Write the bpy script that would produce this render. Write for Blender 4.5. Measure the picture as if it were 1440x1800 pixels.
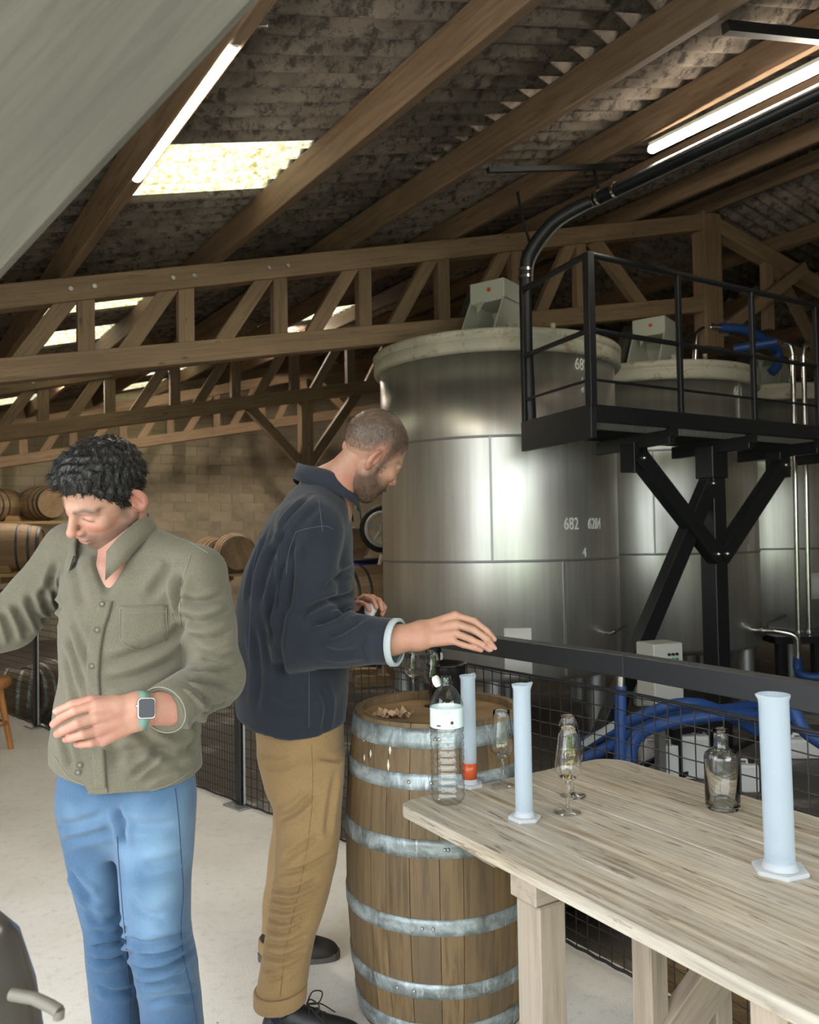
import bpy, bmesh, math, random
import numpy as np
from mathutils import Vector, Matrix, noise
from mathutils.bvhtree import BVHTree

for _o in list(bpy.data.objects):
    bpy.data.objects.remove(_o)
SC = bpy.context.scene
COL = SC.collection
R0 = random.Random(7)

# ------------------------------------------------------------------ camera
F_PX, HC = 1440.0, 1.45
PITCH, ROLL = math.atan(43 / 1440.0), 0.017
_F = Vector((0, math.cos(PITCH), math.sin(PITCH)))
_R = Vector((1, 0, 0)); _U = Vector((0, -math.sin(PITCH), math.cos(PITCH)))
CR = _R * math.cos(ROLL) - _U * math.sin(ROLL)
CU = _U * math.cos(ROLL) + _R * math.sin(ROLL)
CP = Vector((0, 0, HC))
cam_data = bpy.data.cameras.new('camera')
cam = bpy.data.objects.new('camera', cam_data)
COL.objects.link(cam)
cam.matrix_world = Matrix(((CR.x, CU.x, -_F.x, CP.x), (CR.y, CU.y, -_F.y, CP.y), (CR.z, CU.z, -_F.z, CP.z), (0, 0, 0, 1)))
cam_data.sensor_fit = 'HORIZONTAL'
cam_data.sensor_width = 36.0
cam_data.lens = 36.0 * F_PX / 1440.0
cam_data.clip_start = 0.02
cam_data.dof.use_dof = True
cam_data.dof.focus_distance = 2.3
cam_data.dof.aperture_fstop = 8.0
SC.camera = cam

# ------------------------------------------------------------------ world, exposure
world = bpy.data.worlds.new('world'); SC.world = world
world.use_nodes = True
_bg = world.node_tree.nodes['Background']
_bg.inputs[0].default_value = (0.90, 0.95, 1.0, 1)
_bg.inputs[1].default_value = 5.0
SC.view_settings.view_transform = 'Standard'
SC.view_settings.look = 'None'
SC.view_settings.exposure = 0.2
SC.view_settings.gamma = 1.0
SC.view_settings.use_curve_mapping = False
SC.cycles.transparent_max_bounces = 32
SC.cycles.max_bounces = 14

# building axes: N runs along the barn (away from the door), V across it towards the ridge, PU along the purlins
VV = Vector((0.88, 0.475, 0)).normalized()
NN = Vector((-0.475, 0.88, 0)).normalized()
PU = Vector((-0.548, 0.836, 0)).normalized()

# the open barn door behind the photographer, a portal for the daylight
_pl = bpy.data.lights.new('barn_door_daylight', 'AREA')
_pl.shape = 'RECTANGLE'; _pl.size = 5.6; _pl.size_y = 4.3
_pl.cycles.is_portal = True
_po = bpy.data.objects.new('barn_door_daylight', _pl); COL.objects.link(_po)
_po.location = NN * -2.45 + VV * 0.8 + Vector((0, 0, 1.8))
_po.rotation_euler = Matrix((VV, Vector((0, 0, 1)), NN * -1)).transposed().to_euler()


def at(px, py, depth):
    d = _F + CR * ((px - 720) / F_PX) + CU * ((900 - py) / F_PX)
    return CP + d * (depth / d.y)


def onz(px, py, z):
    d = _F + CR * ((px - 720) / F_PX) + CU * ((900 - py) / F_PX)
    return CP + d * ((z - HC) / d.z)


def ray(px, py):
    return (_F + CR * ((px - 720) / F_PX) + CU * ((900 - py) / F_PX)).normalized()


# ------------------------------------------------------------------ material helpers
MATS = {}


def mat(name, color=(0.5, 0.5, 0.5), rough=0.6, metal=0.0, **kw):
    m = bpy.data.materials.new(name); m.use_nodes = True
    b = m.node_tree.nodes['Principled BSDF']
    b.inputs['Base Color'].default_value = (*color, 1)
    b.inputs['Roughness'].default_value = rough
    b.inputs['Metallic'].default_value = metal
    for k, v in kw.items():
        b.inputs[k.replace('_', ' ')].default_value = v
    MATS[name] = m
    return m


class NT:
    """small node-graph helper"""
    def __init__(self, m):
        self.t = m.node_tree; self.b = self.t.nodes.get('Principled BSDF')

    def n(self, typ, **ins):
        nd = self.t.nodes.new('ShaderNode' + typ)
        for k, v in ins.items():
            k2 = k.replace('_', ' ')
            if hasattr(v, 'is_linked') or hasattr(v, 'links'):
                self.t.links.new(v, nd.inputs[k2])
            else:
                nd.inputs[k2].default_value = v
        return nd

    def l(self, a, b):
        self.t.links.new(a, b)

    def ramp(self, fac, stops):
        r = self.t.nodes.new('ShaderNodeValToRGB')
        el = r.color_ramp.elements
        while len(el) < len(stops): el.new(0.5)
        for e, (p, c) in zip(el, stops):
            e.position = p; e.color = (*c, 1) if len(c) == 3 else c
        self.l(fac, r.inputs[0])
        return r.outputs[0]

    def mix(self, fac, a, b, mode='MIX'):
        m = self.t.nodes.new('ShaderNodeMix'); m.data_type = 'RGBA'; m.blend_type = mode
        for s, v in ((0, fac), (6, a), (7, b)):
            if hasattr(v, 'links'): self.l(v, m.inputs[s])
            else: m.inputs[s].default_value = v if s == 0 else ((*v, 1) if len(v) == 3 else v)
        return m.outputs[2]

    def coord(self, kind='Object', scale=(1, 1, 1), rot=(0, 0, 0), loc=(0, 0, 0)):
        tc = self.t.nodes.new('ShaderNodeTexCoord')
        mp = self.t.nodes.new('ShaderNodeMapping')
        mp.inputs['Scale'].default_value = scale; mp.inputs['Rotation'].default_value = rot
        mp.inputs['Location'].default_value = loc
        self.l(tc.outputs[kind], mp.inputs[0])
        return mp.outputs[0]

    def rnd(self, vec, k=7.3):
        """adds a per-object random offset to a coordinate"""
        oi = self.t.nodes.new('ShaderNodeObjectInfo')
        mu = self.t.nodes.new('ShaderNodeMath'); mu.operation = 'MULTIPLY'; mu.inputs[1].default_value = k * 13
        self.l(oi.outputs['Random'], mu.inputs[0])
        va = self.t.nodes.new('ShaderNodeVectorMath'); va.operation = 'ADD'
        self.l(vec, va.inputs[0]); self.l(mu.outputs[0], va.inputs[1])
        return va.outputs[0]

    def orand(self):
        return self.t.nodes.new('ShaderNodeObjectInfo').outputs['Random']

    def noise(self, vec, scale=5, detail=4, rough=0.55, dist=0.0):
        n = self.t.nodes.new('ShaderNodeTexNoise')
        self.l(vec, n.inputs['Vector'])
        n.inputs['Scale'].default_value = scale; n.inputs['Detail'].default_value = detail
        n.inputs['Roughness'].default_value = rough; n.inputs['Distortion'].default_value = dist
        return n.outputs[0]

    def bump(self, h, strength=0.3, dist=0.01):
        b = self.t.nodes.new('ShaderNodeBump')
        b.inputs['Strength'].default_value = strength; b.inputs['Distance'].default_value = dist
        self.l(h, b.inputs['Height']); self.l(b.outputs[0], self.b.inputs['Normal'])

    def base(self, c): self.l(c, self.b.inputs['Base Color'])
    def rough(self, c): self.l(c, self.b.inputs['Roughness'])


def wood_mat(name, c1, c2, axis=0, grain=1.0, rough=0.75, knots=0.0, vary=0.25, bump=0.25, coords='Object', c3=None):
    """timber: grain stretched along the given object axis"""
    m = mat(name, c1, rough); t = NT(m)
    sc = [16 * grain] * 3; sc[axis] = 0.9 * grain
    v = t.rnd(t.coord(coords, tuple(sc)))
    g = t.noise(v, 2.2, 8, 0.65, 0.6)
    col = t.ramp(g, [(0.30, c2), (0.52, c1), (0.75, tuple(min(1, x * 1.25) for x in c1))])
    sc2 = [2.5] * 3; sc2[axis] = 0.7
    big = t.noise(t.rnd(t.coord(coords, tuple(sc2))), 1.6, 3)
    col = t.mix(t.ramp(big, [(0.35, (0, 0, 0)), (0.7, (0.75, 0.75, 0.75))]), col, c3 or tuple(x * 0.62 for x in c1))
    if knots:
        vo = t.t.nodes.new('ShaderNodeTexVoronoi'); vo.inputs['Scale'].default_value = 1.0
        sk = [7.0] * 3; sk[axis] = 2.2
        t.l(t.rnd(t.coord(coords, tuple(sk))), vo.inputs['Vector'])
        kf = t.ramp(vo.outputs['Distance'], [(0.03, (1, 1, 1)), (0.10, (0, 0, 0))])
        mk = t.t.nodes.new('ShaderNodeMath'); mk.operation = 'MULTIPLY'; mk.inputs[1].default_value = knots
        t.l(kf, mk.inputs[0])
        col = t.mix(mk.outputs[0], col, tuple(x * 0.35 for x in c2))
    if vary:
        hv = t.t.nodes.new('ShaderNodeHueSaturation')
        mr = t.t.nodes.new('ShaderNodeMapRange')
        mr.inputs[3].default_value = 1 - vary; mr.inputs[4].default_value = 1 + vary
        t.l(t.orand(), mr.inputs[0]); t.l(mr.outputs[0], hv.inputs['Value']); t.l(col, hv.inputs['Color'])
        col = hv.outputs[0]
    t.base(col); t.bump(g, bump, 0.004)
    return m


# ------------------------------------------------------------------ object helpers
def tag(o, label=None, cat=None, group=None, kind=None):
    if label: o['label'] = label
    if cat: o['category'] = cat
    if group: o['group'] = group
    if kind: o['kind'] = kind
    return o


def thing(name, label, cat, loc=(0, 0, 0), group=None, rz=0.0):
    o = bpy.data.objects.new(name, None); COL.objects.link(o)
    o.empty_display_size = 0.05
    o.location = loc; o.rotation_euler = (0, 0, rz)
    return tag(o, label, cat, group)


def link(name, me, m, parent=None, keep_world=True):
    o = bpy.data.objects.new(name, me); COL.objects.link(o)
    if m is not None and not me.materials:
        me.materials.append(m)
    if parent is not None:
        o.parent = parent
    return o


def copy_tree(o, parent=None):
    c = o.copy(); COL.objects.link(c); c.parent = parent
    if parent is not None: c.matrix_parent_inverse = o.matrix_parent_inverse.copy()
    for ch in o.children: copy_tree(ch, c)
    return c


def frame_of(d, up=Vector((0, 0, 1))):
    d = Vector(d).normalized()
    if abs(d.dot(up)) > 0.98: up = Vector((1, 0, 0))
    x = up.cross(d).normalized(); y = d.cross(x).normalized()
    return x, y, d


class MB:
    """collects geometry for one mesh object"""
    def __init__(self):
        self.v = []; self.f = []; self.sm = []

    def add(self, vs, fs, smooth=False):
        k = len(self.v); self.v += [tuple(p) for p in vs]
        self.f += [tuple(i + k for i in f) for f in fs]; self.sm += [smooth] * len(fs)
        return self

    def box(self, c, s, rot=None):
        c = Vector(c); hx, hy, hz = s[0] / 2, s[1] / 2, s[2] / 2
        pts = [Vector((x, y, z)) for x in (-hx, hx) for y in (-hy, hy) for z in (-hz, hz)]
        if rot is not None: pts = [rot @ p for p in pts]
        return self.add([c + p for p in pts], [(0, 1, 3, 2), (4, 6, 7, 5), (0, 4, 5, 1), (2, 3, 7, 6), (0, 2, 6, 4), (1, 5, 7, 3)])

    def hexa(self, p):
        """8 corner points: bottom quad 0-3 (ccw), top quad 4-7"""
        return self.add(p, [(3, 2, 1, 0), (4, 5, 6, 7), (0, 1, 5, 4), (1, 2, 6, 5), (2, 3, 7, 6), (3, 0, 4, 7)])

    def beam(self, a, b, w, h, up=Vector((0, 0, 1)), ext=0.0):
        """rectangular bar from a to b; h measured along up, w across"""
        a = Vector(a); b = Vector(b); x, y, d = frame_of(b - a, Vector(up))
        a = a - d * ext; b = b + d * ext
        x = x * (w / 2); y = y * (h / 2)
        return self.hexa([a - x - y, a + x - y, a + x + y, a - x + y, b - x - y, b + x - y, b + x + y, b - x + y])

    def tube(self, pts, r, n=10, caps=True, smooth=True, closed=False):
        pts = [Vector(p) for p in pts]
        rs = r if isinstance(r, (list, tuple)) else [r] * len(pts)
        m = len(pts); rings = []; prev = None
        for i, p in enumerate(pts):
            if closed: d = pts[(i + 1) % m] - pts[i - 1]
            else: d = (pts[min(i + 1, m - 1)] - pts[max(i - 1, 0)])
            d.normalize()
            if prev is None: x, y, _ = frame_of(d)
            else:
                x = (prev - d * prev.dot(d)).normalized(); y = d.cross(x)
            prev = x
            rings.append([p + (x * math.cos(2 * math.pi * k / n) + y * math.sin(2 * math.pi * k / n)) * rs[i] for k in range(n)])
        vs = [q for ring in rings for q in ring]; fs = []
        for i in range(m if closed else m - 1):
            j = (i + 1) % m
            for k in range(n):
                fs.append((i * n + k, i * n + (k + 1) % n, j * n + (k + 1) % n, j * n + k))
        self.add(vs, fs, smooth)
        if caps and not closed:
            self.add(rings[0], [tuple(reversed(range(n)))]); self.add(rings[-1], [tuple(range(n))])
        return self

    def cyl(self, a, b, r, n=16, r2=None, smooth=True):
        return self.tube([a, b], [r, r if r2 is None else r2], n, True, smooth)

    def lathe(self, prof, n=32, c=(0, 0, 0), smooth=True, a0=0.0, a1=None):
        """profile [(r,z)...] about z; r==0 collapses to a pole"""
        c = Vector(c); full = a1 is None
        k0 = len(self.v); idx = []; vs = []
        cnt = n if full else n + 1
        for r, z in prof:
            if r <= 1e-7:
                idx.append([len(vs)] * cnt); vs.append(c + Vector((0, 0, z)))
            else:
                row = []
                for k in range(cnt):
                    a = 2 * math.pi * k / n if full else a0 + (a1 - a0) * k / n
                    row.append(len(vs)); vs.append(c + Vector((r * math.cos(a), r * math.sin(a), z)))
                idx.append(row)
        fs = []
        for i in range(len(prof) - 1):
            for k in range(n):
                k2 = (k + 1) % n if full else k + 1
                q = [idx[i][k], idx[i][k2], idx[i + 1][k2], idx[i + 1][k]]
                u = []
                for t in q:
                    if t not in u: u.append(t)
                if len(u) > 2: fs.append(tuple(u))
        return self.add(vs, fs, smooth)

    def prism(self, poly, ext, base=Vector((0, 0, 0))):
        """closed 3D polygon extruded by vector ext"""
        poly = [Vector(p) + Vector(base) for p in poly]; n = len(poly); ext = Vector(ext)
        vs = poly + [p + ext for p in poly]
        fs = [tuple(reversed(range(n))), tuple(range(n, 2 * n))]
        fs += [(i, (i + 1) % n, (i + 1) % n + n, i + n) for i in range(n)]
        return self.add(vs, fs)

    def ball(self, c, r, nu=12, nv=8, sx=1, sy=1, sz=1):
        prof = [(r * math.sin(math.pi * i / nv), -r * math.cos(math.pi * i / nv)) for i in range(nv + 1)]
        k = len(self.v); self.lathe(prof, nu)
        for i in range(k, len(self.v)):
            x, y, z = self.v[i]; self.v[i] = (c[0] + x * sx, c[1] + y * sy, c[2] + z * sz)
        return self

    def mesh(self, name):
        me = bpy.data.meshes.new(name)
        me.from_pydata(self.v, [], self.f)
        me.polygons.foreach_set('use_smooth', self.sm)
        bm = bmesh.new(); bm.from_mesh(me)
        bmesh.ops.recalc_face_normals(bm, faces=bm.faces[:])
        bm.to_mesh(me); bm.free()
        me.update()
        return me

    def build(self, name, m, parent=None, bevel=0.0, seg=1):
        me = self.mesh(name)
        if bevel > 0:
            bm = bmesh.new(); bm.from_mesh(me)
            bmesh.ops.remove_doubles(bm, verts=bm.verts[:], dist=1e-6)
            es = [e for e in bm.edges if len(e.link_faces) == 2 and e.calc_face_angle(0) > 0.5]
            bmesh.ops.bevel(bm, geom=es, offset=bevel, segments=seg, affect='EDGES', profile=0.6)
            bm.to_mesh(me); bm.free()
        return link(name, me, m, parent)


def spline(pts, n=8):
    """Catmull-Rom through the points"""
    P = [Vector(p) for p in pts]; out = []
    P = [P[0] * 2 - P[1]] + P + [P[-1] * 2 - P[-2]]
    for i in range(1, len(P) - 2):
        for k in range(n):
            t = k / n; a, b, c, d = P[i - 1], P[i], P[i + 1], P[i + 2]
            out.append(0.5 * ((2 * b) + (c - a) * t + (2 * a - 5 * b + 4 * c - d) * t * t + (3 * b - a - 3 * c + d) * t ** 3))
    out.append(P[-2]); return out


def local_beam(name, a, b, w, h, m, parent=None, up=Vector((0, 0, 1)), bevel=0.0, world_parent=None):
    """bar with its own object frame, long axis = local X, so that grain follows it"""
    a = Vector(a); b = Vector(b); x, y, d = frame_of(b - a, Vector(up)); L = (b - a).length
    mb = MB().box((0, 0, 0), (L, w, h))
    o = mb.build(name, m, parent, bevel)
    mw = Matrix((d, x, y)).transposed().to_4x4(); mw.translation = (a + b) / 2
    if parent is not None: mw = parent.matrix_basis.inverted() @ mw
    o.matrix_basis = mw
    return o


def text_mesh(s, size, extrude=0.0):
    cu = bpy.data.curves.new('lettering', 'FONT'); cu.body = s; cu.size = size; cu.extrude = extrude
    cu.align_x = 'CENTER'; cu.align_y = 'CENTER'
    o = bpy.data.objects.new('lettering_tmp', cu); COL.objects.link(o)
    bpy.context.view_layer.update()
    me = bpy.data.meshes.new_from_object(o.evaluated_get(bpy.context.evaluated_depsgraph_get()))
    bpy.data.objects.remove(o); bpy.data.curves.remove(cu)
    return me


def wmat(o):
    """world matrix of a freshly built object, without waiting for the depsgraph"""
    m = o.matrix_basis.copy()
    return m if o.parent is None else wmat(o.parent) @ o.matrix_parent_inverse @ m


def W(o):
    """the mesh was modelled in world coordinates: undo the parent's own transform"""
    if o.parent is not None: o.matrix_parent_inverse = wmat(o.parent).inverted()
    return o


def wbeam(name, a, b, w, h, m, parent=None, up=Vector((0, 0, 1)), bevel=0.0):
    o = local_beam(name, a, b, w, h, m, None, up, bevel)
    if parent is not None:
        o.parent = parent; o.matrix_parent_inverse = wmat(parent).inverted()
    return o
# ================================================================== materials of the building
M_rafter = wood_mat('purlin_wood', (0.205, 0.130, 0.075), (0.095, 0.058, 0.034), 0, 1.0, 0.7, 0.5, 0.18)
M_truss = wood_mat('truss_wood', (0.275, 0.180, 0.105), (0.14, 0.088, 0.05), 0, 1.0, 0.72, 0.7, 0.18)
M_grey_timber = wood_mat('weathered_timber', (0.115, 0.104, 0.080), (0.072, 0.064, 0.049), 0, 1.3, 0.85, 0.6, 0.0)


def make_sheet_mat():
    m = mat('fibre_cement', (0.2, 0.17, 0.14), 0.9); t = NT(m)
    v = t.rnd(t.coord('Object', (1, 1, 1)))
    a = t.noise(v, 3.0, 6, 0.6); b = t.noise(v, 11, 5, 0.7); c = t.noise(v, 45, 4, 0.6)
    col = t.ramp(a, [(0.30, (0.115, 0.09, 0.072)), (0.55, (0.21, 0.17, 0.135)), (0.75, (0.30, 0.25, 0.20))])
    col = t.mix(t.ramp(b, [(0.50, (0, 0, 0)), (0.62, (0.92, 0.92, 0.92))]), col, (0.045, 0.036, 0.03))
    col = t.mix(t.ramp(c, [(0.60, (0, 0, 0)), (0.72, (0.8, 0.8, 0.8))]), col, (0.04, 0.034, 0.03))
    pale = t.noise(v, 7, 6, 0.7, 1.5)
    col = t.mix(t.ramp(pale, [(0.66, (0, 0, 0)), (0.76, (0.6, 0.6, 0.6))]), col, (0.42, 0.38, 0.31))
    t.base(col); t.bump(c, 0.5, 0.004)
    return m


M_sheet = make_sheet_mat()


def make_skylight_mat():
    m = mat('translucent_sheet', (0.9, 0.87, 0.75), 0.5); t = NT(m)
    v = t.rnd(t.coord('Object', (1, 1, 1)))
    n = t.noise(v, 26, 5, 0.7, 0.8)
    col = t.ramp(n, [(0.36, (0.46, 0.40, 0.20)), (0.50, (0.72, 0.69, 0.54)), (0.62, (0.85, 0.85, 0.82))])
    tr = t.t.nodes.new('ShaderNodeBsdfTranslucent'); t.l(col, tr.inputs['Color'])
    mx = t.t.nodes.new('ShaderNodeMixShader'); mx.inputs[0].default_value = 0.12
    t.l(tr.outputs[0], mx.inputs[1]); t.l(t.b.outputs[0], mx.inputs[2]); t.base(col)
    t.l(mx.outputs[0], t.t.nodes['Material Output'].inputs['Surface'])
    return m


M_skylight = make_skylight_mat()


def make_floor_mat():
    m = mat('concrete_floor', (0.62, 0.59, 0.53), 0.8); t = NT(m)
    v = t.coord('Object')
    a = t.noise(v, 1.1, 6, 0.62); b = t.noise(v, 24, 6, 0.7); c = t.noise(v, 130, 3, 0.6)
    col = t.ramp(a, [(0.3, (0.70, 0.66, 0.60)), (0.5, (0.80, 0.77, 0.71)), (0.7, (0.86, 0.84, 0.79))])
    col = t.mix(t.ramp(b, [(0.52, (0, 0, 0)), (0.74, (0.40, 0.40, 0.40))]), col, (0.46, 0.42, 0.36))
    vo = t.t.nodes.new('ShaderNodeTexVoronoi'); t.l(v, vo.inputs['Vector']); vo.inputs['Scale'].default_value = 9
    col = t.mix(t.ramp(vo.outputs['Distance'], [(0.02, (0.8, 0.8, 0.8)), (0.05, (0, 0, 0))]), col, (0.17, 0.15, 0.13))
    t.base(col); t.bump(c, 0.35, 0.004)
    return m


def make_ground_mat():
    m = mat('dark_ground', (0.1, 0.09, 0.08), 0.5); t = NT(m)
    v = t.coord('Object')
    a = t.noise(v, 0.9, 5, 0.6); b = t.noise(v, 20, 5, 0.7)
    col = t.ramp(a, [(0.38, (0.085, 0.075, 0.068)), (0.56, (0.13, 0.115, 0.10)), (0.63, (0.42, 0.40, 0.38))])  # pale patches in the colour stand in for bright light on the floor
    col = t.mix(t.ramp(b, [(0.5, (0, 0, 0)), (0.8, (0.5, 0.5, 0.5))]), col, (0.05, 0.045, 0.04))
    t.base(col); t.bump(b, 0.3, 0.004)
    return m


def make_block_mat():
    m = mat('wall_block', (0.5, 0.42, 0.31), 0.9); t = NT(m)
    v = t.rnd(t.coord('Object'))
    a = t.noise(v, 2.2, 6, 0.65)
    col = t.ramp(a, [(0.3, (0.36, 0.29, 0.20)), (0.55, (0.50, 0.42, 0.31)), (0.75, (0.58, 0.50, 0.39))])
    hv = t.t.nodes.new('ShaderNodeHueSaturation'); mr = t.t.nodes.new('ShaderNodeMapRange')
    mr.inputs[3].default_value = 0.9; mr.inputs[4].default_value = 1.1
    t.l(t.orand(), mr.inputs[0]); t.l(mr.outputs[0], hv.inputs['Value']); t.l(col, hv.inputs['Color'])
    t.base(hv.outputs[0]); t.bump(t.noise(v, 60, 4), 0.4, 0.004)
    return m


def make_wall_mat():
    m = mat('block_wall', (0.45, 0.38, 0.28), 0.9); t = NT(m)
    br = t.t.nodes.new('ShaderNodeTexBrick'); t.l(t.coord('Object', rot=(math.pi / 2, 0, 0)), br.inputs['Vector'])
    br.inputs['Scale'].default_value = 1.0
    br.inputs['Brick Width'].default_value = 0.5; br.inputs['Row Height'].default_value = 0.2
    br.inputs['Mortar Size'].default_value = 0.008
    br.inputs['Color1'].default_value = (0.44, 0.37, 0.27, 1); br.inputs['Color2'].default_value = (0.50, 0.42, 0.31, 1)
    br.inputs['Mortar'].default_value = (0.36, 0.30, 0.22, 1)
    t.base(br.outputs[0]); return m


M_floor = make_floor_mat(); M_ground = make_ground_mat(); M_block = make_block_mat(); M_wall = make_wall_mat()

# ================================================================== floor and ground
FENCE = [Vector(p) for p in ((-4.42, 7.93, 0), (-2.97, 6.5, 0), (-0.947, 4.5, 0), (0.10, 3.5, 0), (0.705, 2.673, 0), (1.39, 1.517, 0), (2.05, 0.40, 0))]
edge = [FENCE[0] + (FENCE[0] - FENCE[1]) * 3.0] + FENCE + [Vector((3.4, -1.9, 0))]
# the slab ends a hand's breadth beyond the fence
off = [p + Vector((0.035, 0.035, 0)) for p in edge]
slab = off + [Vector((3.2, -3.6, 0)), Vector((-8.0, -8.0, 0)), Vector((-14.0, 8.0, 0))]
GZ = -0.45
tag(MB().prism([(p.x, p.y, GZ) for p in slab], (0, 0, -GZ)).build('floor', M_floor), kind='structure')
tag(MB().box((0, 0, GZ - 0.06), (70, 70, 0.12)).build('ground', M_ground), kind='structure')

# ================================================================== roof geometry
Z0, SL, RIDGE = 3.40, 0.245, 8.1
N1 = 7.1                                             # station of the first truss


def zp(s): return Z0 + SL * (s if s <= RIDGE else 2 * RIDGE - s)
def rp(s, q, z=0.0): return NN * N1 + VV * s + PU * q + Vector((0, 0, z))


# purlins ----------------------------------------------------------------
PUR = [0.67 + 1.22 * k for k in range(-2, 7)]
plabels = {-2: 'lowest dark timber purlin over the left wall', -1: 'low dark timber purlin just above the left wall side',
           0: 'timber purlin carrying the left tube lamp', 1: 'warmly lit timber purlin right of the bright skylight sheet',
           2: 'dark timber purlin, second one right of the skylight', 3: 'timber purlin carrying the right tube lamp',
           4: 'reddish timber purlin just right of the right tube lamp', 5: 'dark reddish timber purlin next below the ridge',
           6: 'dark timber ridge purlin above the king post'}
for k, s in zip(range(-2, 7), PUR):
    tilt = (Vector((0, 0, 1)) - VV * SL).normalized()
    o = wbeam('purlin', rp(s, -9.4, zp(s) + 0.10), rp(s, 10.3, zp(s) + 0.10), 0.085, 0.20, M_rafter, up=tilt, bevel=0.006)
    tag(o, plabels[k], 'roof beam', 'timber purlins of the left roof slope')
for k in range(6):
    s = 2 * RIDGE - PUR[8] + 1.1 + 1.22 * k
    tilt = (Vector((0, 0, 1)) + VV * SL).normalized()
    o = wbeam('purlin', rp(s, -9.4, zp(s) + 0.10), rp(s, 10.3, zp(s) + 0.10), 0.085, 0.20, M_rafter, up=tilt, bevel=0.006)
    tag(o, 'dark timber purlin of the far right roof slope, %s past the ridge' % ('first', 'second', 'third', 'fourth', 'fifth', 'sixth')[k], 'roof beam', 'timber purlins of the right roof slope')

# roof sheets --------------------------------------------------------------
ceil = bpy.data.objects.new('ceiling', None); COL.objects.link(ceil); tag(ceil, kind='structure')
PITCH_C, NCORR, AMP = 0.177, 5, 0.030


def sheet_mesh(name, length, sgn):
    """corrugated sheet: x along the slope, y along the purlins, origin at its low near corner"""
    sl = Vector((VV.x, VV.y, SL * sgn)); nrm = Vector((0, 0, 1))
    mb = MB(); ny = NCORR * 8; th = 0.007; rows = []
    for ix in range(2):
        for top in (0, 1):
            rows.append([sl * (ix * length) + PU * (PITCH_C * NCORR * j / ny * 1.03) + nrm * (AMP * math.cos(2 * math.pi * j / 8) + top * th) for j in range(ny + 1)])
    vs = [p for r in rows for p in r]; n = ny + 1; fs = []
    for j in range(ny):
        fs += [(j, j + 1, 2 * n + j + 1, 2 * n + j), (n + j, 3 * n + j, 3 * n + j + 1, n + j + 1),
               (j, n + j, n + j + 1, j + 1), (2 * n + j, 2 * n + j + 1, 3 * n + j + 1, 3 * n + j)]
    fs += [(0, 2 * n, 3 * n, n), (ny, n + ny, 3 * n + ny, 2 * n + ny)]
    mb.add(vs, fs, True)
    return mb.mesh(name)


WID = PITCH_C * NCORR
SM = {('L', 2): sheet_mesh('roof_sheet', 2.54, 1), ('L', 1): sheet_mesh('roof_sheet', 1.37, 1),
      ('S', 1): sheet_mesh('skylight_sheet', 1.20, 1), ('R', 2): sheet_mesh('roof_sheet', 2.54, -1)}
for key, me in SM.items(): me.materials.append(M_skylight if key[0] == 'S' else M_sheet)
SKY = {(0, 1), (4, 1), (6, 1), (9, 1), (7, 2.5), (-4, 1), (-6, 1), (-8, 1), (-4, 0.5), (-6, 0.5), (-5, 2), (-7, 2), (12, 1), (11, 2), (13, 2)}  # negative columns: unseen skylights added over the camera to light the floor


def put_sheet(me, s, q, lift, name='roof_sheet'):
    o = bpy.data.objects.new(name, me); COL.objects.link(o); o.parent = ceil
    o.location = rp(s, q, zp(s) + 0.232 + lift)
    return o


for c in range(-9, 16):
    q = -2.13 + WID * c
    for r in range(4):
        s0 = -1.77 + 2.44 * r; lift = 0.010 * ((c + r) % 2) + 0.012 * (3 - r) * 0
        if (c, r) in SKY:
            put_sheet(SM[('S', 1)], s0, q, lift, 'skylight_sheet')
            put_sheet(SM[('L', 1)], s0 + 1.17, q, lift + 0.009)
        elif (c, r + 0.5) in SKY:
            put_sheet(SM[('L', 1)], s0, q, lift)
            put_sheet(SM[('S', 1)], s0 + 1.20, q, lift + 0.009, 'skylight_sheet')
        else:
            put_sheet(SM[('L', 2)], s0, q, lift)
    for r in range(3):
        s0 = RIDGE - 0.12 + 2.44 * r
        put_sheet(SM[('R', 2)], s0, q, 0.010 * ((c + r) % 2) + (0.075 if r == 0 else 0.02 if r == 1 else 0))


# trusses --------------------------------------------------------------------
M_bolt = mat('galvanised_bolt', (0.55, 0.55, 0.52), 0.35, 1.0)


def ztop(s): return zp(s) - 0.095
def zbot(s):
    s2 = s if s <= RIDGE else 2 * RIDGE - s
    return 2.745 + 0.188 * s2


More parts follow.
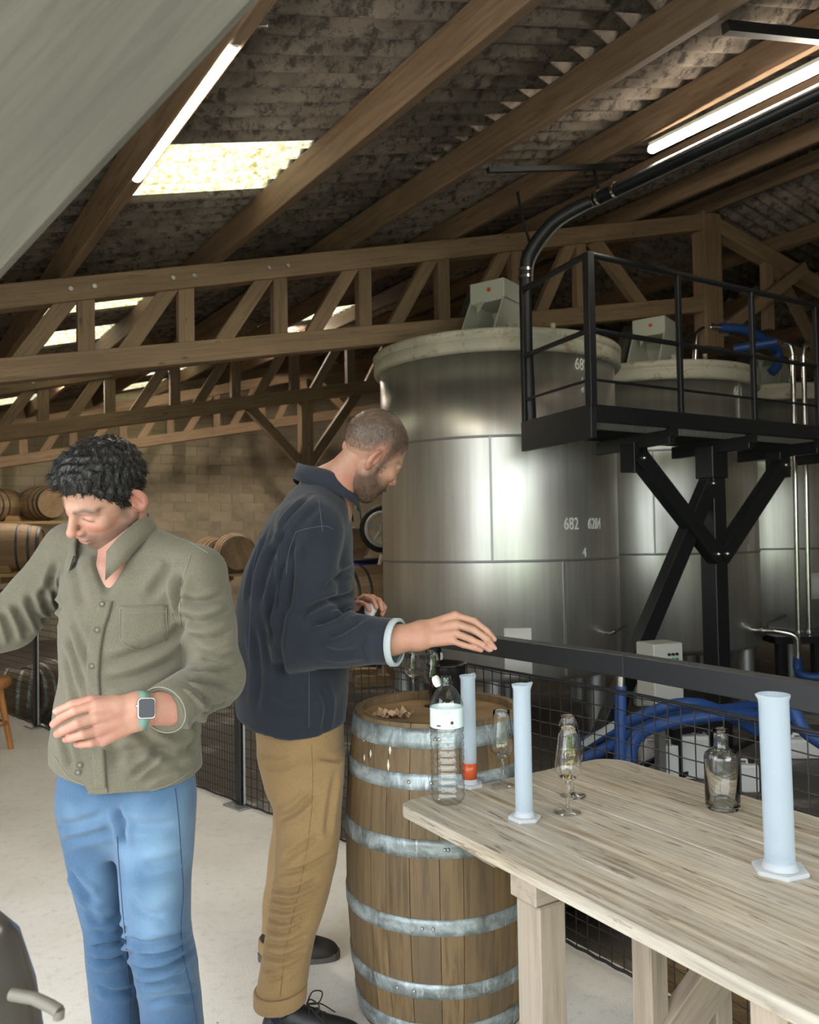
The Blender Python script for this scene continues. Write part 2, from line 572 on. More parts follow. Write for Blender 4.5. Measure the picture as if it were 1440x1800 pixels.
def truss(n, label, detail=True):
    root = thing('roof_truss', label, 'roof truss', NN * n + VV * 8 + Vector((0, 0, 0)), 'lattice timber roof trusses')
    def P(s, z, dn=0.0): return NN * (n + dn) + VV * s + Vector((0, 0, z))
    wbeam('top_chord', P(-1.8, ztop(-1.8)), P(RIDGE, ztop(RIDGE)), 0.16, 0.19, M_truss, root, bevel=0.006)
    wbeam('bottom_chord', P(-1.8, zbot(-1.8)), P(RIDGE, zbot(RIDGE)), 0.16, 0.185, M_truss, root, bevel=0.006)
    posts = [-0.75, 0.05, 0.85, 1.66, 2.51, 3.365, 4.25, 5.16, 6.05]
    for i, s in enumerate(posts):
        if s != 0.05: wbeam('post', P(s, zbot(s) + 0.06), P(s, ztop(s) - 0.06), 0.10, 0.135, M_truss, root, up=VV, bevel=0.004)
        if i + 1 < len(posts) and i >= 0:
            s2 = posts[i + 1]
            a, b = (s + 0.30, s2 - 0.12)
            if s == -0.75: continue
            wbeam('brace', P(a, zbot(a) + 0.05), P(b, ztop(b) - 0.05), 0.09, 0.13, M_truss, root, up=VV, bevel=0.004)
        if detail and i in (2, 3, 4):
            for ds in (-0.12, 0.06):
                W(MB().cyl(P(s + ds, ztop(s + ds), -0.08), P(s + ds, ztop(s + ds), -0.095), 0.018, 8).build('bolt', M_bolt, root))
    wbeam('brace', P(6.25, ztop(6.25) - 0.04), P(6.98, zbot(6.98) + 0.05), 0.09, 0.15, M_truss, root, up=VV)
    wbeam('king_post', P(RIDGE, zbot(RIDGE) - 0.55), P(RIDGE, ztop(RIDGE) + 0.1), 0.2, 0.30, M_truss, root, up=VV, bevel=0.006)
    wbeam('top_chord', P(RIDGE, ztop(RIDGE)), P(15.5, ztop(15.5)), 0.16, 0.19, M_truss, root)
    wbeam('bottom_chord', P(RIDGE, zbot(RIDGE) - 0.25), P(15.5, zbot(15.5)), 0.16, 0.185, M_truss, root)
    for s in (9.2, 10.4, 11.6, 12.8):
        wbeam('post', P(s, zbot(s)), P(s, ztop(s) - 0.05), 0.10, 0.135, M_truss, root, up=VV)
        wbeam('brace', P(s + 0.15, ztop(s + 0.15) - 0.05), P(s + 1.0, zbot(s + 1.0)), 0.09, 0.13, M_truss, root, up=VV)
    wbeam('ridge_strut', P(RIDGE + 0.1, zbot(RIDGE) - 0.35, -0.12), P(RIDGE + 1.7, ztop(RIDGE + 1.7) + 0.06, -0.12), 0.09, 0.15, M_truss, root, up=VV)
    return root


truss(N1, 'nearest lattice roof truss, its lower beam reaching behind the front tank top')
truss(N1 + 4.3, 'second lattice roof truss, seen under the nearest one')
truss(N1 + 8.6, 'farthest lattice roof truss, dim against the back wall', False)

# knee-braced posts carrying the second and third truss, seen between the two men
def truss_post(n, s, label):
    root = thing('timber_post', label, 'post', NN * n + VV * s + Vector((0, 0, GZ)), 'knee-braced timber posts')
    z1 = zbot(s) - 0.09
    wbeam('post', NN * n + VV * s + Vector((0, 0, GZ)), NN * n + VV * s + Vector((0, 0, z1)), 0.18, 0.18, M_truss, root, up=VV)
    for sg in (-1, 1):
        wbeam('knee_brace', NN * n + VV * s + Vector((0, 0, z1 - 1.0)), NN * n + VV * (s + sg * 0.85) + Vector((0, 0, zbot(s + sg * 0.85) - 0.08)), 0.11, 0.13, M_truss, root, up=VV)


truss_post(N1 + 4.3, 4.42, 'knee-braced timber post behind the man in the navy jacket')
truss_post(N1 + 8.6, 6.1, 'darker knee-braced timber post close to the back wall')

# ================================================================== walls
def wall(name, a, b, z0, z1, th, m):
    a = Vector(a); b = Vector(b); d = (b - a); L = d.length
    o = MB().box((L / 2, 0, (z1 - z0) / 2), (L, th, z1 - z0)).build(name, m)
    o.location = a + Vector((0, 0, z0)); o.rotation_euler = (0, 0, math.atan2(d.y, d.x))
    return tag(o, kind='structure')


NB = 17.6
wb = wall('wall_back', NN * NB + VV * -3.6, NN * NB + VV * 17.0, GZ, 6.6, 0.2, M_wall)
bm_ = MB().box((0, 0, 0), (0.486, 0.06, 0.186)).mesh('block'); bm_.materials.append(M_block)
for i in range(13):
    for j in range(17):
        o = bpy.data.objects.new('block', bm_); COL.objects.link(o); o.parent = wb
        o.location = (5.9 + 0.5 * i + (0.25 if j % 2 else 0), -0.085 + R0.uniform(-0.004, 0.004), 0.8 + 0.2 * j)
wall('wall_left', rp(-2.0, -4.6), rp(-2.0, 10.6), GZ, 3.4, 0.2, M_wall)
wall('wall_right', rp(15.8, -9.5), rp(15.8, 10.6), GZ, 4.2, 0.2, M_wall)
wall('wall_front', NN * -2.5 + VV * 3.6, NN * -2.5 + VV * 17.0, GZ, 5.6, 0.2, M_wall)
# garden outside the open door: it shows as green reflections in the steel
def make_hedge():
    m = mat('hedge_leaves', (0.10, 0.20, 0.03), 0.6); t = NT(m)
    n = t.noise(t.coord('Object'), 3, 6, 0.7)
    t.base(t.ramp(n, [(0.35, (0.08, 0.17, 0.02)), (0.55, (0.30, 0.50, 0.07)), (0.72, (0.50, 0.65, 0.16))]))
    return m
M_hedge = make_hedge()
hb = MB(); hx, hz = 60, 14
hv = []
for i in range(hx + 1):
    for j in range(hz + 1):
        p = NN * (-8.5 + 2.0 * math.sin(i * 0.05)) + VV * (-14 + 24 * i / hx) + Vector((0, 0, GZ + 2.3 * j / hz))
        hv.append(p + NN * (0.35 * noise.noise(p * 1.3)) + Vector((0, 0, 0.35 * noise.noise(p * 0.9 + Vector((9, 0, 0))) * (j / hz))))
hb.add(hv, [(i * (hz + 1) + j, (i + 1) * (hz + 1) + j, (i + 1) * (hz + 1) + j + 1, i * (hz + 1) + j + 1) for i in range(hx) for j in range(hz)], True)
kk = len(hv)
hb.add([Vector(v) - NN * 1.2 for v in hv], [(i * (hz + 1) + j, (i + 1) * (hz + 1) + j, (i + 1) * (hz + 1) + j + 1, i * (hz + 1) + j + 1) for i in range(hx) for j in range(hz)], True)
hb.add([q for i in range(hx + 1) for q in (hv[i * (hz + 1) + hz], Vector(hv[i * (hz + 1) + hz]) - NN * 1.2)], [(2 * i, 2 * i + 2, 2 * i + 3, 2 * i + 1) for i in range(hx)], True)
tag(hb.build('garden_hedge', M_hedge), 'green garden hedge outside the open door, seen only as reflections in the tanks', 'hedge')

# the weathered brace right above the photographer, out of focus
a = at(-523, 548, 0.90); b = at(483, -526, 0.90)
o = wbeam('timber_brace', a, b, 0.36, 0.16, M_grey_timber, up=(CP - (a + b) / 2), bevel=0.008)
tag(o, 'big pale weathered timber brace close to the camera, top left corner', 'timber brace')
# ================================================================== steel tanks, catwalk, lamps, duct, fence, hoses
def make_steel():
    m = mat('stainless_steel', (0.52, 0.51, 0.48), 0.24, 0.92); t = NT(m)
    v = t.coord('Object', (1, 1, 0.06)); v2 = t.coord('Object', (1, 1, 1))
    g = t.noise(v, 9, 6, 0.6); s = t.noise(v2, 2.0, 5, 0.6); f = t.noise(t.coord('Object', (6, 6, 0.3)), 14, 3, 0.6)
    t.base(t.ramp(g, [(0.3, (0.60, 0.585, 0.55)), (0.6, (0.73, 0.715, 0.68)), (0.8, (0.79, 0.775, 0.74))]))
    t.rough(t.ramp(s, [(0.2, (0.34,) * 3), (0.8, (0.41,) * 3)]))
    t.bump(t.noise(t.coord('Object', (1, 1, 0.25)), 1.2, 1, 0.4), 0.03, 0.05)
    t.b.inputs['Anisotropic'].default_value = 0.55
    return m


M_steel = make_steel()


def make_lid_mat():
    m = mat('lid_paint', (0.6, 0.58, 0.48), 0.65); t = NT(m)
    v = t.rnd(t.coord('Object'))
    a = t.noise(v, 1.6, 6, 0.65); b = t.noise(v, 6, 6, 0.7, 0.6)
    col = t.ramp(a, [(0.35, (0.40, 0.40, 0.31)), (0.6, (0.55, 0.51, 0.40))])
    col = t.mix(t.ramp(b, [(0.55, (0, 0, 0)), (0.66, (0.85, 0.85, 0.85))]), col, (0.26, 0.155, 0.065))
    t.base(col); return m


M_lid = make_lid_mat()
M_mixer = mat('mixer_paint', (0.64, 0.64, 0.55), 0.5)
M_motor = mat('motor_dark', (0.055, 0.058, 0.045), 0.6)
M_black = mat('black_paint', (0.012, 0.013, 0.015), 0.42)
M_blackrail = mat('anthracite_rail', (0.022, 0.024, 0.027), 0.5)
M_white = mat('white_lettering', (0.92, 0.91, 0.85), 0.6)
M_red = mat('red_mark', (0.75, 0.12, 0.05), 0.5)
M_chrome = mat('polished_steel', (0.72, 0.71, 0.68), 0.2, 1.0)
M_hose = mat('blue_hose', (0.022, 0.070, 0.25), 0.42)
M_paper = mat('white_paper', (0.78, 0.77, 0.74), 0.8)
M_cable = mat('grey_cable', (0.10, 0.10, 0.10), 0.5)
M_gal = mat('galvanised_steel', (0.42, 0.43, 0.43), 0.45, 0.8)

TR, ZB, ZT = 1.19, 0.125, 3.11


def cyl_pt(c, px, z, dr=0.0):
    """angle on a tank's mantle that is seen at image column px at height z"""
    d = ray(px, 900); dx, dy = d.x, d.y; cx, cy = c[0], c[1]
    A = dx * dx + dy * dy; B = -2 * (dx * cx + dy * cy); Cc = cx * cx + cy * cy - TR * TR
    t = (-B - math.sqrt(max(0, B * B - 4 * A * Cc))) / (2 * A)
    return math.atan2(dy * t - cy, dx * t - cx)


def on_mantle(me, ang, z, r):
    for v in me.vertices:
        a = ang + v.co.x / r
        rr = r + v.co.z
        v.co = Vector((rr * math.cos(a), rr * math.sin(a), z + v.co.y))


def lettering(s, size, ang, z, parent, m=None, sx=0.72):
    me = text_mesh(s, size, 0.0015)
    for v in me.vertices: v.co.x *= sx
    bm = bmesh.new(); bm.from_mesh(me); bmesh.ops.subdivide_edges(bm, edges=bm.edges[:], cuts=1); bm.to_mesh(me); bm.free()
    on_mantle(me, ang, z, TR + 0.004)
    return link('number_lettering', me, m or M_white, parent)


def tank(label, c, nums, seam_ang):
    root = thing('steel_tank', label, 'tank', (c[0], c[1], 0), 'row of stainless steel tanks')
    MB().lathe([(0, ZB - 0.02), (TR - 0.25, ZB - 0.02), (TR - 0.02, ZB + 0.03), (TR, ZB + 0.07), (TR, 1.2), (TR, 2.3), (TR, ZT), (0, ZT)], 96).build('body', M_steel, root)
    for z in (1.215, 2.326):
        MB().lathe([(TR - 0.002, z - 0.012), (TR + 0.009, z - 0.008), (TR + 0.009, z + 0.008), (TR - 0.002, z + 0.012)], 96).build('weld_seam', M_gal, root)
    for k, (z0, z1, da) in enumerate(((1.215, 2.326, 0.0), (ZB + 0.07, 1.215, 0.55), (2.326, ZT, 0.9))):
        a = seam_ang + da
        x, y = (TR + 0.003) * math.cos(a), (TR + 0.003) * math.sin(a)
        MB().beam((x, y, z0), (x, y, z1), 0.02, 0.012, up=Vector((math.cos(a), math.sin(a), 0))).build('weld_seam', M_gal, root)
    MB().lathe([(0, ZT + 0.24), (0.4, ZT + 0.235), (TR - 0.1, ZT + 0.2), (TR + 0.055, ZT + 0.17), (TR + 0.07, ZT + 0.155), (TR + 0.07, ZT + 0.10), (TR + 0.055, ZT + 0.095), (TR + 0.055, ZT + 0.085),
                (TR + 0.065, ZT + 0.08), (TR + 0.065, ZT - 0.01), (TR + 0.05, ZT - 0.03), (TR - 0.05, ZT - 0.03), (TR - 0.05, ZT + 0.1), (0, ZT + 0.1)], 72).build('lid', M_lid, root)
    for k in range(6):
        a = 0.35 + k * math.pi / 3
        MB().cyl(((TR - 0.13) * math.cos(a), (TR - 0.13) * math.sin(a), GZ), ((TR - 0.13) * math.cos(a), (TR - 0.13) * math.sin(a), ZB + 0.04), 0.085, 20).build('leg', M_gal, root)
    for s, size, px, z, sx in nums:
        lettering(s, size, cyl_pt(c, px, z), z, root, None, sx)
    # stirrer drive on the lid
    zt = ZT + 0.225
    cx, cy = 0.0, -0.30
    mx = MB(); yaw = Matrix.Rotation(-0.62, 4, 'Z')
    def L(x, y, z): return (yaw @ Vector((x, y, 0))) * 1.28 + Vector((cx, cy, zt + z * 1.30))
    w, dpt = 0.15, 0.16
    mx.hexa([L(-w, -dpt, 0.30), L(w, -dpt, 0.30), L(w, dpt, 0.30), L(-w, dpt, 0.30), L(-w, -dpt, 0.46), L(w, -dpt, 0.46), L(w, dpt, 0.46), L(-w, dpt, 0.46)])
    housing = mx.build('stirrer_housing', M_mixer, root, 0.006)
    for sx in (-1, 1):
        x0 = sx * w
        MB().prism([L(x0, -dpt, 0.32), L(x0, dpt, 0.32), L(x0, dpt + 0.16, -0.02), L(x0, -dpt - 0.20, -0.02)], yaw @ Vector((-sx * 0.016, 0, 0))).build('side_plate', M_mixer, housing)
    MB().prism([L(-w, dpt, 0.30), L(w, dpt, 0.30), L(w, dpt + 0.15, 0.0), L(-w, dpt + 0.15, 0.0)], (0, 0, 0.012)).build('back_plate', M_mixer, housing)
    MB().prism([L(-0.09, -dpt - 0.004, 0.30), L(-0.02, -dpt - 0.004, 0.30), L(-0.055, -dpt - 0.06, 0.20)], (0, 0, 0.012)).build('gusset', M_mixer, housing)
    MB().cyl(L(0.02, -dpt - 0.001, 0.39), L(0.02, -dpt - 0.005, 0.39), 0.022, 14).build('red_mark', M_red, housing)
    mo = MB()
    a, b = L(-0.42, 0.10, 0.02), L(-0.24, 0.10, 0.46)
    mo.cyl(a, b, 0.105, 20); d = (b - a).normalized()
    for k in range(6): mo.cyl(a + d * (0.08 + 0.05 * k), a + d * (0.10 + 0.05 * k), 0.114, 20)
    mo.build('motor', M_motor, root)
    MB().cyl(L(0.25, -0.25, 0.0), L(0.25, -0.25, 0.07), 0.05, 14).build('inlet_cap', M_lid, root)
    MB().cyl(L(0.42, 0.1, 0.0), L(0.42, 0.1, 0.12), 0.025, 10).build('inlet_cap', M_lid, root)
    return root


T1, T2, T3 = (0.91, 8.40), (2.92, 9.88), (4.93, 11.36)
tank1 = tank('nearest stainless steel tank, numbered 682, right behind the man in navy', T1,
             [('682', 0.155, 1028, 2.985, 0.72), ('1', 0.08, 1029, 2.845, 0.8), ('4', 0.08, 1029, 2.76, 0.8), ('682', 0.155, 1004, 1.535, 0.72), ('6284', 0.145, 1045, 1.535, 0.66), ('4', 0.12, 1026, 1.275, 0.8)], cyl_pt(T1, 864, 1))
tank2 = tank('second stainless steel tank, numbered 681, behind the black post', T2,
             [('681', 0.15, 1304, 2.97, 0.72), ('S', 0.09, 1304, 2.80, 0.8), ('681', 0.15, 1296, 1.56, 0.72), ('S', 0.1, 1314, 1.26, 0.8)], cyl_pt(T2, 1150, 1))
tank3 = tank('third stainless steel tank, cut by the right edge of the picture', T3, [], cyl_pt(T3, 1440, 1) + 0.5)


def paper_on_tank(c, px, z, w, h, label):
    me = bpy.data.meshes.new('paper_sheet'); mb = MB(); n = 6
    a0 = cyl_pt(c, px, z); r = TR + 0.006
    vs = []; fs = []
    for lay in (0.0, 0.0012):
        for j in (0, 1):
            for i in range(n + 1):
                a = a0 + (i / n - 0.5) * w / r
                vs.append(((r + lay) * math.cos(a) + c[0], (r + lay) * math.sin(a) + c[1], z + (j - 0.5) * h))
    q = n + 1
    for i in range(n):
        fs += [(i, i + 1, q + i + 1, q + i), (2 * q + i, 3 * q + i, 3 * q + i + 1, 2 * q + i + 1), (i, 2 * q + i, 2 * q + i + 1, i + 1), (q + i, q + i + 1, 3 * q + i + 1, 3 * q + i)]
    tag(mb.add(vs, fs, True).build('paper_sheet', M_paper), label, 'paper')


paper_on_tank(T1, 906, 0.42, 0.24, 0.42, 'white paper sheet taped low on the nearest tank, crossed by the black rail')
paper_on_tank(T3, 1437, 0.75, 0.22, 0.32, 'white paper sheet taped on the third tank at the right picture edge')

# outlet valve and hose of tank two
v0 = Vector((T2[0], T2[1], 0)); aa = cyl_pt(T2, 1318, 0.6)
pz = Vector((T2[0] + TR * math.cos(aa), T2[1] + TR * math.sin(aa), 0.36))
vr = thing('outlet_valve', 'steel outlet valve and elbow at the foot of the second tank', 'valve', pz - Vector((0, 0, 0.36)))
dirv = Vector((math.cos(aa), math.sin(aa), 0))
pe = pz + dirv * 0.30 + Vector((0.10, 0, 0))
W(MB().tube(spline([pz - dirv * 0.02, pz + dirv * 0.10, pz + dirv * 0.22 + Vector((0.05, 0, 0.0)), pe + Vector((0.05, 0, -0.05)), pe + Vector((0.07, 0, -0.2)), pe + Vector((0.07, 0, -0.30))], 6), 0.035, 12).build('elbow_pipe', M_chrome, vr))
W(MB().cyl(pz + dirv * 0.10, pz + dirv * 0.13, 0.06, 14).build('flange', M_chrome, vr))
W(MB().tube([pz + dirv * 0.16 + Vector((0, 0, 0.03)), pz + dirv * 0.16 + Vector((0, 0, 0.08)), pz + dirv * 0.2 + Vector((0.16, 0, 0.17))], 0.012, 8).build('valve_lever', M_black, vr))
tag(MB().tube(spline([pe + Vector((0.07, 0, -0.28)), pe + Vector((0.07, 0, -0.40)), pe + Vector((0.12, -0.12, -0.46)), pe + Vector((0.6, -0.3, -0.44)), pe + Vector((1.4, -0.5, -0.45))], 7), 0.046, 12).build('blue_hose', M_hose),
    'short blue hose below the outlet valve of the second tank', 'hose', 'blue hoses around the tanks')
# small lever valve on tank one
aa = cyl_pt(T1, 1060, 0.5); p1 = Vector((T1[0] + TR * math.cos(aa), T1[1] + TR * math.sin(aa), 0.53))
vr = thing('sampling_valve', 'small steel sampling valve with black lever on the nearest tank', 'valve', p1)
W(MB().tube([p1 - Vector((math.cos(aa), math.sin(aa), 0)) * 0.02, p1 + Vector((0.03, -0.10, 0)), p1 + Vector((0.06, -0.14, 0.03))], 0.016, 10).build('valve_body', M_chrome, vr))
W(MB().tube([p1 + Vector((0.06, -0.14, 0.03)), p1 + Vector((0.16, -0.16, 0.09))], 0.01, 8).build('valve_lever', M_black, vr))

# goose-neck pipe and hoses on the second and third tank tops
g0 = at(1222, 634, 10.0); gz = ZT + 0.2
gr = thing('gooseneck_pipe', 'bent steel pipe on the second tank lid feeding a blue hose', 'pipe', (g0.x, g0.y, gz))
W(MB().tube(spline([Vector((g0.x, g0.y, gz)), at(1224, 600, 10.0), at(1232, 582, 10.0), at(1250, 575, 10.0), at(1268, 576, 10.0)], 6), 0.04, 12).build('bent_pipe', M_chrome, gr))
W(MB().cyl(at(1248, 575, 10.0), at(1252, 575, 10.0), 0.06, 14).build('coupling', M_chrome, gr))
tag(MB().tube(spline([at(1266, 576, 10.0), at(1310, 580, 10.0), at(1345, 598, 10.1), at(1366, 618, 10.2), at(1368, 640, 10.2), at(1356, 655, 10.2)], 7), 0.06, 12).build('blue_hose', M_hose),
    'blue hose arching down from the bent pipe over the second tank', 'hose', 'blue hoses around the tanks')
tag(MB().tube(spline([at(1290, 614, 9.9), at(1330, 607, 9.8), at(1366, 601, 9.7)], 6), 0.06, 12).build('blue_hose', M_hose),
    'short straight blue hose lying across the second tank lid', 'hose', 'blue hoses around the tanks')
for i, (x0, nm) in enumerate(((1394, 'left'), (1413, 'right'))):
    rr = thing('riser_pipe', 'thin vertical steel riser pipe before the third tank, %s one of the pair' % nm, 'pipe', at(x0 + 10, 1112, 9.3), 'steel riser pipes')
    x1 = x0 - 18 if i == 0 else x0 + 10
    W(MB().tube([at(x0 + 10, 1112, 9.3), at(x0, 640, 9.3)] + spline([at(x0, 622, 9.3), at(x0 + (x1 - x0) * 0.3, 607, 9.3), at(x1, 603, 9.3)], 4), 0.028, 12).build('riser', M_chrome, rr))
    W(MB().cyl(at(x0, 632, 9.3), at(x0, 627, 9.3), 0.045, 12).build('coupling', M_chrome, rr))
    W(MB().cyl(at(x0 + 10, 1113, 9.3), at(x0 + 10, 1109, 9.3), 0.05, 12).build('foot_flange', M_chrome, rr))
# dark steel bench the risers stand on
bp = at(1412, 1118, 9.3)
bn = thing('steel_bench', 'low dark steel bench under the riser pipes by the third tank', 'bench', (bp.x, bp.y, GZ))
W(MB().box((bp.x + 0.35, bp.y + 0.2, bp.z - 0.02), (1.5, 0.8, 0.08)).build('bench_top', M_black, bn))
for dx in (-0.3, 0.1, 0.9):
    W(MB().box((bp.x + dx, bp.y - 0.1, (bp.z - 0.06 + GZ) / 2), (0.1, 0.1, bp.z - 0.06 - GZ)).build('bench_leg', M_black, bn))

# ================================================================== catwalk
CK, E1, LK = Vector((1.33, 5.9, 0)), Vector((0.85, 0.527, 0)).normalized(), Vector((0.97, 6.75, 0))
E2 = (LK - CK); CWW = E2.length; E2.normalize()
DZ = 2.38


def cw(t, u, z): return CK + E1 * t + E2 * u + Vector((0, 0, z))


cwr = thing('catwalk', 'black steel catwalk with railing in front of the tank tops', 'catwalk', CK + E1 * 1.83 + E2 * 0.47 + Vector((0, 0, GZ)))
LEN = 4.6
up = Vector((0, 0, 1))
W(MB().beam(cw(0, 0, DZ - 0.06), cw(LEN, 0, DZ - 0.06), 0.05, 0.125).build('front_channel', M_black, cwr, 0.004))
W(MB().beam(cw(0, CWW, DZ - 0.06), cw(LEN, CWW, DZ - 0.06), 0.05, 0.125).build('back_channel', M_black, cwr, 0.004))
W(MB().beam(cw(0, -0.025, DZ - 0.12), cw(0, CWW + 0.03, DZ - 0.12), 0.05, 0.245).build('end_channel', M_black, cwr, 0.004))
for t in (0.85, 1.83, 2.8, 3.8):
    W(MB().beam(cw(t, 0.0, DZ - 0.185), cw(t, CWW + 0.03, DZ - 0.185), 0.06, 0.11).build('joist', M_black, cwr, 0.004))
    W(MB().box(cw(t, 0.0, DZ - 0.155), (0.07, 0.06, 0.07), Matrix.Rotation(math.atan2(E1.y, E1.x), 3, 'Z')).build('joist_stub', M_black, cwr))
gm = MB()
k = 0.0
while k < LEN:
    gm.beam(cw(k, 0.02, DZ - 0.02), cw(k, CWW - 0.02, DZ - 0.02), 0.004, 0.012); k += 0.042
for u in np.arange(0.03, CWW, 0.042):
    gm.beam(cw(0, u, DZ - 0.02), cw(LEN, u, DZ - 0.02), 0.004, 0.010)
tag(W(gm.build('deck_grating', M_gal, cwr)), kind='stuff')
RAILP = [(0, 0, 0.032), (0.96, 0, 0.02), (1.88, 0, 0.02), (2.8, 0, 0.02), (3.75, 0, 0.02), (0, CWW, 0.022)]
for t, u, r in RAILP:
    W(MB().box(cw(t, u, DZ + 0.55), (2 * r, 2 * r, 1.12), Matrix.Rotation(math.atan2(E1.y, E1.x), 3, 'Z')).build('railing_post', M_black, cwr, 0.004))
for z, r in ((1.10, 0.024), (0.545, 0.02), (0.185, 0.011)):
    W(MB().tube([cw(0, 0, DZ + z), cw(LEN, 0, DZ + z)], r, 12).build('handrail' if z > 1 else 'midrail', M_black, cwr))
    W(MB().tube([cw(0, 0, DZ + z), cw(0, CWW, DZ + z)], r, 12).build('handrail' if z > 1 else 'midrail', M_black, cwr))
colp = cw(1.83, 0.47, 0)
rz = Matrix.Rotation(math.atan2(E1.y, E1.x), 3, 'Z')
W(MB().box(colp + Vector((0, 0, (2.2 + GZ) / 2)), (0.165, 0.165, 2.2 - GZ), rz).build('column', M_black, cwr, 0.006))
W(MB().box(colp + Vector((0, 0, 2.06)), (0.21, 0.19, 0.28), rz).build('column_head', M_black, cwr, 0.006))
for t, s in ((0.85, -1), (2.8, 1)):
    W(MB().box(cw(t, 0.47, 2.07), (0.16, 0.16, 0.24), rz).build('brace_bracket', M_black, cwr, 0.004))
    a = cw(1.83 + s * 0.06, 0.42, 1.25); b = cw(t - s * 0.02, 0.42, 2.06)
    W(MB().beam(a, b, 0.11, 0.15, ext=0.05).build('diagonal_brace', M_black, cwr, 0.004))
    for p in (a, b):
        W(MB().ball(p - E2 * 0.06, 0.022, 12, 8).build('bolt_head', M_chrome, cwr))
a, b = cw(1.75, 0.44, 1.87), cw(0.28, 0.50, -0.40)
W(MB().beam(a, b, 0.11, 0.15).build('diagonal_brace', M_black, cwr, 0.004))
W(MB().ball(a - E2 * 0.06, 0.022, 12, 8).build('bolt_head', M_chrome, cwr))

# ================================================================== tube lamps
M_tube = mat('lamp_glow', (1, 0.9, 0.75), 0.4)
_b = M_tube.node_tree.nodes['Principled BSDF']
_b.inputs['Emission Color'].default_value = (1.0, 0.89, 0.73, 1); _b.inputs['Emission Strength'].default_value = 75.0
M_housing = mat('lamp_housing', (0.7, 0.68, 0.62), 0.5)


M_tube_far = M_tube.copy(); M_tube_far.node_tree.nodes['Principled BSDF'].inputs['Emission Strength'].default_value = 220.0


def tube_lamp(a, b, up_, label, m=None):
    a = Vector(a); b = Vector(b); d = (b - a).normalized(); up_ = Vector(up_)
    r = thing('tube_lamp', label, 'lamp', (a + b) / 2)
    W(MB().tube([a, b], 0.034, 14).build('tube', m or M_tube, r))
    W(MB().beam(a + up_ * 0.03, b + up_ * 0.03, 0.05, 0.03).build('housing', M_housing, r))
    for p, s in ((a, -1), (b, 1)):
        W(MB().cyl(p, p + d * (0.02 * s), 0.029, 14).build('end_cap', M_housing, r))
    return r


tl = tube_lamp(at(410, 75, 3.46), at(240, 310, 4.73), (-0.3, 0, 0.95), 'bright white tube lamp on the beam beside the skylight, top left')
e = at(411, 70, 3.44)
W(MB().tube(spline([e, at(420, 52, 3.42), at(440, 46, 3.40), at(470, 45, 3.38)], 6), 0.006, 8).build('lamp_cable', M_gal, tl))
tl = tube_lamp(at(1146, 262, 6.12), at(1475, 100, 4.85), (-0.2, 0, 0.95), 'bright white tube lamp under the beam at upper right')
tube_lamp(rp(1.89 - 0.3, 5.2, zp(1.6) + 0.1), rp(1.89 - 0.3, 6.7, zp(1.6) + 0.1), (0, 0, 1), 'far tube lamp under the roof in front of the back wall, left', M_tube_far)
tube_lamp(rp(5.2, 5.4, zp(5.2) + 0.1), rp(5.2, 6.9, zp(5.2) + 0.1), (0, 0, 1), 'far tube lamp under the roof in front of the back wall, right', M_tube_far)

# ================================================================== black cable duct
dq = Vector((0.548, -0.836, 0)).normalized()
d0 = Vector((1.55, 6.58, 4.16))
path = [cw(0, CWW, DZ - 0.1) + Vector((0.05, 0.03, 0)), Vector((1.0, 6.79, 3.0))] + spline([Vector((1.0, 6.79, 3.6)), Vector((1.03, 6.77, 3.78)), Vector((1.2, 6.70, 4.0)), Vector((1.40, 6.63, 4.11)), d0], 7) + [d0 + dq * 2.6]
dr = thing('cable_duct', 'black cable duct rising from the catwalk end and bending along the roof', 'duct', path[0])
W(MB().tube(path, 0.052, 16).build('duct', M_black, dr))
W(MB().tube([p + Vector((0.05, -0.03, -0.045)) for p in path[2:]], 0.010, 8).build('cable', M_cable, dr))
for p, d in ((Vector((1.0, 6.79, 3.66)), Vector((0, 0, 1))), (Vector((1.0, 6.79, 3.60)), Vector((0, 0, 1))), (d0 + dq * 0.0, dq), (d0 + dq * 0.05, dq), (d0 + dq * 0.22, dq), (d0 + dq * 2.0, dq)):
    W(MB().cyl(p - d * 0.012, p + d * 0.012, 0.062, 16).build('clamp', M_chrome, dr))
b0, b1 = at(858, 299, 6.08), at(1087, 293, 6.73)
br = thing('duct_bracket', 'black bracket bar between two purlins holding the cable duct', 'bracket', b0)
W(MB().beam(b0, b1, 0.04, 0.04).build('bracket_bar', M_black, br))
W(MB().tube([at(1044, 294, 6.62), at(1052, 335, 6.55)], 0.014, 8).build('hanger_rod', M_black, br))
tag(MB().beam(at(1275, 48, 4.4), at(1520, 74, 4.9), 0.05, 0.06).build('steel_strut', M_black), 'black steel strut between two purlins at the top right', 'bracket')
tag(MB().tube([at(910, 338, 6.9), at(918, 380, 6.85), at(935, 440, 6.80)], 0.012, 8).build('hanger_rod', M_black), 'thin black hanger rod left of the bend of the cable duct', 'rod')

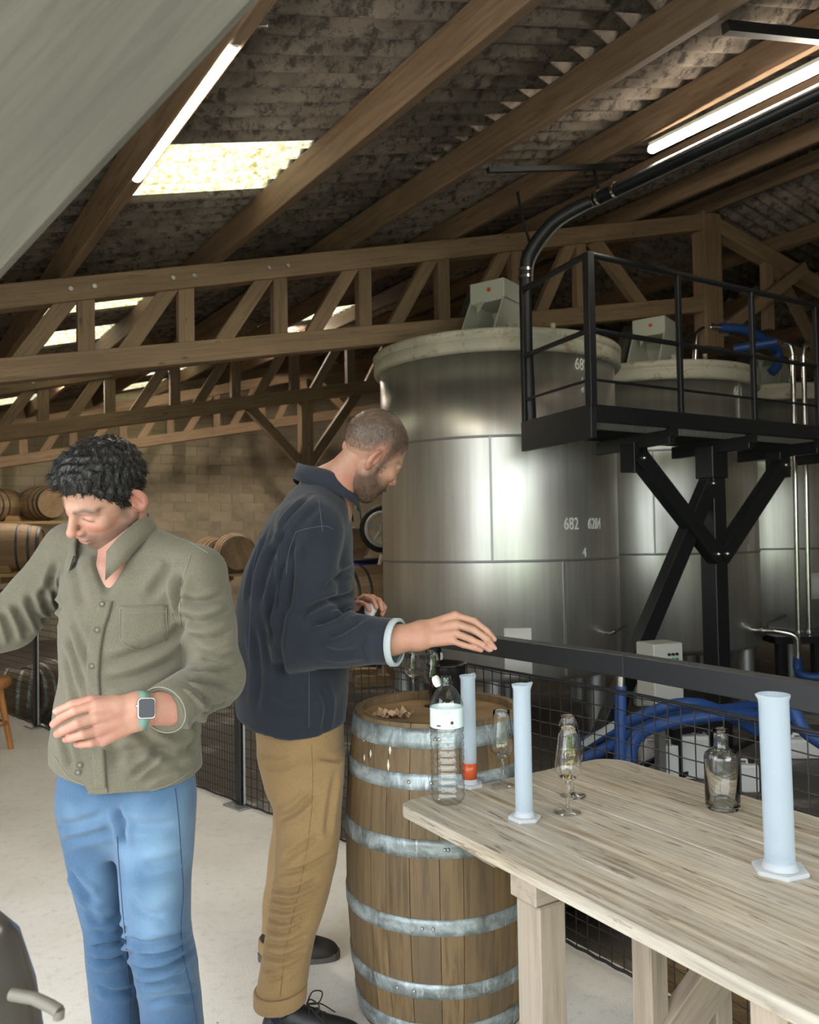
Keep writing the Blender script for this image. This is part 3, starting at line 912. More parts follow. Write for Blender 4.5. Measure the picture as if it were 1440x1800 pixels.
# ================================================================== fence with rail
fr = thing('mesh_fence', 'black wire mesh fence with a heavy dark top rail around the floor', 'fence', FENCE[2])
RZ, MZ = 1.02, 0.93
M_wire = mat('fence_wire', (0.02, 0.02, 0.021), 0.5)
for i, p in enumerate(FENCE[:-1]):
    if i == 4: continue
    d = (FENCE[i + 1] - p).normalized(); rzm = Matrix.Rotation(math.atan2(d.y, d.x), 3, 'Z')
    W(MB().box(p + Vector((0, 0, 0.5)), (0.05, 0.03, 1.0), rzm).build('fence_post', M_black, fr, 0.003))
    W(MB().box(p + Vector((0, 0, 0.006)), (0.16, 0.12, 0.012), rzm).build('base_plate', M_gal, fr, 0.002))
    W(MB().cyl(p + d * 0.045 + Vector((0, 0, 0.02)), p + d * 0.045 + Vector((0, 0, 0.96)), 0.009, 8).build('panel_rod', M_gal, fr))
for i in range(len(FENCE) - 1):
    a, b = FENCE[i], FENCE[i + 1]; d = (b - a).normalized(); L = (b - a).length
    W(MB().beam(a + Vector((0, 0, RZ)), b + Vector((0, 0, RZ)), 0.06, 0.072).build('top_rail', M_blackrail, fr, 0.003))
    mb = MB()
    far = i < 2; step = 0.05
    nv = int(L / (0.025 if far else step))
    for kx in range(nv + 1):
        p = a + d * (L * kx / nv)
        mb.tube([p + Vector((0, 0, 0.02)), p + Vector((0, 0, MZ))], 0.0016 if far else 0.0021, 4, False, False)
    for kz in range(int(MZ / step) + 1):
        z = 0.02 + kz * step
        n2 = max(2, nv // 2)
        mb.tube([a + d * (L * q / n2) + Vector((0, 0, z + (0.0015 if q % 2 else -0.0015))) for q in range(n2 + 1)], 0.0021, 4, False, False)
    tag(W(mb.build('wire_mesh', M_wire, fr)), kind='stuff')
    W(MB().tube([a + Vector((0, 0, MZ)), b + Vector((0, 0, MZ))], 0.006, 6).build('edge_wire', M_wire, fr))
    W(MB().tube([a + d * (L * q / 24) + Vector((0, 0, 0.018 + 0.004 * (q % 2))) for q in range(25)], 0.006, 6).build('edge_wire', M_wire, fr))
p = FENCE[5] + Vector((-0.03, -0.05, 0))
q = at(1441, 1236, 2.08)
W(MB().cyl(q + Vector((0.05, 0.05, 0)), q, 0.016, 14).build('rail_bolt', M_chrome, fr))

# ================================================================== hoses, pipe, control box behind the fence
hoses = [([(985, 1330, 5.6), (1040, 1300, 5.4), (1085, 1280, 5.3), (1130, 1258, 5.2), (1190, 1238, 5.1), (1250, 1243, 5.15), (1330, 1285, 5.3)], 0.036, 'blue hose arching highest over the others behind the table'),
         ([(1098, 1420, 4.6), (1106, 1345, 4.7), (1115, 1305, 4.8), (1140, 1282, 4.9), (1200, 1266, 4.95), (1290, 1256, 5.0), (1370, 1262, 5.2)], 0.036, 'blue hose standing up behind the far table edge and bending right'),
         ([(990, 1350, 5.2), (1060, 1318, 5.3), (1120, 1280, 5.4), (1190, 1256, 5.5), (1280, 1246, 5.6), (1330, 1238, 5.7)], 0.036, 'blue hose lying between two other hoses behind the table'),
         ([(1390, 1225, 4.2), (1398, 1255, 4.15), (1415, 1285, 4.1), (1450, 1310, 4.0)], 0.032, 'blue hose curving down beside the big measuring cylinder'),
         ([(1400, 1215, 5.0), (1440, 1208, 5.0), (1500, 1205, 5.0)], 0.034, 'blue hose right above the dark rail at the picture edge')]
for pts, r, lab in hoses:
    tag(MB().tube(spline([at(*p) for p in pts], 7), r, 12).build('blue_hose', M_hose), lab, 'hose', 'blue hoses around the tanks')
pr = thing('standing_pipe', 'upright blue pipe with a bare steel top behind the table', 'pipe', Vector((at(1083, 1500, 4.0).x, at(1083, 1500, 4.0).y, GZ)))
p0, p1, p2 = at(1083, 1500, 4.0), at(1091, 1206, 4.05), at(1092, 1150, 4.05)
W(MB().cyl(Vector((p0.x, p0.y, GZ)), p1, 0.028, 16).build('blue_sleeve', M_hose, pr))
W(MB().cyl(p1, p2, 0.022, 16).build('steel_end', M_chrome, pr))
tag(MB().beam(at(1020, 1312, 4.8), at(1082, 1272, 4.8), 0.03, 0.03).build('steel_bar', M_gal), 'thin pale steel bar leaning above the blue hoses', 'bar')
M_box = mat('box_paint', (0.55, 0.55, 0.50), 0.5); M_green = mat('green_button', (0.02, 0.28, 0.18), 0.4)
bc = at(1160, 1180, 6.2)
cb = thing('control_box', 'pale grey control box with green buttons below the tanks', 'control box', (bc.x, bc.y, GZ), rz=0.35)
MB().box((0, 0, bc.z - GZ), (0.26, 0.22, 0.44)).build('cabinet', M_box, cb, 0.008)
MB().box((0, 0.02, (bc.z - GZ - 0.2) / 2), (0.06, 0.06, bc.z - GZ - 0.2)).build('stand', M_gal, cb)
for i in range(3):
    MB().cyl((0.0 + i * 0.035, -0.11, bc.z - GZ + 0.10), (0.0 + i * 0.035, -0.122, bc.z - GZ + 0.10), 0.013, 10).build('green_button', M_green, cb)
    MB().cyl((0.0 + i * 0.035, -0.11, bc.z - GZ + 0.14), (0.0 + i * 0.035, -0.125, bc.z - GZ + 0.14), 0.011, 10).build('black_button', M_black, cb)
# dark stands, plus white canisters added to imitate bright light on the floor
M_can = mat('white_plastic', (0.75, 0.75, 0.76), 0.35)
for i, (px, py, dep, w, h, lab) in enumerate(((1132, 1215, 7.2, 0.20, 0.26, 'left of the control box'), (1142, 1270, 6.0, 0.18, 0.24, 'right below the control box'), (1150, 1330, 5.2, 0.22, 0.26, 'standing lowest under the hoses'),
                                              (1178, 1350, 5.6, 0.12, 0.34, 'narrow one behind the bending hose'), (1215, 1340, 5.4, 0.26, 0.40, 'biggest one left of the clear bottle'), (1312, 1365, 5.0, 0.16, 0.24, 'right beside the clear bottle'),
                                              (1410, 1305, 5.2, 0.26, 0.2, 'behind the curving hose at the right'))):
    c = onz(px, py + 25, GZ)
    r = thing('lit_floor_canister', 'added white canister imitating a bright floor patch under the tanks, %s' % lab, 'canister', c, 'added canisters imitating bright floor patches')
    MB().box((0, 0, h * 0.42), (w, w * 0.7, h * 0.84)).build('canister_body', M_can, r, w * 0.12, 2)
    MB().cyl((w * 0.25, 0, h * 0.82), (w * 0.25, 0, h * 0.95), w * 0.13, 12).build('canister_cap', M_black, r)
    MB().tube([(-w * 0.3, 0, h * 0.80), (-w * 0.25, 0, h * 0.95), (w * 0.05, 0, h * 0.95), (w * 0.08, 0, h * 0.8)], w * 0.06, 8).build('canister_handle', M_can, r)
for i, (px, py, dep, L, lab) in enumerate(((1180, 1300, 5.6, 1.3, 'behind the far table edge'), (1300, 1290, 6.0, 1.4, 'behind the clear bottle'))):
    c = onz(px, py + 60, GZ)
    r = thing('pipe_stand', 'dark steel pipe stand under the tanks, %s' % lab, 'stand', c, 'dark pipe stands under the tanks', 0.5)
    for x in (-L / 2, L / 2): MB().box((x, 0, 0.2), (0.06, 0.06, 0.4)).build('stand_leg', M_black, r)
    MB().box((0, 0, 0.38), (L, 0.05, 0.05)).build('stand_bar', M_black, r)
    MB().beam((-L / 2, 0, 0.03), (L / 2, 0, 0.3), 0.035, 0.035).build('stand_brace', M_black, r)
# ================================================================== barrels
M_oak = wood_mat('barrel_oak', (0.215, 0.135, 0.062), (0.085, 0.054, 0.027), 2, 1.5, 0.62, 0.08, 0.12, 0.35, c3=(0.115, 0.082, 0.048))
M_head = wood_mat('barrel_head_wood', (0.30, 0.19, 0.092), (0.16, 0.10, 0.05), 0, 1.6, 0.5, 0.1, 0.10, 0.2)
M_oak_new = wood_mat('pale_barrel_oak', (0.40, 0.27, 0.155), (0.25, 0.16, 0.09), 2, 1.4, 0.7, 0.1, 0.15, 0.2)


def make_hoop_mat():
    m = mat('galvanised_hoop', (0.4, 0.42, 0.43), 0.5, 0.55); t = NT(m)
    v = t.rnd(t.coord('Object', (1, 1, 1)))
    a = t.noise(v, 9, 6, 0.7, 1.2); b = t.noise(t.coord('Object', (3, 3, 0.6)), 14, 5, 0.7, 0.5)
    col = t.ramp(a, [(0.36, (0.17, 0.18, 0.175)), (0.5, (0.30, 0.34, 0.345)), (0.64, (0.50, 0.58, 0.62))])
    col = t.mix(t.ramp(b, [(0.56, (0, 0, 0)), (0.72, (0.85, 0.85, 0.85))]), col, (0.66, 0.74, 0.80))
    t.base(col); t.rough(t.ramp(a, [(0.3, (0.35,) * 3), (0.7, (0.65,) * 3)]))
    return m


M_hoop = make_hoop_mat()
M_hoop_dark = mat('dark_iron_hoop', (0.09, 0.09, 0.09), 0.5, 0.7)


def barrel_r(z, H, rh, rb):
    u = 2 * z / H - 1
    return rb - (rb - rh) * abs(u) ** 2.1


def make_barrel(label, H, rh, rb, hoops, nst, group=None, wood=None, hoopm=None, headm=None, detail=True, name='barrel', seed=1):
    """upright barrel, origin at the foot centre: staves, hoops, two heads of boards"""
    rg = random.Random(seed); wood = wood or M_oak; hoopm = hoopm or M_hoop; headm = headm or M_head
    root = thing(name, label, 'barrel', (0, 0, 0), group)
    nz = 12 if detail else 8; th = 0.024
    edges = [0.0]
    for k in range(nst): edges.append(edges[-1] + rg.uniform(0.75, 1.25))
    edges = [e / edges[-1] * 2 * math.pi for e in edges]
    for k in range(nst):
        a0, a1 = edges[k] + 0.003, edges[k + 1] - 0.003
        pr = rg.uniform(-0.0008, 0.0012); mb = MB(); na = 3
        vs = []
        for j in range(nz + 1):
            z = H * j / nz; r = barrel_r(z, H, rh, rb)
            for lay in (0, 1):
                for i in range(na + 1):
                    a = a0 + (a1 - a0) * i / na; rr = r + pr if lay == 0 else r - th
                    e = 0.0006 if (lay == 0 and i in (0, na)) else 0
                    vs.append(((rr - e) * math.cos(a), (rr - e) * math.sin(a), z))
        fs = []; row = 2 * (na + 1)
        for j in range(nz):
            for i in range(na):
                fs += [(j * row + i, j * row + i + 1, (j + 1) * row + i + 1, (j + 1) * row + i),
                       (j * row + na + 1 + i, (j + 1) * row + na + 1 + i, (j + 1) * row + na + 2 + i, j * row + na + 2 + i)]
            fs += [(j * row, (j + 1) * row, (j + 1) * row + na + 1, j * row + na + 1), (j * row + na, j * row + row - 1, (j + 1) * row + row - 1, (j + 1) * row + na)]
        for j in (0, nz):
            for i in range(na):
                q = (j * row + i, j * row + i + 1, j * row + na + 2 + i, j * row + na + 1 + i)
                fs.append(q)
        mb.add(vs, fs, True)
        o = mb.build('stave', wood, root)
        md = o.modifiers.new('edge_split', 'EDGE_SPLIT'); md.split_angle = 0.7
    for z0, z1 in hoops:
        prof = []
        for j in range(4):
            z = z0 + (z1 - z0) * j / 3; prof.append((barrel_r(z, H, rh, rb) + 0.0035, z))
        prof = [(barrel_r(z0, H, rh, rb) - 0.002, z0)] + prof + [(barrel_r(z1, H, rh, rb) - 0.002, z1)]
        hb = MB().lathe(prof, 64).build('hoop', hoopm, root)
        if detail:
            for da in (0.0, 0.055):
                a = rg.uniform(3.7, 4.3) + da; zc = (z0 + z1) / 2; r = barrel_r(zc, H, rh, rb) + 0.004
                MB().ball((r * math.cos(a), r * math.sin(a), zc), 0.006, 8, 6).build('rivet', M_gal, hb)
    ri = rh - 0.02
    for zc in (H - 0.042, 0.035):
        nb = 6; w = 2 * ri / nb
        for k in range(nb):
            y0 = -ri + k * w + 0.0008; y1 = y0 + w - 0.0016; n = 6
            pts = []
            for i in range(n + 1):
                y = y0 + (y1 - y0) * i / n; pts.append((math.sqrt(max(0, ri * ri - y * y)), y))
            poly = [(x, y, zc) for x, y in pts] + [(-x, y, zc) for x, y in reversed(pts)]
            MB().prism(poly, (0, 0, 0.018)).build('head_board', headm, root)
    return root


BX, BY, BH = 0.078, 2.63, 0.91
HOOPS = [(0.842, 0.897), (0.728, 0.772), (0.542, 0.592), (0.325, 0.371), (0.143, 0.186), (0.012, 0.067)]
barrel = make_barrel('upright oak barrel with galvanised hoops, used as a tasting table', BH, 0.262, 0.297, HOOPS, 24)
barrel.location = (BX, BY, 0); barrel.rotation_euler = (0, 0, 0.5)
ZH = BH - 0.042 + 0.018                                   # the barrel head's top surface
# white paint drips under the top hoop
M_drip = mat('paint_drip', (0.75, 0.72, 0.62), 0.6)
for px, py, h in ((640, 1300, 0.016), (652, 1325, 0.012), (661, 1300, 0.02), (686, 1318, 0.016), (683, 1345, 0.018), (641, 1332, 0.01)):
    p = at(px, py, 2.45); dx, dy = p.x - BX, p.y - BY
    d = ray(px, py); t = 2.0
    for _ in range(40):
        q = CP + d * t; rr = math.hypot(q.x - BX, q.y - BY) - barrel_r(q.z, BH, 0.262, 0.297)
        t += rr * 0.8
    nrm = Vector((q.x - BX, q.y - BY, 0)).normalized(); sdv = Vector((-nrm.y, nrm.x, 0))
    o = MB().prism([q + Vector((0, 0, h)), q + sdv * 0.004, q - Vector((0, 0, h)), q - sdv * 0.004], nrm * 0.0015).build('paint_drip', M_drip)
    o.parent = barrel; o.matrix_parent_inverse = barrel.matrix_basis.inverted()

# barrels lying beyond the fence and on the racks
lyb = make_barrel('old barrel lying beyond the fence, its round end seen under the table', 0.92, 0.27, 0.32, [(0.02, 0.06), (0.12, 0.155), (0.27, 0.30), (0.62, 0.65), (0.765, 0.80), (0.86, 0.90)], 18, 'barrels lying beyond the fence', detail=False, seed=3)
SMALLB = lyb


def lay(o, centre, axis, spin=0.0):
    """turn an upright barrel so that its axis points along the given direction, centred there"""
    d = Vector(axis).normalized(); x, y, _ = frame_of(d)
    m = Matrix((x, y, d)).transposed().to_4x4() @ Matrix.Rotation(spin, 4, 'Z')
    m.translation = Vector(centre) - d * 0.46
    o.matrix_basis = m
    return o


lay(lyb, (1.26, 3.12, GZ + 0.33), Vector((0.45, 0.89, 0.0)))
b2 = copy_tree(lyb); lay(b2, (1.72, 2.62, GZ + 0.33), Vector((0.75, 0.66, 0)), 0.8); tag(b2, 'old barrel lying beyond the fence, partly behind the second table leg')
b3 = copy_tree(lyb); lay(b3, (0.72, 4.25, GZ + 0.33), Vector((0.9, 0.44, 0)), 1.7); tag(b3, 'old barrel lying beyond the fence, right behind the upright barrel')
b4 = copy_tree(lyb); lay(b4, at(-20, 1205, 8.2) * 1.0, Vector((1, 0.25, 0)), 0.3); b4.location.z = GZ + 0.33; tag(b4, 'barrel lying on the ground beyond the fence at the left picture edge')
b5 = copy_tree(lyb); lay(b5, at(112, 1205, 9.0), Vector((0.5, 0.9, 0)), 1.3); b5.location.z = GZ + 0.33; tag(b5, 'barrel lying beyond the fence right behind the left fence post')

rackb = make_barrel('pale barrel end on the upper rack at the left picture edge', 0.92, 0.27, 0.33, [(0.0, 0.05), (0.12, 0.155), (0.27, 0.30), (0.62, 0.65), (0.765, 0.80), (0.87, 0.92)], 16, 'barrels on the racks at the left', M_oak_new, M_hoop_dark, M_oak_new, False, seed=5)
lay(rackb, at(0, 890, 15.0), Vector((0.15, 0.98, 0)))
r2 = copy_tree(rackb); lay(r2, at(72, 886, 15.2), Vector((0.75, -0.65, 0)), 0.9); tag(r2, 'pale barrel on the upper rack beside the dark-haired man, round end showing')
r3 = copy_tree(rackb); lay(r3, at(12, 962, 11.4), Vector((0.97, 0.25, 0)), 0.3); tag(r3, 'pale barrel lying sideways on the lower rack at the left')
r4 = copy_tree(rackb); lay(r4, at(412, 972, 13.5), Vector((0.35, -0.94, 0)), 1.9); tag(r4, 'barrel with glowing orange end far behind, between the two men')
r5 = copy_tree(rackb); lay(r5, at(372, 975, 15.0), Vector((0.6, -0.8, 0)), 2.6); tag(r5, 'dim barrel far behind, next to the olive shirt shoulder')
r6 = copy_tree(rackb); lay(r6, at(608, 957, 14.3), Vector((0.4, -0.92, 0)), 0.2); tag(r6, 'barrel far behind, in front of the navy jacket front')
r7 = copy_tree(rackb); lay(r7, at(655, 1042, 9.6), Vector((0.85, 0.5, 0.0)), 0.7); tag(r7, 'barrel lying behind the second hand of the man in navy, beside the tank')
M_pal = wood_mat('pallet_wood', (0.50, 0.34, 0.16), (0.33, 0.21, 0.09), 0, 1.2, 0.75, 0.3, 0.15)
M_dark = mat('dark_steel', (0.025, 0.024, 0.023), 0.6)


def rack(label, c, w, dpt, z, group='barrel racks'):
    c = Vector(c); r = thing('barrel_rack', label, 'rack', (c.x, c.y, GZ), group, 0.12)
    h = z - GZ
    for i in range(3):
        wbeam('rack_board', Vector((-w / 2, (i - 1) * dpt * 0.4, h - 0.03)), Vector((w / 2, (i - 1) * dpt * 0.4, h - 0.03)), 0.11, 0.05, M_pal).parent = r
    for x in (-0.42, 0.0, 0.42):
        MB().box((x * w, 0, h - 0.10), (0.12, dpt, 0.09)).build('rack_bearer', M_pal, r)
        for sy in (-1, 1):
            MB().prism([(x * w - 0.14, sy * dpt * 0.3, h), (x * w + 0.14, sy * dpt * 0.3, h), (x * w + 0.1, sy * dpt * 0.3, h + 0.10), (x * w - 0.1, sy * dpt * 0.3, h + 0.10)], (0, 0.06, 0)).build('rack_wedge', M_pal, r)
    for x in (-0.48, 0.48):
        for sy in (-1, 1):
            MB().box((x * w, sy * dpt * 0.4, (h - 0.14) / 2), (0.09, 0.09, h - 0.14)).build('rack_post', M_dark, r)
    return r


p = at(30, 915, 15.0); rack('upper wooden barrel rack at the left, far behind', p, 2.6, 0.8, p.z - 0.02)
p = at(10, 1006, 11.4); rack('lower wooden barrel rack behind the olive sleeve', p, 2.0, 0.7, p.z)
p = at(400, 1006, 13.8); rack('wooden barrel rack far behind, between the two men', p, 2.2, 0.8, p.z)
p = at(608, 990, 14.3); rack('wooden barrel rack far behind the navy jacket', p, 1.4, 0.7, p.z)
p = at(655, 1042, 9.6); rack('low barrel rack beside the front tank', p, 1.2, 0.6, p.z - 0.34)

# wheel and blue drum beside the tank
wc = at(672, 930, 12.2)
wr = thing('hand_truck', 'dark hand truck with a white spoked wheel behind the front tank', 'hand truck', (wc.x, wc.y, GZ))
M_spoke = mat('white_wheel', (0.7, 0.7, 0.67), 0.5)
wx = Vector((0.95, 0.3, 0)).normalized(); wz = Vector((0, 0, 1))
ring = [wc + (wx * math.cos(t) + wz * math.sin(t)) * 0.24 for t in np.linspace(0, 2 * math.pi, 24, endpoint=False)]
W(MB().tube(ring, 0.035, 8, closed=True).build('wheel_rim', M_spoke, wr))
for k in range(5):
    a = 2 * math.pi * k / 5 + 0.3
    W(MB().tube([wc, wc + (wx * math.cos(a) + wz * math.sin(a)) * 0.24], 0.022, 8).build('wheel_spoke', M_spoke, wr))
W(MB().cyl(wc - wx.cross(wz) * 0.06, wc + wx.cross(wz) * 0.06, 0.06, 12).build('wheel_hub', M_spoke, wr))
ring2 = [wc + Vector((0, 0.10, 0)) + (wx * math.cos(t) + wz * math.sin(t)) * 0.31 for t in np.linspace(0, 2 * math.pi, 24, endpoint=False)]
W(MB().tube(ring2, 0.05, 8, closed=True).build('tyre', M_dark, wr))
W(MB().beam(Vector((wc.x + 0.05, wc.y + 0.15, GZ)), Vector((wc.x + 0.05, wc.y + 0.15, wc.z + 0.2)), 0.5, 0.1).build('frame', M_dark, wr))
W(MB().tube([at(662, 1010, 12.0), at(672, 975, 12.0)], 0.03, 8).build('push_bar', M_spoke, wr))
M_drum = mat('blue_drum', (0.01, 0.018, 0.16), 0.4)
dc = at(641, 1000, 12.6)
dm = thing('plastic_drum', 'dark blue plastic drum beside the white wheel', 'drum', (dc.x, dc.y, GZ))
MB().lathe([(0, 0), (0.25, 0), (0.28, 0.05), (0.29, 0.35), (0.275, 0.38), (0.29, 0.41), (0.29, dc.z - GZ + 0.05), (0.24, dc.z - GZ + 0.12), (0, dc.z - GZ + 0.12)], 28).build('drum_body', M_drum, dm)
MB().lathe([(0.24, dc.z - GZ + 0.11), (0.26, dc.z - GZ + 0.12), (0.26, dc.z - GZ + 0.16), (0.2, dc.z - GZ + 0.16), (0, dc.z - GZ + 0.15)], 28).build('drum_lid', M_dark, dm)
for i, (px, py, w, h, lab) in enumerate(((655, 1196, 0.42, 0.14, 'front one of three'), (688, 1180, 0.20, 0.26, 'upright one nearest the tank'), (640, 1178, 0.34, 0.10, 'rear one of three'))):
    c = onz(px, py + 12, GZ)
    tag(local_beam('wood_block', c + Vector((-w / 2, 0.05 * i, h / 2)), c + Vector((w / 2, 0.12, h / 2)), 0.16, h, M_pal, bevel=0.006),
        'pale wooden block on the ground behind the fence, %s' % lab, 'wood block', 'wooden blocks behind the fence')

# orange wooden trestle at the left picture edge
tr = onz(-26, 1325, 0)
M_orange = wood_mat('orange_wood', (0.52, 0.22, 0.07), (0.34, 0.13, 0.04), 2, 1.2, 0.6, 0.1, 0.1)
st = thing('wooden_stool', 'orange wooden stool with round seat edge at the left picture edge', 'stool', (tr.x, tr.y, 0))
zs = 0.45
MB().lathe([(0, zs), (0.15, zs), (0.165, zs + 0.02), (0.165, zs + 0.05), (0.15, zs + 0.065), (0, zs + 0.065)], 28).build('seat', M_orange, st)
for k in range(4):
    a = math.pi / 4 + k * math.pi / 2
    MB().tube([(0.09 * math.cos(a), 0.09 * math.sin(a), zs + 0.01), (0.17 * math.cos(a), 0.17 * math.sin(a), 0.0)], [0.024, 0.018], 12).build('leg', M_orange, st)
MB().tube([(0.13 * math.cos(a), 0.13 * math.sin(a), 0.2) for a in np.linspace(0, 2 * math.pi, 24, endpoint=False)], 0.010, 8, closed=True).build('foot_ring', M_orange, st)

# ================================================================== tasting table
UL = Vector((0.535, -0.845, 0)).normalized(); UW = Vector((0.845, 0.535, 0)).normalized()
TA = Vector((-0.048, 2.18, 0)); TW, TL, TZ, TT = 0.785, 1.95, 0.75, 0.030
def make_table_mat():
    m = mat('table_plank', (0.4, 0.34, 0.26), 0.6); t = NT(m)
    v = t.rnd(t.coord('Object', (2.2, 46, 46))); w = t.rnd(t.coord('Object', (1.6, 9, 9)))
    g = t.noise(v, 1.5, 7, 0.7, 0.4); b = t.noise(w, 1.2, 5, 0.6, 0.6); k = t.noise(t.rnd(t.coord('Object', (9, 60, 60))), 1.0, 4, 0.6)
    col = t.ramp(g, [(0.33, (0.17, 0.125, 0.08)), (0.44, (0.33, 0.268, 0.19)), (0.53, (0.43, 0.365, 0.275)), (0.64, (0.54, 0.485, 0.40))])
    col = t.mix(t.ramp(b, [(0.40, (0, 0, 0)), (0.65, (0.5, 0.5, 0.5))]), col, (0.37, 0.355, 0.325))
    col = t.mix(t.ramp(k, [(0.60, (0, 0, 0)), (0.68, (0.85, 0.85, 0.85))]), col, (0.14, 0.10, 0.065))
    t.base(col); t.bump(g, 0.5, 0.002); t.rough(t.ramp(b, [(0.3, (0.45,) * 3), (0.7, (0.7,) * 3)]))
    return m


M_table = make_table_mat()
M_tleg = wood_mat('table_leg_wood', (0.33, 0.265, 0.20), (0.18, 0.138, 0.10), 0, 1.3, 0.72, 0.2, 0.08, 0.4, c3=(0.34, 0.29, 0.235))
tb = thing('plank_table', 'long weathered plank table with rounded corners', 'table', TA + UL * 0.9 + UW * 0.39)


def tp(l, w, z): return TA + UL * l + UW * w + Vector((0, 0, z))


NP = 6; pw = TW / NP
for i in range(NP):
    w0, w1 = i * pw + 0.0006, (i + 1) * pw - 0.0006
    pts = [(0, w0), (0, w1), (TL, w1), (TL, w0)]
    if i == 0:
        pts = [(0.035, 0.0), (0.012, 0.012), (0, 0.045), (0, w1), (TL, w1), (TL, 0.0)]
    if i == NP - 1:
        rr = 0.085; pts = [(0, w0)] + [(rr - rr * math.cos(t), TW - rr + rr * math.sin(t)) for t in np.linspace(0, math.pi / 2, 7)] + [(TL, TW), (TL, w0)]
    mb = MB()
    c0 = Vector((TL / 2, (w0 + w1) / 2, 0))
    dz = R0.uniform(-0.0006, 0.0006)
    mb.prism([Vector((l, -w, -TT + dz)) - Vector((c0.x, -c0.y, 0)) for l, w in pts], (0, 0, TT))
    o = mb.build('plank', M_table, tb, 0.0022)
    m = Matrix((UL, -UW, Vector((0, 0, 1)))).transposed().to_4x4(); m.translation = tp(c0.x, c0.y, TZ)
    o.matrix_basis = m; o.matrix_parent_inverse = tb.matrix_basis.inverted()
ZU = TZ - TT
LEGS = [(0.486, 0.07, 0.076), (0.455, 0.44, 0.062), (0.47, 0.66, 0.062), (1.055, 0.07, 0.066), (1.055, 0.66, 0.066), (1.72, 0.08, 0.07), (1.72, 0.68, 0.07)]
for l, w, s in LEGS:
    top = ZU - (0.062 if l < 0.6 else 0.0)
    wbeam('leg', tp(l, w, 0.0), tp(l, w, top), s, s, M_tleg, tb, up=UL, bevel=0.004)
wbeam('cross_rail', tp(0.475, 0.028, ZU - 0.031), tp(0.475, 0.74, ZU - 0.031), 0.085, 0.062, M_tleg, tb, bevel=0.003)
mbc = MB().prism([tp(0.27, 0.03, ZU), tp(0.27, 0.03, ZU - 0.018), tp(0.27, 0.075, ZU - 0.052), tp(0.27, 0.72, ZU - 0.052), tp(0.27, 0.74, ZU)], UL * 0.05)
W(mbc.build('batten', M_tleg, tb, 0.002))
wbeam('stretcher', tp(0.48, 0.44, 0.20), tp(0.50, 0.76, 0.42), 0.045, 0.11, M_tleg, tb, bevel=0.004)
wbeam('stretcher', tp(1.05, 0.05, 0.25), tp(1.05, 0.72, 0.25), 0.04, 0.09, M_tleg, tb, bevel=0.004)

# ================================================================== glassware
def thin_glass(name, tint=(0.99, 0.993, 0.993), gloss=1.0):
    m = bpy.data.materials.new(name); m.use_nodes = True; t = m.node_tree
    for n in list(t.nodes):
        if n.type != 'OUTPUT_MATERIAL': t.nodes.remove(n)
    tr = t.nodes.new('ShaderNodeBsdfTransparent'); tr.inputs[0].default_value = (*tint, 1)
    tr2 = t.nodes.new('ShaderNodeBsdfTransparent'); tr2.inputs[0].default_value = tuple(x * 0.55 for x in tint) + (1,)
    lw = t.nodes.new('ShaderNodeLayerWeight'); lw.inputs[0].default_value = 0.5
    rp_ = t.nodes.new('ShaderNodeMath'); rp_.operation = 'POWER'; rp_.inputs[1].default_value = 2.6
    t.links.new(lw.outputs['Facing'], rp_.inputs[0])
    mt = t.nodes.new('ShaderNodeMixShader'); t.links.new(rp_.outputs[0], mt.inputs[0])
    t.links.new(tr.outputs[0], mt.inputs[1]); t.links.new(tr2.outputs[0], mt.inputs[2])
    gl = t.nodes.new('ShaderNodeBsdfGlossy'); gl.inputs['Roughness'].default_value = 0.03
    p5 = t.nodes.new('ShaderNodeMath'); p5.operation = 'POWER'; p5.inputs[1].default_value = 4.0
    t.links.new(lw.outputs['Facing'], p5.inputs[0])
    ma = t.nodes.new('ShaderNodeMath'); ma.operation = 'MULTIPLY_ADD'; ma.inputs[1].default_value = 0.8 * gloss; ma.inputs[2].default_value = 0.07
    t.links.new(p5.outputs[0], ma.inputs[0])
    mx = t.nodes.new('ShaderNodeMixShader')
    t.links.new(ma.outputs[0], mx.inputs[0]); t.links.new(mt.outputs[0], mx.inputs[1]); t.links.new(gl.outputs[0], mx.inputs[2])
    t.links.new(mx.outputs[0], t.nodes['Material Output'].inputs['Surface'])
    return m


def real_glass(name, tint=(1, 1, 1), ior=1.45):
    m = mat(name, tint, 0.0); b = m.node_tree.nodes['Principled BSDF']
    b.inputs['Transmission Weight'].default_value = 1.0; b.inputs['IOR'].default_value = ior
    return m


M_glass = real_glass('clear_glass'); M_pet = thin_glass('clear_bottle_plastic', (0.98, 0.99, 0.985))
M_wine = thin_glass('pale_spirit', (0.93, 0.80, 0.45)); M_wine2 = thin_glass('clear_spirit', (0.95, 0.93, 0.86))
M_logo = mat('logo_print', (0.03, 0.025, 0.022), 0.5)
BOWL = [(0.0045, 0.074), (0.010, 0.079), (0.022, 0.088), (0.0300, 0.098), (0.0335, 0.110), (0.0330, 0.124), (0.0305, 0.146), (0.0272, 0.172), (0.0245, 0.195), (0.0235, 0.212)]


def bowl_r(z):
    for (r0, z0), (r1, z1) in zip(BOWL, BOWL[1:]):
        if z0 <= z <= z1: return r0 + (r1 - r0) * (z - z0) / (z1 - z0)
    return BOWL[-1][0]


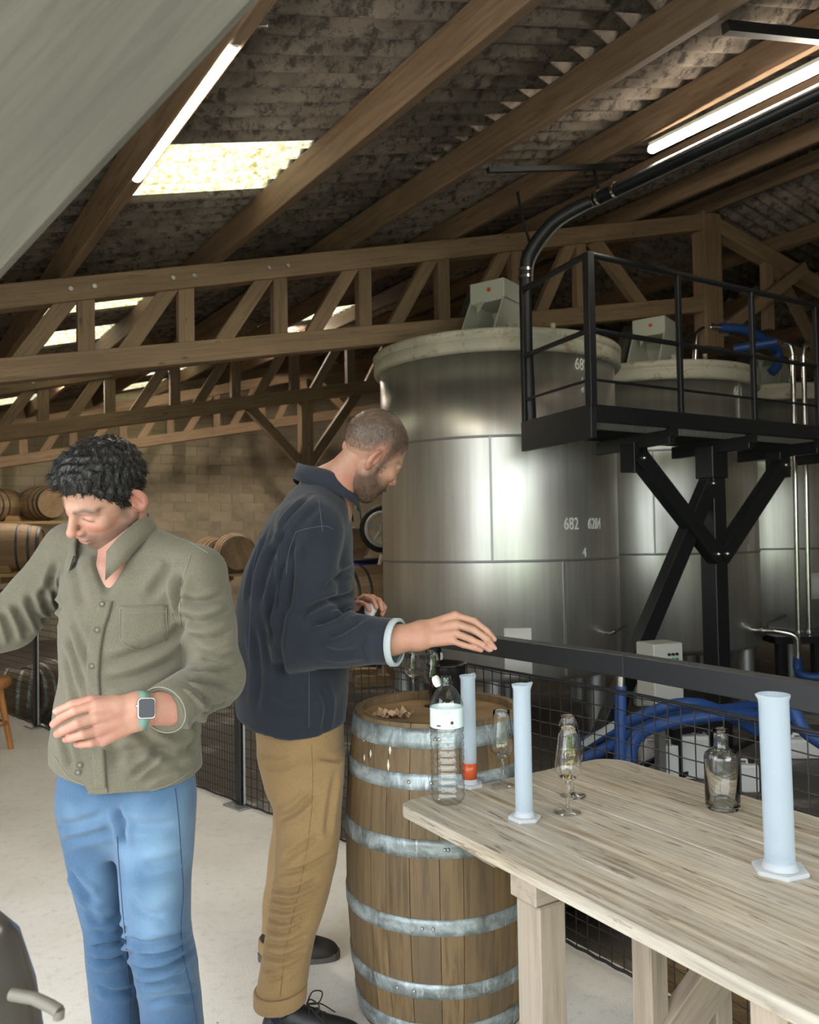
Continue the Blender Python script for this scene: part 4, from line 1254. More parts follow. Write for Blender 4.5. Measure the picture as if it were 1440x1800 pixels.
def make_glass(label, base, liquid=None, logo=None, level=0.108, k=1.0, tilt=0.0):
    r = thing('tasting_glass', label, 'glass', base, 'stemmed tulip tasting glasses'); r.scale = (k, k, k)
    r.rotation_euler = (0, tilt, 0)
    MB().lathe([(0, 0.0), (0.033, 0.0), (0.0345, 0.0015), (0.033, 0.003), (0.018, 0.005), (0.006, 0.009), (0.0042, 0.016), (0.0038, 0.045), (0.0045, 0.066), (0.006, 0.074), (0, 0.078)], 32).build('stem', M_glass, r)
    MB().lathe(BOWL + [(0.0228, 0.2128), (0.0224, 0.212)] + [(max(0, a - 0.0011), z + 0.0006) for a, z in reversed(BOWL[2:-1])], 36).build('bowl', M_glass, r)
    if liquid:
        lv = [(a - 0.0016, z + 0.001) for a, z in BOWL if z < level and a > 0.006]
        MB().lathe([(0, 0.080)] + lv + [(bowl_r(level) - 0.0016, level), (0, level)], 32).build('liquid', liquid, r)
    if logo is not None:
        zc = 0.150; lg = MB(); n = 28; R1 = 0.0125
        def pt(u, v, e=0.0006):
            z = zc + v; rr = bowl_r(z) + e; a = logo + u / rr
            return (rr * math.cos(a), rr * math.sin(a), z)
        def ringpts(ro, ri, a0=0, a1=2 * math.pi, nn=n):
            vs = []; 
            for i in range(nn + 1):
                t = a0 + (a1 - a0) * i / nn
                vs += [pt(ro * math.cos(t), ro * math.sin(t)), pt(ri * math.cos(t), ri * math.sin(t))]
            lg.add(vs, [(2 * i, 2 * i + 2, 2 * i + 3, 2 * i + 1) for i in range(nn)])
        ringpts(R1, R1 - 0.0012); ringpts(0.0058, 0.0040, 0.3, 5.4, 14); ringpts(0.0026, 0.0, 0, 2 * math.pi, 10)
        for t in np.linspace(0, 2 * math.pi, 20, endpoint=False): ringpts(0.0098, 0.0082, t, t + 0.14, 1)
        lg.build('printed_emblem', M_logo, r)
    return r


def face(base, px): return math.atan2(-base.y, -base.x)     # angle towards the photographer


g = onz(998, 1428, TZ); make_glass('empty tasting glass with round emblem, front one of the close pair on the table', g, None, face(g, 0) - 0.0, tilt=0.03)
g = onz(1007, 1399, TZ); make_glass('tasting glass with pale spirit, rear one of the close pair on the table', g, M_wine, face(g, 0) - 0.8, 0.122, 1.0, -0.04)
g = onz(884, 1381, TZ); make_glass('tasting glass standing alone between the two left measuring cylinders', g, M_wine2, face(g, 0) + 0.9, 0.09, 0.98)
g = onz(726, 1224, ZH); make_glass('tasting glass on the barrel, below the outstretched hand', g, M_wine2, face(g, 0) + 0.1, 0.086, 0.86)
g = onz(761, 1241, ZH); make_glass('tasting glass on the barrel, half behind the water bottle neck', g, M_wine2, None, 0.086, 0.86)

# measuring cylinders ------------------------------------------------------
def milky(name, c, clear):
    m = mat(name, c, 0.35); t = NT(m)
    t.b.inputs['Specular IOR Level'].default_value = 0.4
    tl_ = t.t.nodes.new('ShaderNodeBsdfTranslucent'); tl_.inputs[0].default_value = (*c, 1)
    m1 = t.t.nodes.new('ShaderNodeMixShader'); m1.inputs[0].default_value = 0.5
    t.l(t.b.outputs[0], m1.inputs[1]); t.l(tl_.outputs[0], m1.inputs[2])
    tr = t.t.nodes.new('ShaderNodeBsdfTransparent'); tr.inputs[0].default_value = (0.95, 0.97, 1.0, 1)
    m2 = t.t.nodes.new('ShaderNodeMixShader'); m2.inputs[0].default_value = clear
    t.l(m1.outputs[0], m2.inputs[1]); t.l(tr.outputs[0], m2.inputs[2])
    t.l(m2.outputs[0], t.t.nodes['Material Output'].inputs['Surface'])
    return m


M_pp = milky('milky_plastic', (0.74, 0.82, 0.88), 0.55)
M_ppb = milky('milky_plastic_base', (0.80, 0.83, 0.86), 0.15)
M_amber = mat('amber_liquid', (0.52, 0.075, 0.020), 0.25)
M_grad = M_pp


def cylinder(label, base, h, r, rot=0.0, liquid=0.0, spout=2.4, tilt=(0, 0)):
    root = thing('measuring_cylinder', label, 'measuring cylinder', base, 'milky plastic measuring cylinders', rot)
    root.rotation_euler = (tilt[0], tilt[1], rot)
    n = 40; mb = MB(); zs = [0.012, 0.02, 0.1, h * 0.6, h - 0.03, h - 0.012, h - 0.003, h]
    vs = []; fs = []
    for lay_ in (0, 1):
        for z in zs:
            for k in range(n):
                a = 2 * math.pi * k / n; rr = r - lay_ * 0.0022
                if z > h - 0.005: rr += 0.003
                up_ = max(0, (z - (h - 0.035)) / 0.035); da = (a - spout + math.pi) % (2 * math.pi) - math.pi
                rr += 0.30 * r * up_ ** 1.5 * math.exp(-(da / 0.32) ** 2)
                vs.append((rr * math.cos(a), rr * math.sin(a), z + 0.004 * up_ * math.exp(-(da / 0.32) ** 2)))
    m = len(zs)
    for lay_ in (0, 1):
        for j in range(m - 1):
            for k in range(n):
                b0 = lay_ * m * n
                fs.append((b0 + j * n + k, b0 + j * n + (k + 1) % n, b0 + (j + 1) * n + (k + 1) % n, b0 + (j + 1) * n + k))
    for k in range(n): fs.append(((m - 1) * n + k, (m - 1) * n + (k + 1) % n, (2 * m - 1) * n + (k + 1) % n, (2 * m - 1) * n + k))
    mb.add(vs, fs, True).build('tube', M_pp, root)
    rb = r * 1.95
    hx_ = [(rb * math.cos(math.pi / 3 * k), rb * math.sin(math.pi / 3 * k), 0) for k in range(6)]
    MB().prism(hx_, (0, 0, 0.010)).build('hexagonal_foot', M_ppb, root, 0.003)
    MB().lathe([(r * 1.25, 0.009), (r * 1.12, 0.014), (r * 1.02, 0.022), (0, 0.022)], 32).build('collar', M_ppb, root)
    a = face(Vector(base), 0) - rot
    for i in range(14):
        z = 0.05 + (h - 0.09) * i / 13; wd = 0.30 if i % 5 == 0 else 0.16
        pts = [((r + 0.0006) * math.cos(a + wd * t), (r + 0.0006) * math.sin(a + wd * t), z) for t in np.linspace(-0.5, 0.5, 5)]
        MB().tube(pts, 0.0005, 4).build('graduation', M_grad, root)
    if liquid:
        MB().lathe([(0, 0.0222), (r + 0.0003, 0.0222), (r + 0.0003, liquid), (r - 0.003, liquid + 0.0005), (0, liquid)], 32).build('liquid', M_amber, root)
    return root


g = onz(1372, 1532, TZ); cylinder('big milky measuring cylinder standing nearest the right picture edge', g, 0.362, 0.0295, 0.35, 0, 3.0, (0.0, -0.012))
g = onz(922, 1440, TZ); cylinder('slim empty measuring cylinder beside the pair of glasses', g, 0.330, 0.0215, 0.1, 0, 0.3)
g = onz(826, 1382, TZ); cylinder('slim measuring cylinder with red liquid, behind the water bottle', g, 0.308, 0.0205, 0.5, 0.066, 0.3)

# water bottle ----------------------------------------------------------------
M_label = mat('bottle_label', (0.72, 0.84, 0.83), 0.5); M_labg = mat('label_green', (0.45, 0.72, 0.50), 0.5)
M_cap = mat('white_cap', (0.85, 0.85, 0.84), 0.4)
g = onz(788, 1411, TZ)
wbt = thing('water_bottle', 'clear ribbed plastic water bottle with pale label and open cap', 'bottle', g)
prof = [(0, 0.004), (0.026, 0.001), (0.036, 0.004), (0.0425, 0.014)]
z = 0.020
for k in range(9):
    prof += [(0.0445, z), (0.0445, z + 0.009), (0.0415, z + 0.0125), (0.0415, z + 0.0145)]; z += 0.0185
prof += [(0.0445, 0.190), (0.0445, 0.198), (0.0435, 0.200), (0.0435, 0.252), (0.0442, 0.255), (0.0435, 0.263), (0.038, 0.276), (0.027, 0.294), (0.0175, 0.304), (0.0142, 0.308), (0.0142, 0.313)]
MB().lathe(prof, 48).build('bottle_body', M_pet, wbt)
MB().lathe([(0.0142, 0.311), (0.0175, 0.312), (0.0175, 0.316), (0.0135, 0.317), (0.0135, 0.320), (0.0142, 0.321), (0.0135, 0.3225), (0.0142, 0.324), (0.0135, 0.326), (0.0135, 0.330), (0.0118, 0.330), (0.0118, 0.312)], 32).build('bottle_neck', thin_glass('neck_plastic', (0.80, 0.90, 0.86)), wbt)
lb = MB().lathe([(0.0438, 0.201), (0.0438, 0.251)], 48).build('label', M_label, wbt)
fa = face(g, 0)
def labpatch(name, u0, u1, z0, z1, m):
    rr = 0.0441; vs = []
    for i in range(5):
        a = fa + (u0 + (u1 - u0) * i / 4) / rr
        vs += [(rr * math.cos(a), rr * math.sin(a), z0), (rr * math.cos(a), rr * math.sin(a), z1)]
    MB().add(vs, [(2 * i, 2 * i + 2, 2 * i + 3, 2 * i + 1) for i in range(4)], True).build(name, m, lb)
labpatch('label_print', -0.012, 0.012, 0.240, 0.249, M_labg); labpatch('label_print', -0.028, -0.016, 0.207, 0.211, M_logo)
labpatch('label_print', 0.010, 0.018, 0.213, 0.221, M_logo); labpatch('label_print', -0.026, 0.006, 0.226, 0.227, M_labg); labpatch('label_print', 0.008, 0.016, 0.227, 0.232, mat('label_grey', (0.45, 0.55, 0.55), 0.5))
labpatch('label_print', 0.012, 0.022, 0.204, 0.208, MATS['label_grey']); labpatch('label_print', -0.026, 0.0, 0.219, 0.220, MATS['label_grey'])
cx = fa + math.pi / 2 * -1.0
cpos = Vector((-0.030, -0.004, 0.316))
cap = MB().lathe([(0, 0.0), (0.0145, 0.0), (0.015, 0.002), (0.015, 0.011), (0.0135, 0.0125), (0, 0.0125)], 28).build('bottle_cap', M_cap, wbt)
cap.location = cpos; cap.rotation_euler = (0.35, 1.15, 0)
MB().tube([(-0.0175, 0, 0.314), (-0.021, -0.002, 0.316)], 0.002, 6).build('cap_strap', M_cap, wbt)

# clear bottle -----------------------------------------------------------------
M_gb = real_glass('bottle_glass', (0.985, 0.995, 0.99))
g = onz(1271, 1421, TZ)
eb = thing('glass_bottle', 'empty squat clear glass bottle with short neck on the table', 'bottle', g)
out = [(0.0, 0.016), (0.014, 0.013), (0.028, 0.004), (0.034, 0.0), (0.041, 0.002), (0.0425, 0.008), (0.0425, 0.128), (0.0405, 0.137), (0.031, 0.146), (0.021, 0.151), (0.0178, 0.157), (0.0178, 0.186), (0.0195, 0.188), (0.0195, 0.199), (0.0175, 0.201)]
inn = [(0.0145, 0.200), (0.0145, 0.156), (0.019, 0.149), (0.037, 0.136), (0.0385, 0.127), (0.0385, 0.012), (0.033, 0.008), (0.016, 0.022), (0.0, 0.026)]
MB().lathe(out + inn, 48).build('bottle_body', M_gb, eb)

# black bucket, crumpled paper on the barrel ---------------------------------------
g = onz(786, 1237, ZH)
M_gblack = mat('glossy_black', (0.008, 0.008, 0.009), 0.18)
bk = thing('spittoon', 'glossy black spittoon bucket on the barrel behind the water bottle', 'bucket', g)
MB().lathe([(0, 0), (0.054, 0), (0.058, 0.006), (0.066, 0.130)], 40).build('bucket_body', M_gblack, bk)
MB().lathe([(0.066, 0.128), (0.070, 0.131), (0.070, 0.135), (0.064, 0.137), (0.03, 0.118), (0.018, 0.108), (0.016, 0.07)], 40).build('funnel_rim', M_gblack, bk)
M_kraft = mat('brown_paper', (0.48, 0.31, 0.18), 0.8)
pb = onz(690, 1262, ZH)
pp = thing('crumpled_paper', 'crumpled scrap of brown paper on the barrel head', 'paper', pb)
rg = random.Random(4)
for k, (dx, dy, s, a) in enumerate(((-0.035, 0.0, 0.034, 0.4), (0.0, 0.008, 0.04, 1.2), (0.038, -0.004, 0.034, 2.2))):
    n = 6; vs = []; fs = []
    for lay_ in (0, 1):
        for i in range(n):
            for j in range(n):
                x = (i / (n - 1) - 0.5) * 2 * s * 0.8; y = (j / (n - 1) - 0.5) * 2 * s * 0.55
                zz = 0.014 + 0.017 * math.sin(i * 1.3 + k * 2 + j * 0.7) * math.cos(j * 1.1 + k) + 0.004 * rg.uniform(-1, 1) * (1 - lay_)
                if lay_ == 0: vs.append((x * math.cos(a) - y * math.sin(a) + dx, x * math.sin(a) + y * math.cos(a) + dy, max(0.001, zz)))
        if lay_: vs += [(x, y, z + 0.0012) for x, y, z in vs[:n * n]]
    for i in range(n - 1):
        for j in range(n - 1):
            fs += [(i * n + j, (i + 1) * n + j, (i + 1) * n + j + 1, i * n + j + 1), (n * n + i * n + j, n * n + i * n + j + 1, n * n + (i + 1) * n + j + 1, n * n + (i + 1) * n + j)]
    MB().add(vs, fs, False).build('paper_fold', M_kraft, pp)
# damp glass mark left on the barrel head
# blurred vessel in the bottom left corner ----------------------------------------
M_vessel = mat('smoky_vessel', (0.10, 0.09, 0.08), 0.22); M_vessel.node_tree.nodes['Principled BSDF'].inputs['Transmission Weight'].default_value = 0.25
vb = onz(-60, 2350, 0.0)
vl = Vector((at(-62, 1700, 1.15).x, at(-62, 1700, 1.15).y, 0))
ves = thing('demijohn', 'smoky grey demijohn with pale spout in the bottom left corner', 'demijohn', vl)
MB().lathe([(0, 0.0), (0.085, 0.0), (0.10, 0.02), (0.108, 0.25), (0.108, 0.62), (0.102, 0.74), (0.090, 0.83), (0.070, 0.90), (0.04, 0.935), (0.0, 0.94)], 40).build('vessel_body', M_vessel, ves)
M_spout = mat('pale_spout', (0.13, 0.118, 0.09), 0.5)
W(MB().tube([at(20, 1748, 1.08), at(60, 1755, 1.07), at(88, 1768, 1.06), at(104, 1778, 1.055)], 0.0078, 14).build('spout', M_spout, ves))
W(MB().tube([at(104, 1775, 1.055), at(103, 1790, 1.055)], 0.007, 12).build('spout_tip', M_spout, ves))
# ================================================================== people: implicit surfaces meshed with surface nets
def v3(p): return np.array((p[0], p[1], p[2]), dtype=np.float32)


def rcone(P, a, b, r1, r2):
    a = v3(a); b = v3(b); ab = b - a; L2 = float(ab @ ab) + 1e-12
    q = P - a; t = np.clip((q @ ab) / L2, 0, 1)
    return np.sqrt(((q - t[..., None] * ab) ** 2).sum(-1)) - (r1 + (r2 - r1) * t)


def ell(P, c, r, R=None):
    q = P - v3(c)
    if R is not None: q = q @ np.array(R, dtype=np.float32)
    r = np.array(r, dtype=np.float32)
    k0 = np.sqrt(((q / r) ** 2).sum(-1)) + 1e-9; k1 = np.sqrt(((q / (r * r)) ** 2).sum(-1)) + 1e-9
    return k0 * (k0 - 1) / k1


def smin(a, b, k):
    h = np.clip(0.5 + 0.5 * (b - a) / k, 0, 1)
    return b + (a - b) * h - k * h * (1 - h)


def smax(a, b, k): return -smin(-a, -b, k)


def rings(P, tab, pw=2.3):
    """tab rows: z, cx, cy, hx, hy (world axes)"""
    tab = sorted(tab); T = np.array(tab, dtype=np.float32); z = P[..., 2]
    cx, cy, hx, hy = (np.interp(z, T[:, 0], T[:, k]).astype(np.float32) for k in (1, 2, 3, 4))
    u = np.abs(P[..., 0] - cx) / hx; v = np.abs(P[..., 1] - cy) / hy
    d = ((u ** pw + v ** pw) ** (1 / pw) - 1) * np.minimum(hx, hy) * 0.95
    return smax(d, np.maximum(T[0, 0] - z, z - T[-1, 0]), 0.01)


def pxrings(rows):
    """rows: py, x_left, x_right, depth, half thickness -> world ring table"""
    out = []
    for py, xl, xr, dep, hy in rows:
        c = at((xl + xr) / 2, py, dep)
        out.append((c.z, c.x, c.y, (xr - xl) / 2 * dep / F_PX, hy))
    return out


def surface_nets(fn, lo, hi, h):
    lo = np.array(lo, dtype=np.float32); hi = np.array(hi, dtype=np.float32)
    n = np.ceil((hi - lo) / h).astype(int) + 1
    ax = [lo[k] + h * np.arange(n[k], dtype=np.float32) for k in range(3)]
    B = 8; nb = -(-n // B)
    cen = [lo[k] + h * (B * np.arange(nb[k], dtype=np.float32) + (B - 1) / 2) for k in range(3)]
    fc = fn(np.stack(np.meshgrid(*cen, indexing='ij'), -1))
    f = np.repeat(np.repeat(np.repeat(np.where(fc < 0, -1, 1).astype(np.float32), B, 0), B, 1), B, 2)
    loc = (np.stack(np.meshgrid(*[np.arange(B)] * 3, indexing='ij'), -1)).reshape(-1, 3)
    ab = np.argwhere(np.abs(fc) < B * h * 1.5 + 0.012)
    for i0 in range(0, len(ab), 400):
        ij = (ab[i0:i0 + 400, None, :] * B + loc[None])
        val = fn(lo + h * ij.astype(np.float32))
        f[ij[..., 0], ij[..., 1], ij[..., 2]] = val
    f = np.ascontiguousarray(f[:n[0], :n[1], :n[2]])
    ins = f < 0
    cs = tuple(k - 1 for k in n)
    acc = np.zeros(cs + (3,), dtype=np.float32); cnt = np.zeros(cs, dtype=np.float32)
    def sl(o): return tuple(slice(o[k], o[k] + cs[k]) for k in range(3))
    corners = [(i, j, k) for i in (0, 1) for j in (0, 1) for k in (0, 1)]
    for a in corners:
        for d in range(3):
            if a[d]: continue
            b = list(a); b[d] = 1
            fa, fb = f[sl(a)], f[sl(b)]
            m = (fa < 0) != (fb < 0)
            t = np.where(m, fa / np.where(m, fa - fb, 1), 0)
            for k in range(3):
                acc[..., k] += np.where(m, a[k] + (t if k == d else 0), 0)
            cnt += m
    act = cnt > 0
    idx = -np.ones(cs, dtype=np.int64); idx[act] = np.arange(int(act.sum()))
    cell = np.argwhere(act).astype(np.float32)
    V = lo + h * (cell + acc[act] / cnt[act][:, None])
    F = []
    for d in range(3):
        e1, e2 = [(1, 2), (2, 0), (0, 1)][d]
        s0 = [slice(None)] * 3; s1 = [slice(None)] * 3
        s0[d] = slice(0, n[d] - 1); s1[d] = slice(1, n[d])
        A, B = ins[tuple(s0)], ins[tuple(s1)]
        for flip in (False, True):
            E = np.argwhere((A & ~B) if not flip else (~A & B))
            E = E[(E[:, e1] > 0) & (E[:, e2] > 0) & (E[:, e1] < n[e1] - 1) & (E[:, e2] < n[e2] - 1)]
            if not len(E): continue
            def ci(a, b):
                q = E.copy(); q[:, e1] -= a; q[:, e2] -= b; return idx[q[:, 0], q[:, 1], q[:, 2]]
            q = np.stack([ci(1, 1), ci(0, 1), ci(0, 0), ci(1, 0)], 1)
            F.append(q[:, ::-1] if flip else q)
    return V.astype(np.float64), np.concatenate(F)


def relax(V, F, it=2, k=0.5):
    """a little Laplacian smoothing removes the grid's terracing"""
    E = np.concatenate([F[:, [0, 1]], F[:, [1, 2]], F[:, [2, 3]], F[:, [3, 0]]])
    for _ in range(it):
        S = np.zeros_like(V); c = np.zeros(len(V))
        for a, b in ((0, 1), (1, 0)):
            np.add.at(S, E[:, a], V[E[:, b]]); np.add.at(c, E[:, a], 1)
        V = V + k * (S / np.maximum(c, 1)[:, None] - V)
    return V


def vnormals(V, F):
    n = np.cross(V[F[:, 2]] - V[F[:, 0]], V[F[:, 3]] - V[F[:, 1]])
    N = np.zeros_like(V)
    for k in range(4): np.add.at(N, F[:, k], n)
    return N / (np.linalg.norm(N, axis=1)[:, None] + 1e-12)


def np_mesh(name, V, F, col=None):
    me = bpy.data.meshes.new(name)
    me.vertices.add(len(V)); me.vertices.foreach_set('co', np.asarray(V, dtype=np.float32).ravel())
    me.loops.add(F.size); me.loops.foreach_set('vertex_index', F.astype(np.int32).ravel())
    me.polygons.add(len(F)); me.polygons.foreach_set('loop_start', np.arange(0, F.size, 4, dtype=np.int32))
    me.polygons.foreach_set('use_smooth', np.ones(len(F), dtype=bool))
    me.update(calc_edges=True); me.validate()
    if col is not None:
        at_ = me.color_attributes.new('tint', 'FLOAT_COLOR', 'POINT')
        c = np.ones((len(V), 4), dtype=np.float32); c[:, :3] = col
        at_.data.foreach_set('color', c.ravel())
    return me


def sines(V, seed, scale, n=10):
    """cheap smooth 3D noise in about -1..1"""
    rs = np.random.RandomState(seed); out = np.zeros(len(V))
    for _ in range(n):
        k = rs.normal(size=3) * scale; out += np.sin(V @ k + rs.uniform(0, 6.28))
    return out / math.sqrt(n / 2) / 1.5


GAIN = 2.4


class Cloth:
    """a garment mesh that can be creased along lines seen in the photograph"""
    def __init__(self, fn, lo, hi, h, it=2):
        self.V, self.F = surface_nets(fn, lo, hi, h); self.V = relax(self.V, self.F, it)

    def bv(self):
        self.tree = BVHTree.FromPolygons([tuple(v) for v in self.V], [tuple(int(i) for i in f) for f in self.F])

    def hit(self, px, py, off=0.0):
        r = self.tree.ray_cast(CP, ray(px, py))
        if r[0] is None: return None
        n = r[1] if r[1].dot(ray(px, py)) < 0 else -r[1]
        return r[0] + n * off

    def path(self, pts, off=0.0, n=6):
        """surface curve under a polyline of image points (leaves the surface smoothly at misses)"""
        P = spline([Vector((x, y, 0)) for x, y in pts], n); out = []
        for p in P:
            q = self.hit(p.x, p.y, off)
            if q is not None: out.append(q)
        return out

    def folds(self, lines, view=0.25):
        self.bv(); N = vnormals(self.V, self.F); D = np.zeros(len(self.V))
        vd = self.V - np.array(CP); vd /= np.linalg.norm(vd, axis=1)[:, None]
        facing = np.clip(-(N * vd).sum(1) * 4 + 0.6, 0, 1)
        for pts, w, a in lines:
            P = self.path(pts, 0, 5)
            if len(P) < 2: continue
            P = np.array([tuple(p) for p in P])
            lo, hi = P.min(0) - 4 * w, P.max(0) + 4 * w
            m = np.all((self.V > lo) & (self.V < hi), axis=1)
            if not m.any(): continue
            Q = self.V[m]; best = np.full(len(Q), 9.0); tt = np.zeros(len(Q)); ns = len(P) - 1
            for i in range(ns):
                ab = P[i + 1] - P[i]; t = np.clip(((Q - P[i]) @ ab) / (ab @ ab + 1e-12), 0, 1)
                d = np.linalg.norm(Q - P[i] - t[:, None] * ab, axis=1)
                u = d < best; best[u] = d[u]; tt[u] = (i + t[u]) / ns
            taper = np.clip(np.minimum(tt, 1 - tt) * 5 + 0.15, 0, 1)
            x = best / w
            D[m] += a * GAIN * taper * (-np.exp(-x * x) + 0.65 * np.exp(-(x - 1.7) ** 2))
        self.V = self.V + N * (D * facing)[:, None]
        self.bv()

    def noise(self, amp, scale, seed, aniso=(1, 1, 1)):
        N = vnormals(self.V, self.F)
        self.V = self.V + N * (amp * sines(self.V * np.array(aniso), seed, scale))[:, None]

    def strip(self, pts, width, thick, n=6):
        """raised band following a surface curve (placket, seam, hem tape)"""
        P = spline([Vector((x, y, 0)) for x, y in pts], n); rows = []
        for i, p in enumerate(P):
            t = (P[min(i + 1, len(P) - 1)] - P[max(i - 1, 0)]).normalized(); s = Vector((-t.y, t.x, 0)) * (width / 2)
            row = []
            for u in (-1, -0.5, 0, 0.5, 1):
                q = self.hit(p.x + s.x * u, p.y + s.y * u, thick)
                row.append(q)
            if all(q is not None for q in row): rows.append((row, ray(p.x, p.y)))
        mb = MB(); vs = []; fs = []; k = 5
        for row, d in rows: vs += row
        m = len(rows)
        for row, d in rows: vs += [q + d * (thick * 2.5) for q in row]
        for i in range(m - 1):
            for j in range(k - 1):
                fs += [(i * k + j, i * k + j + 1, (i + 1) * k + j + 1, (i + 1) * k + j)]
            fs += [(i * k, (i + 1) * k, m * k + (i + 1) * k, m * k + i * k), (i * k + k - 1, m * k + i * k + k - 1, m * k + (i + 1) * k + k - 1, (i + 1) * k + k - 1)]
        mb.add(vs, fs, True)
        return mb


# ------------------------------------------------------------------ skin, cloth materials
def make_skin(name):
    m = mat(name, (0.6, 0.35, 0.26), 0.5); t = NT(m)
    an = t.t.nodes.new('ShaderNodeVertexColor'); an.layer_name = 'tint'
    n = t.noise(t.coord('Object'), 60, 4, 0.6)
    c = t.mix(0.10, an.outputs[0], t.ramp(n, [(0.3, (0.4, 0.18, 0.13)), (0.7, (0.8, 0.55, 0.42))]))
    t.base(c)
    t.b.inputs['Subsurface Weight'].default_value = 0.12
    t.b.inputs['Subsurface Radius'].default_value = (0.01, 0.004, 0.002)
    t.bump(t.noise(t.coord('Object'), 260, 3), 0.12, 0.001)
    return m


M_skin = make_skin('skin')


def cloth_mat(name, c1, c2, weave=900, rough=0.9, worn=None):
    m = mat(name, c1, rough); t = NT(m)
    a = t.noise(t.coord('Object'), 6, 5, 0.6); f = t.noise(t.coord('Object'), 420, 2, 0.5)
    col = t.ramp(a, [(0.3, c2), (0.65, c1)])
    if worn:
        an = t.t.nodes.new('ShaderNodeVertexColor'); an.layer_name = 'tint'
        col = t.mix(an.outputs[0], col, worn)
    col = t.mix(0.22, col, t.ramp(f, [(0.35, tuple(x * 0.5 for x in c1)), (0.65, tuple(min(1, x * 1.6) for x in c1))]))
    t.base(col); t.bump(f, 0.25, 0.0012)
    t.b.inputs['Sheen Weight'].default_value = 0.15; t.b.inputs['Specular IOR Level'].default_value = 0.25
    return m


M_olive = cloth_mat('olive_cotton', (0.142, 0.128, 0.092), (0.112, 0.101, 0.072))
M_navy = cloth_mat('navy_cotton', (0.022, 0.026, 0.037), (0.016, 0.019, 0.028))
M_jeans = cloth_mat('blue_denim', (0.050, 0.105, 0.195), (0.034, 0.075, 0.145), worn=(0.24, 0.38, 0.52))
M_khaki = cloth_mat('khaki_cotton', (0.31, 0.20, 0.093), (0.265, 0.168, 0.077))
M_lining = mat('pale_lining', (0.42, 0.47, 0.48), 0.9)
M_button = mat('brown_button', (0.06, 0.05, 0.035), 0.4)
M_thread_l = mat('pale_thread', (0.215, 0.20, 0.15), 0.9); M_thread_d = mat('dark_seam', (0.03, 0.055, 0.11), 0.9); M_thread_o = mat('olive_seam', (0.055, 0.05, 0.035), 0.9)
M_seam_navy = mat('navy_seam', (0.07, 0.085, 0.12), 0.9); M_seam_khaki = mat('khaki_seam', (0.20, 0.12, 0.05), 0.9)
M_shoe = mat('black_leather', (0.014, 0.015, 0.018), 0.45); M_sole = mat('rubber_sole', (0.10, 0.085, 0.075), 0.8)
M_shoe2 = mat('dark_brown_leather', (0.022, 0.017, 0.014), 0.6); M_sock = mat('navy_sock', (0.012, 0.015, 0.03), 0.95)
M_lace = mat('shoe_lace', (0.03, 0.022, 0.018), 0.8)


def hair_mat(name, c1, c2, rough=0.45):
    m = mat(name, c1, rough); t = NT(m)
    n = t.noise(t.coord('Object', (60, 60, 14)), 4, 5, 0.6)
    t.base(t.ramp(n, [(0.35, c2), (0.6, c1)])); t.bump(n, 0.6, 0.003)
    return m


M_hair = hair_mat('black_hair', (0.016, 0.013, 0.011), (0.006, 0.005, 0.004), 0.38)


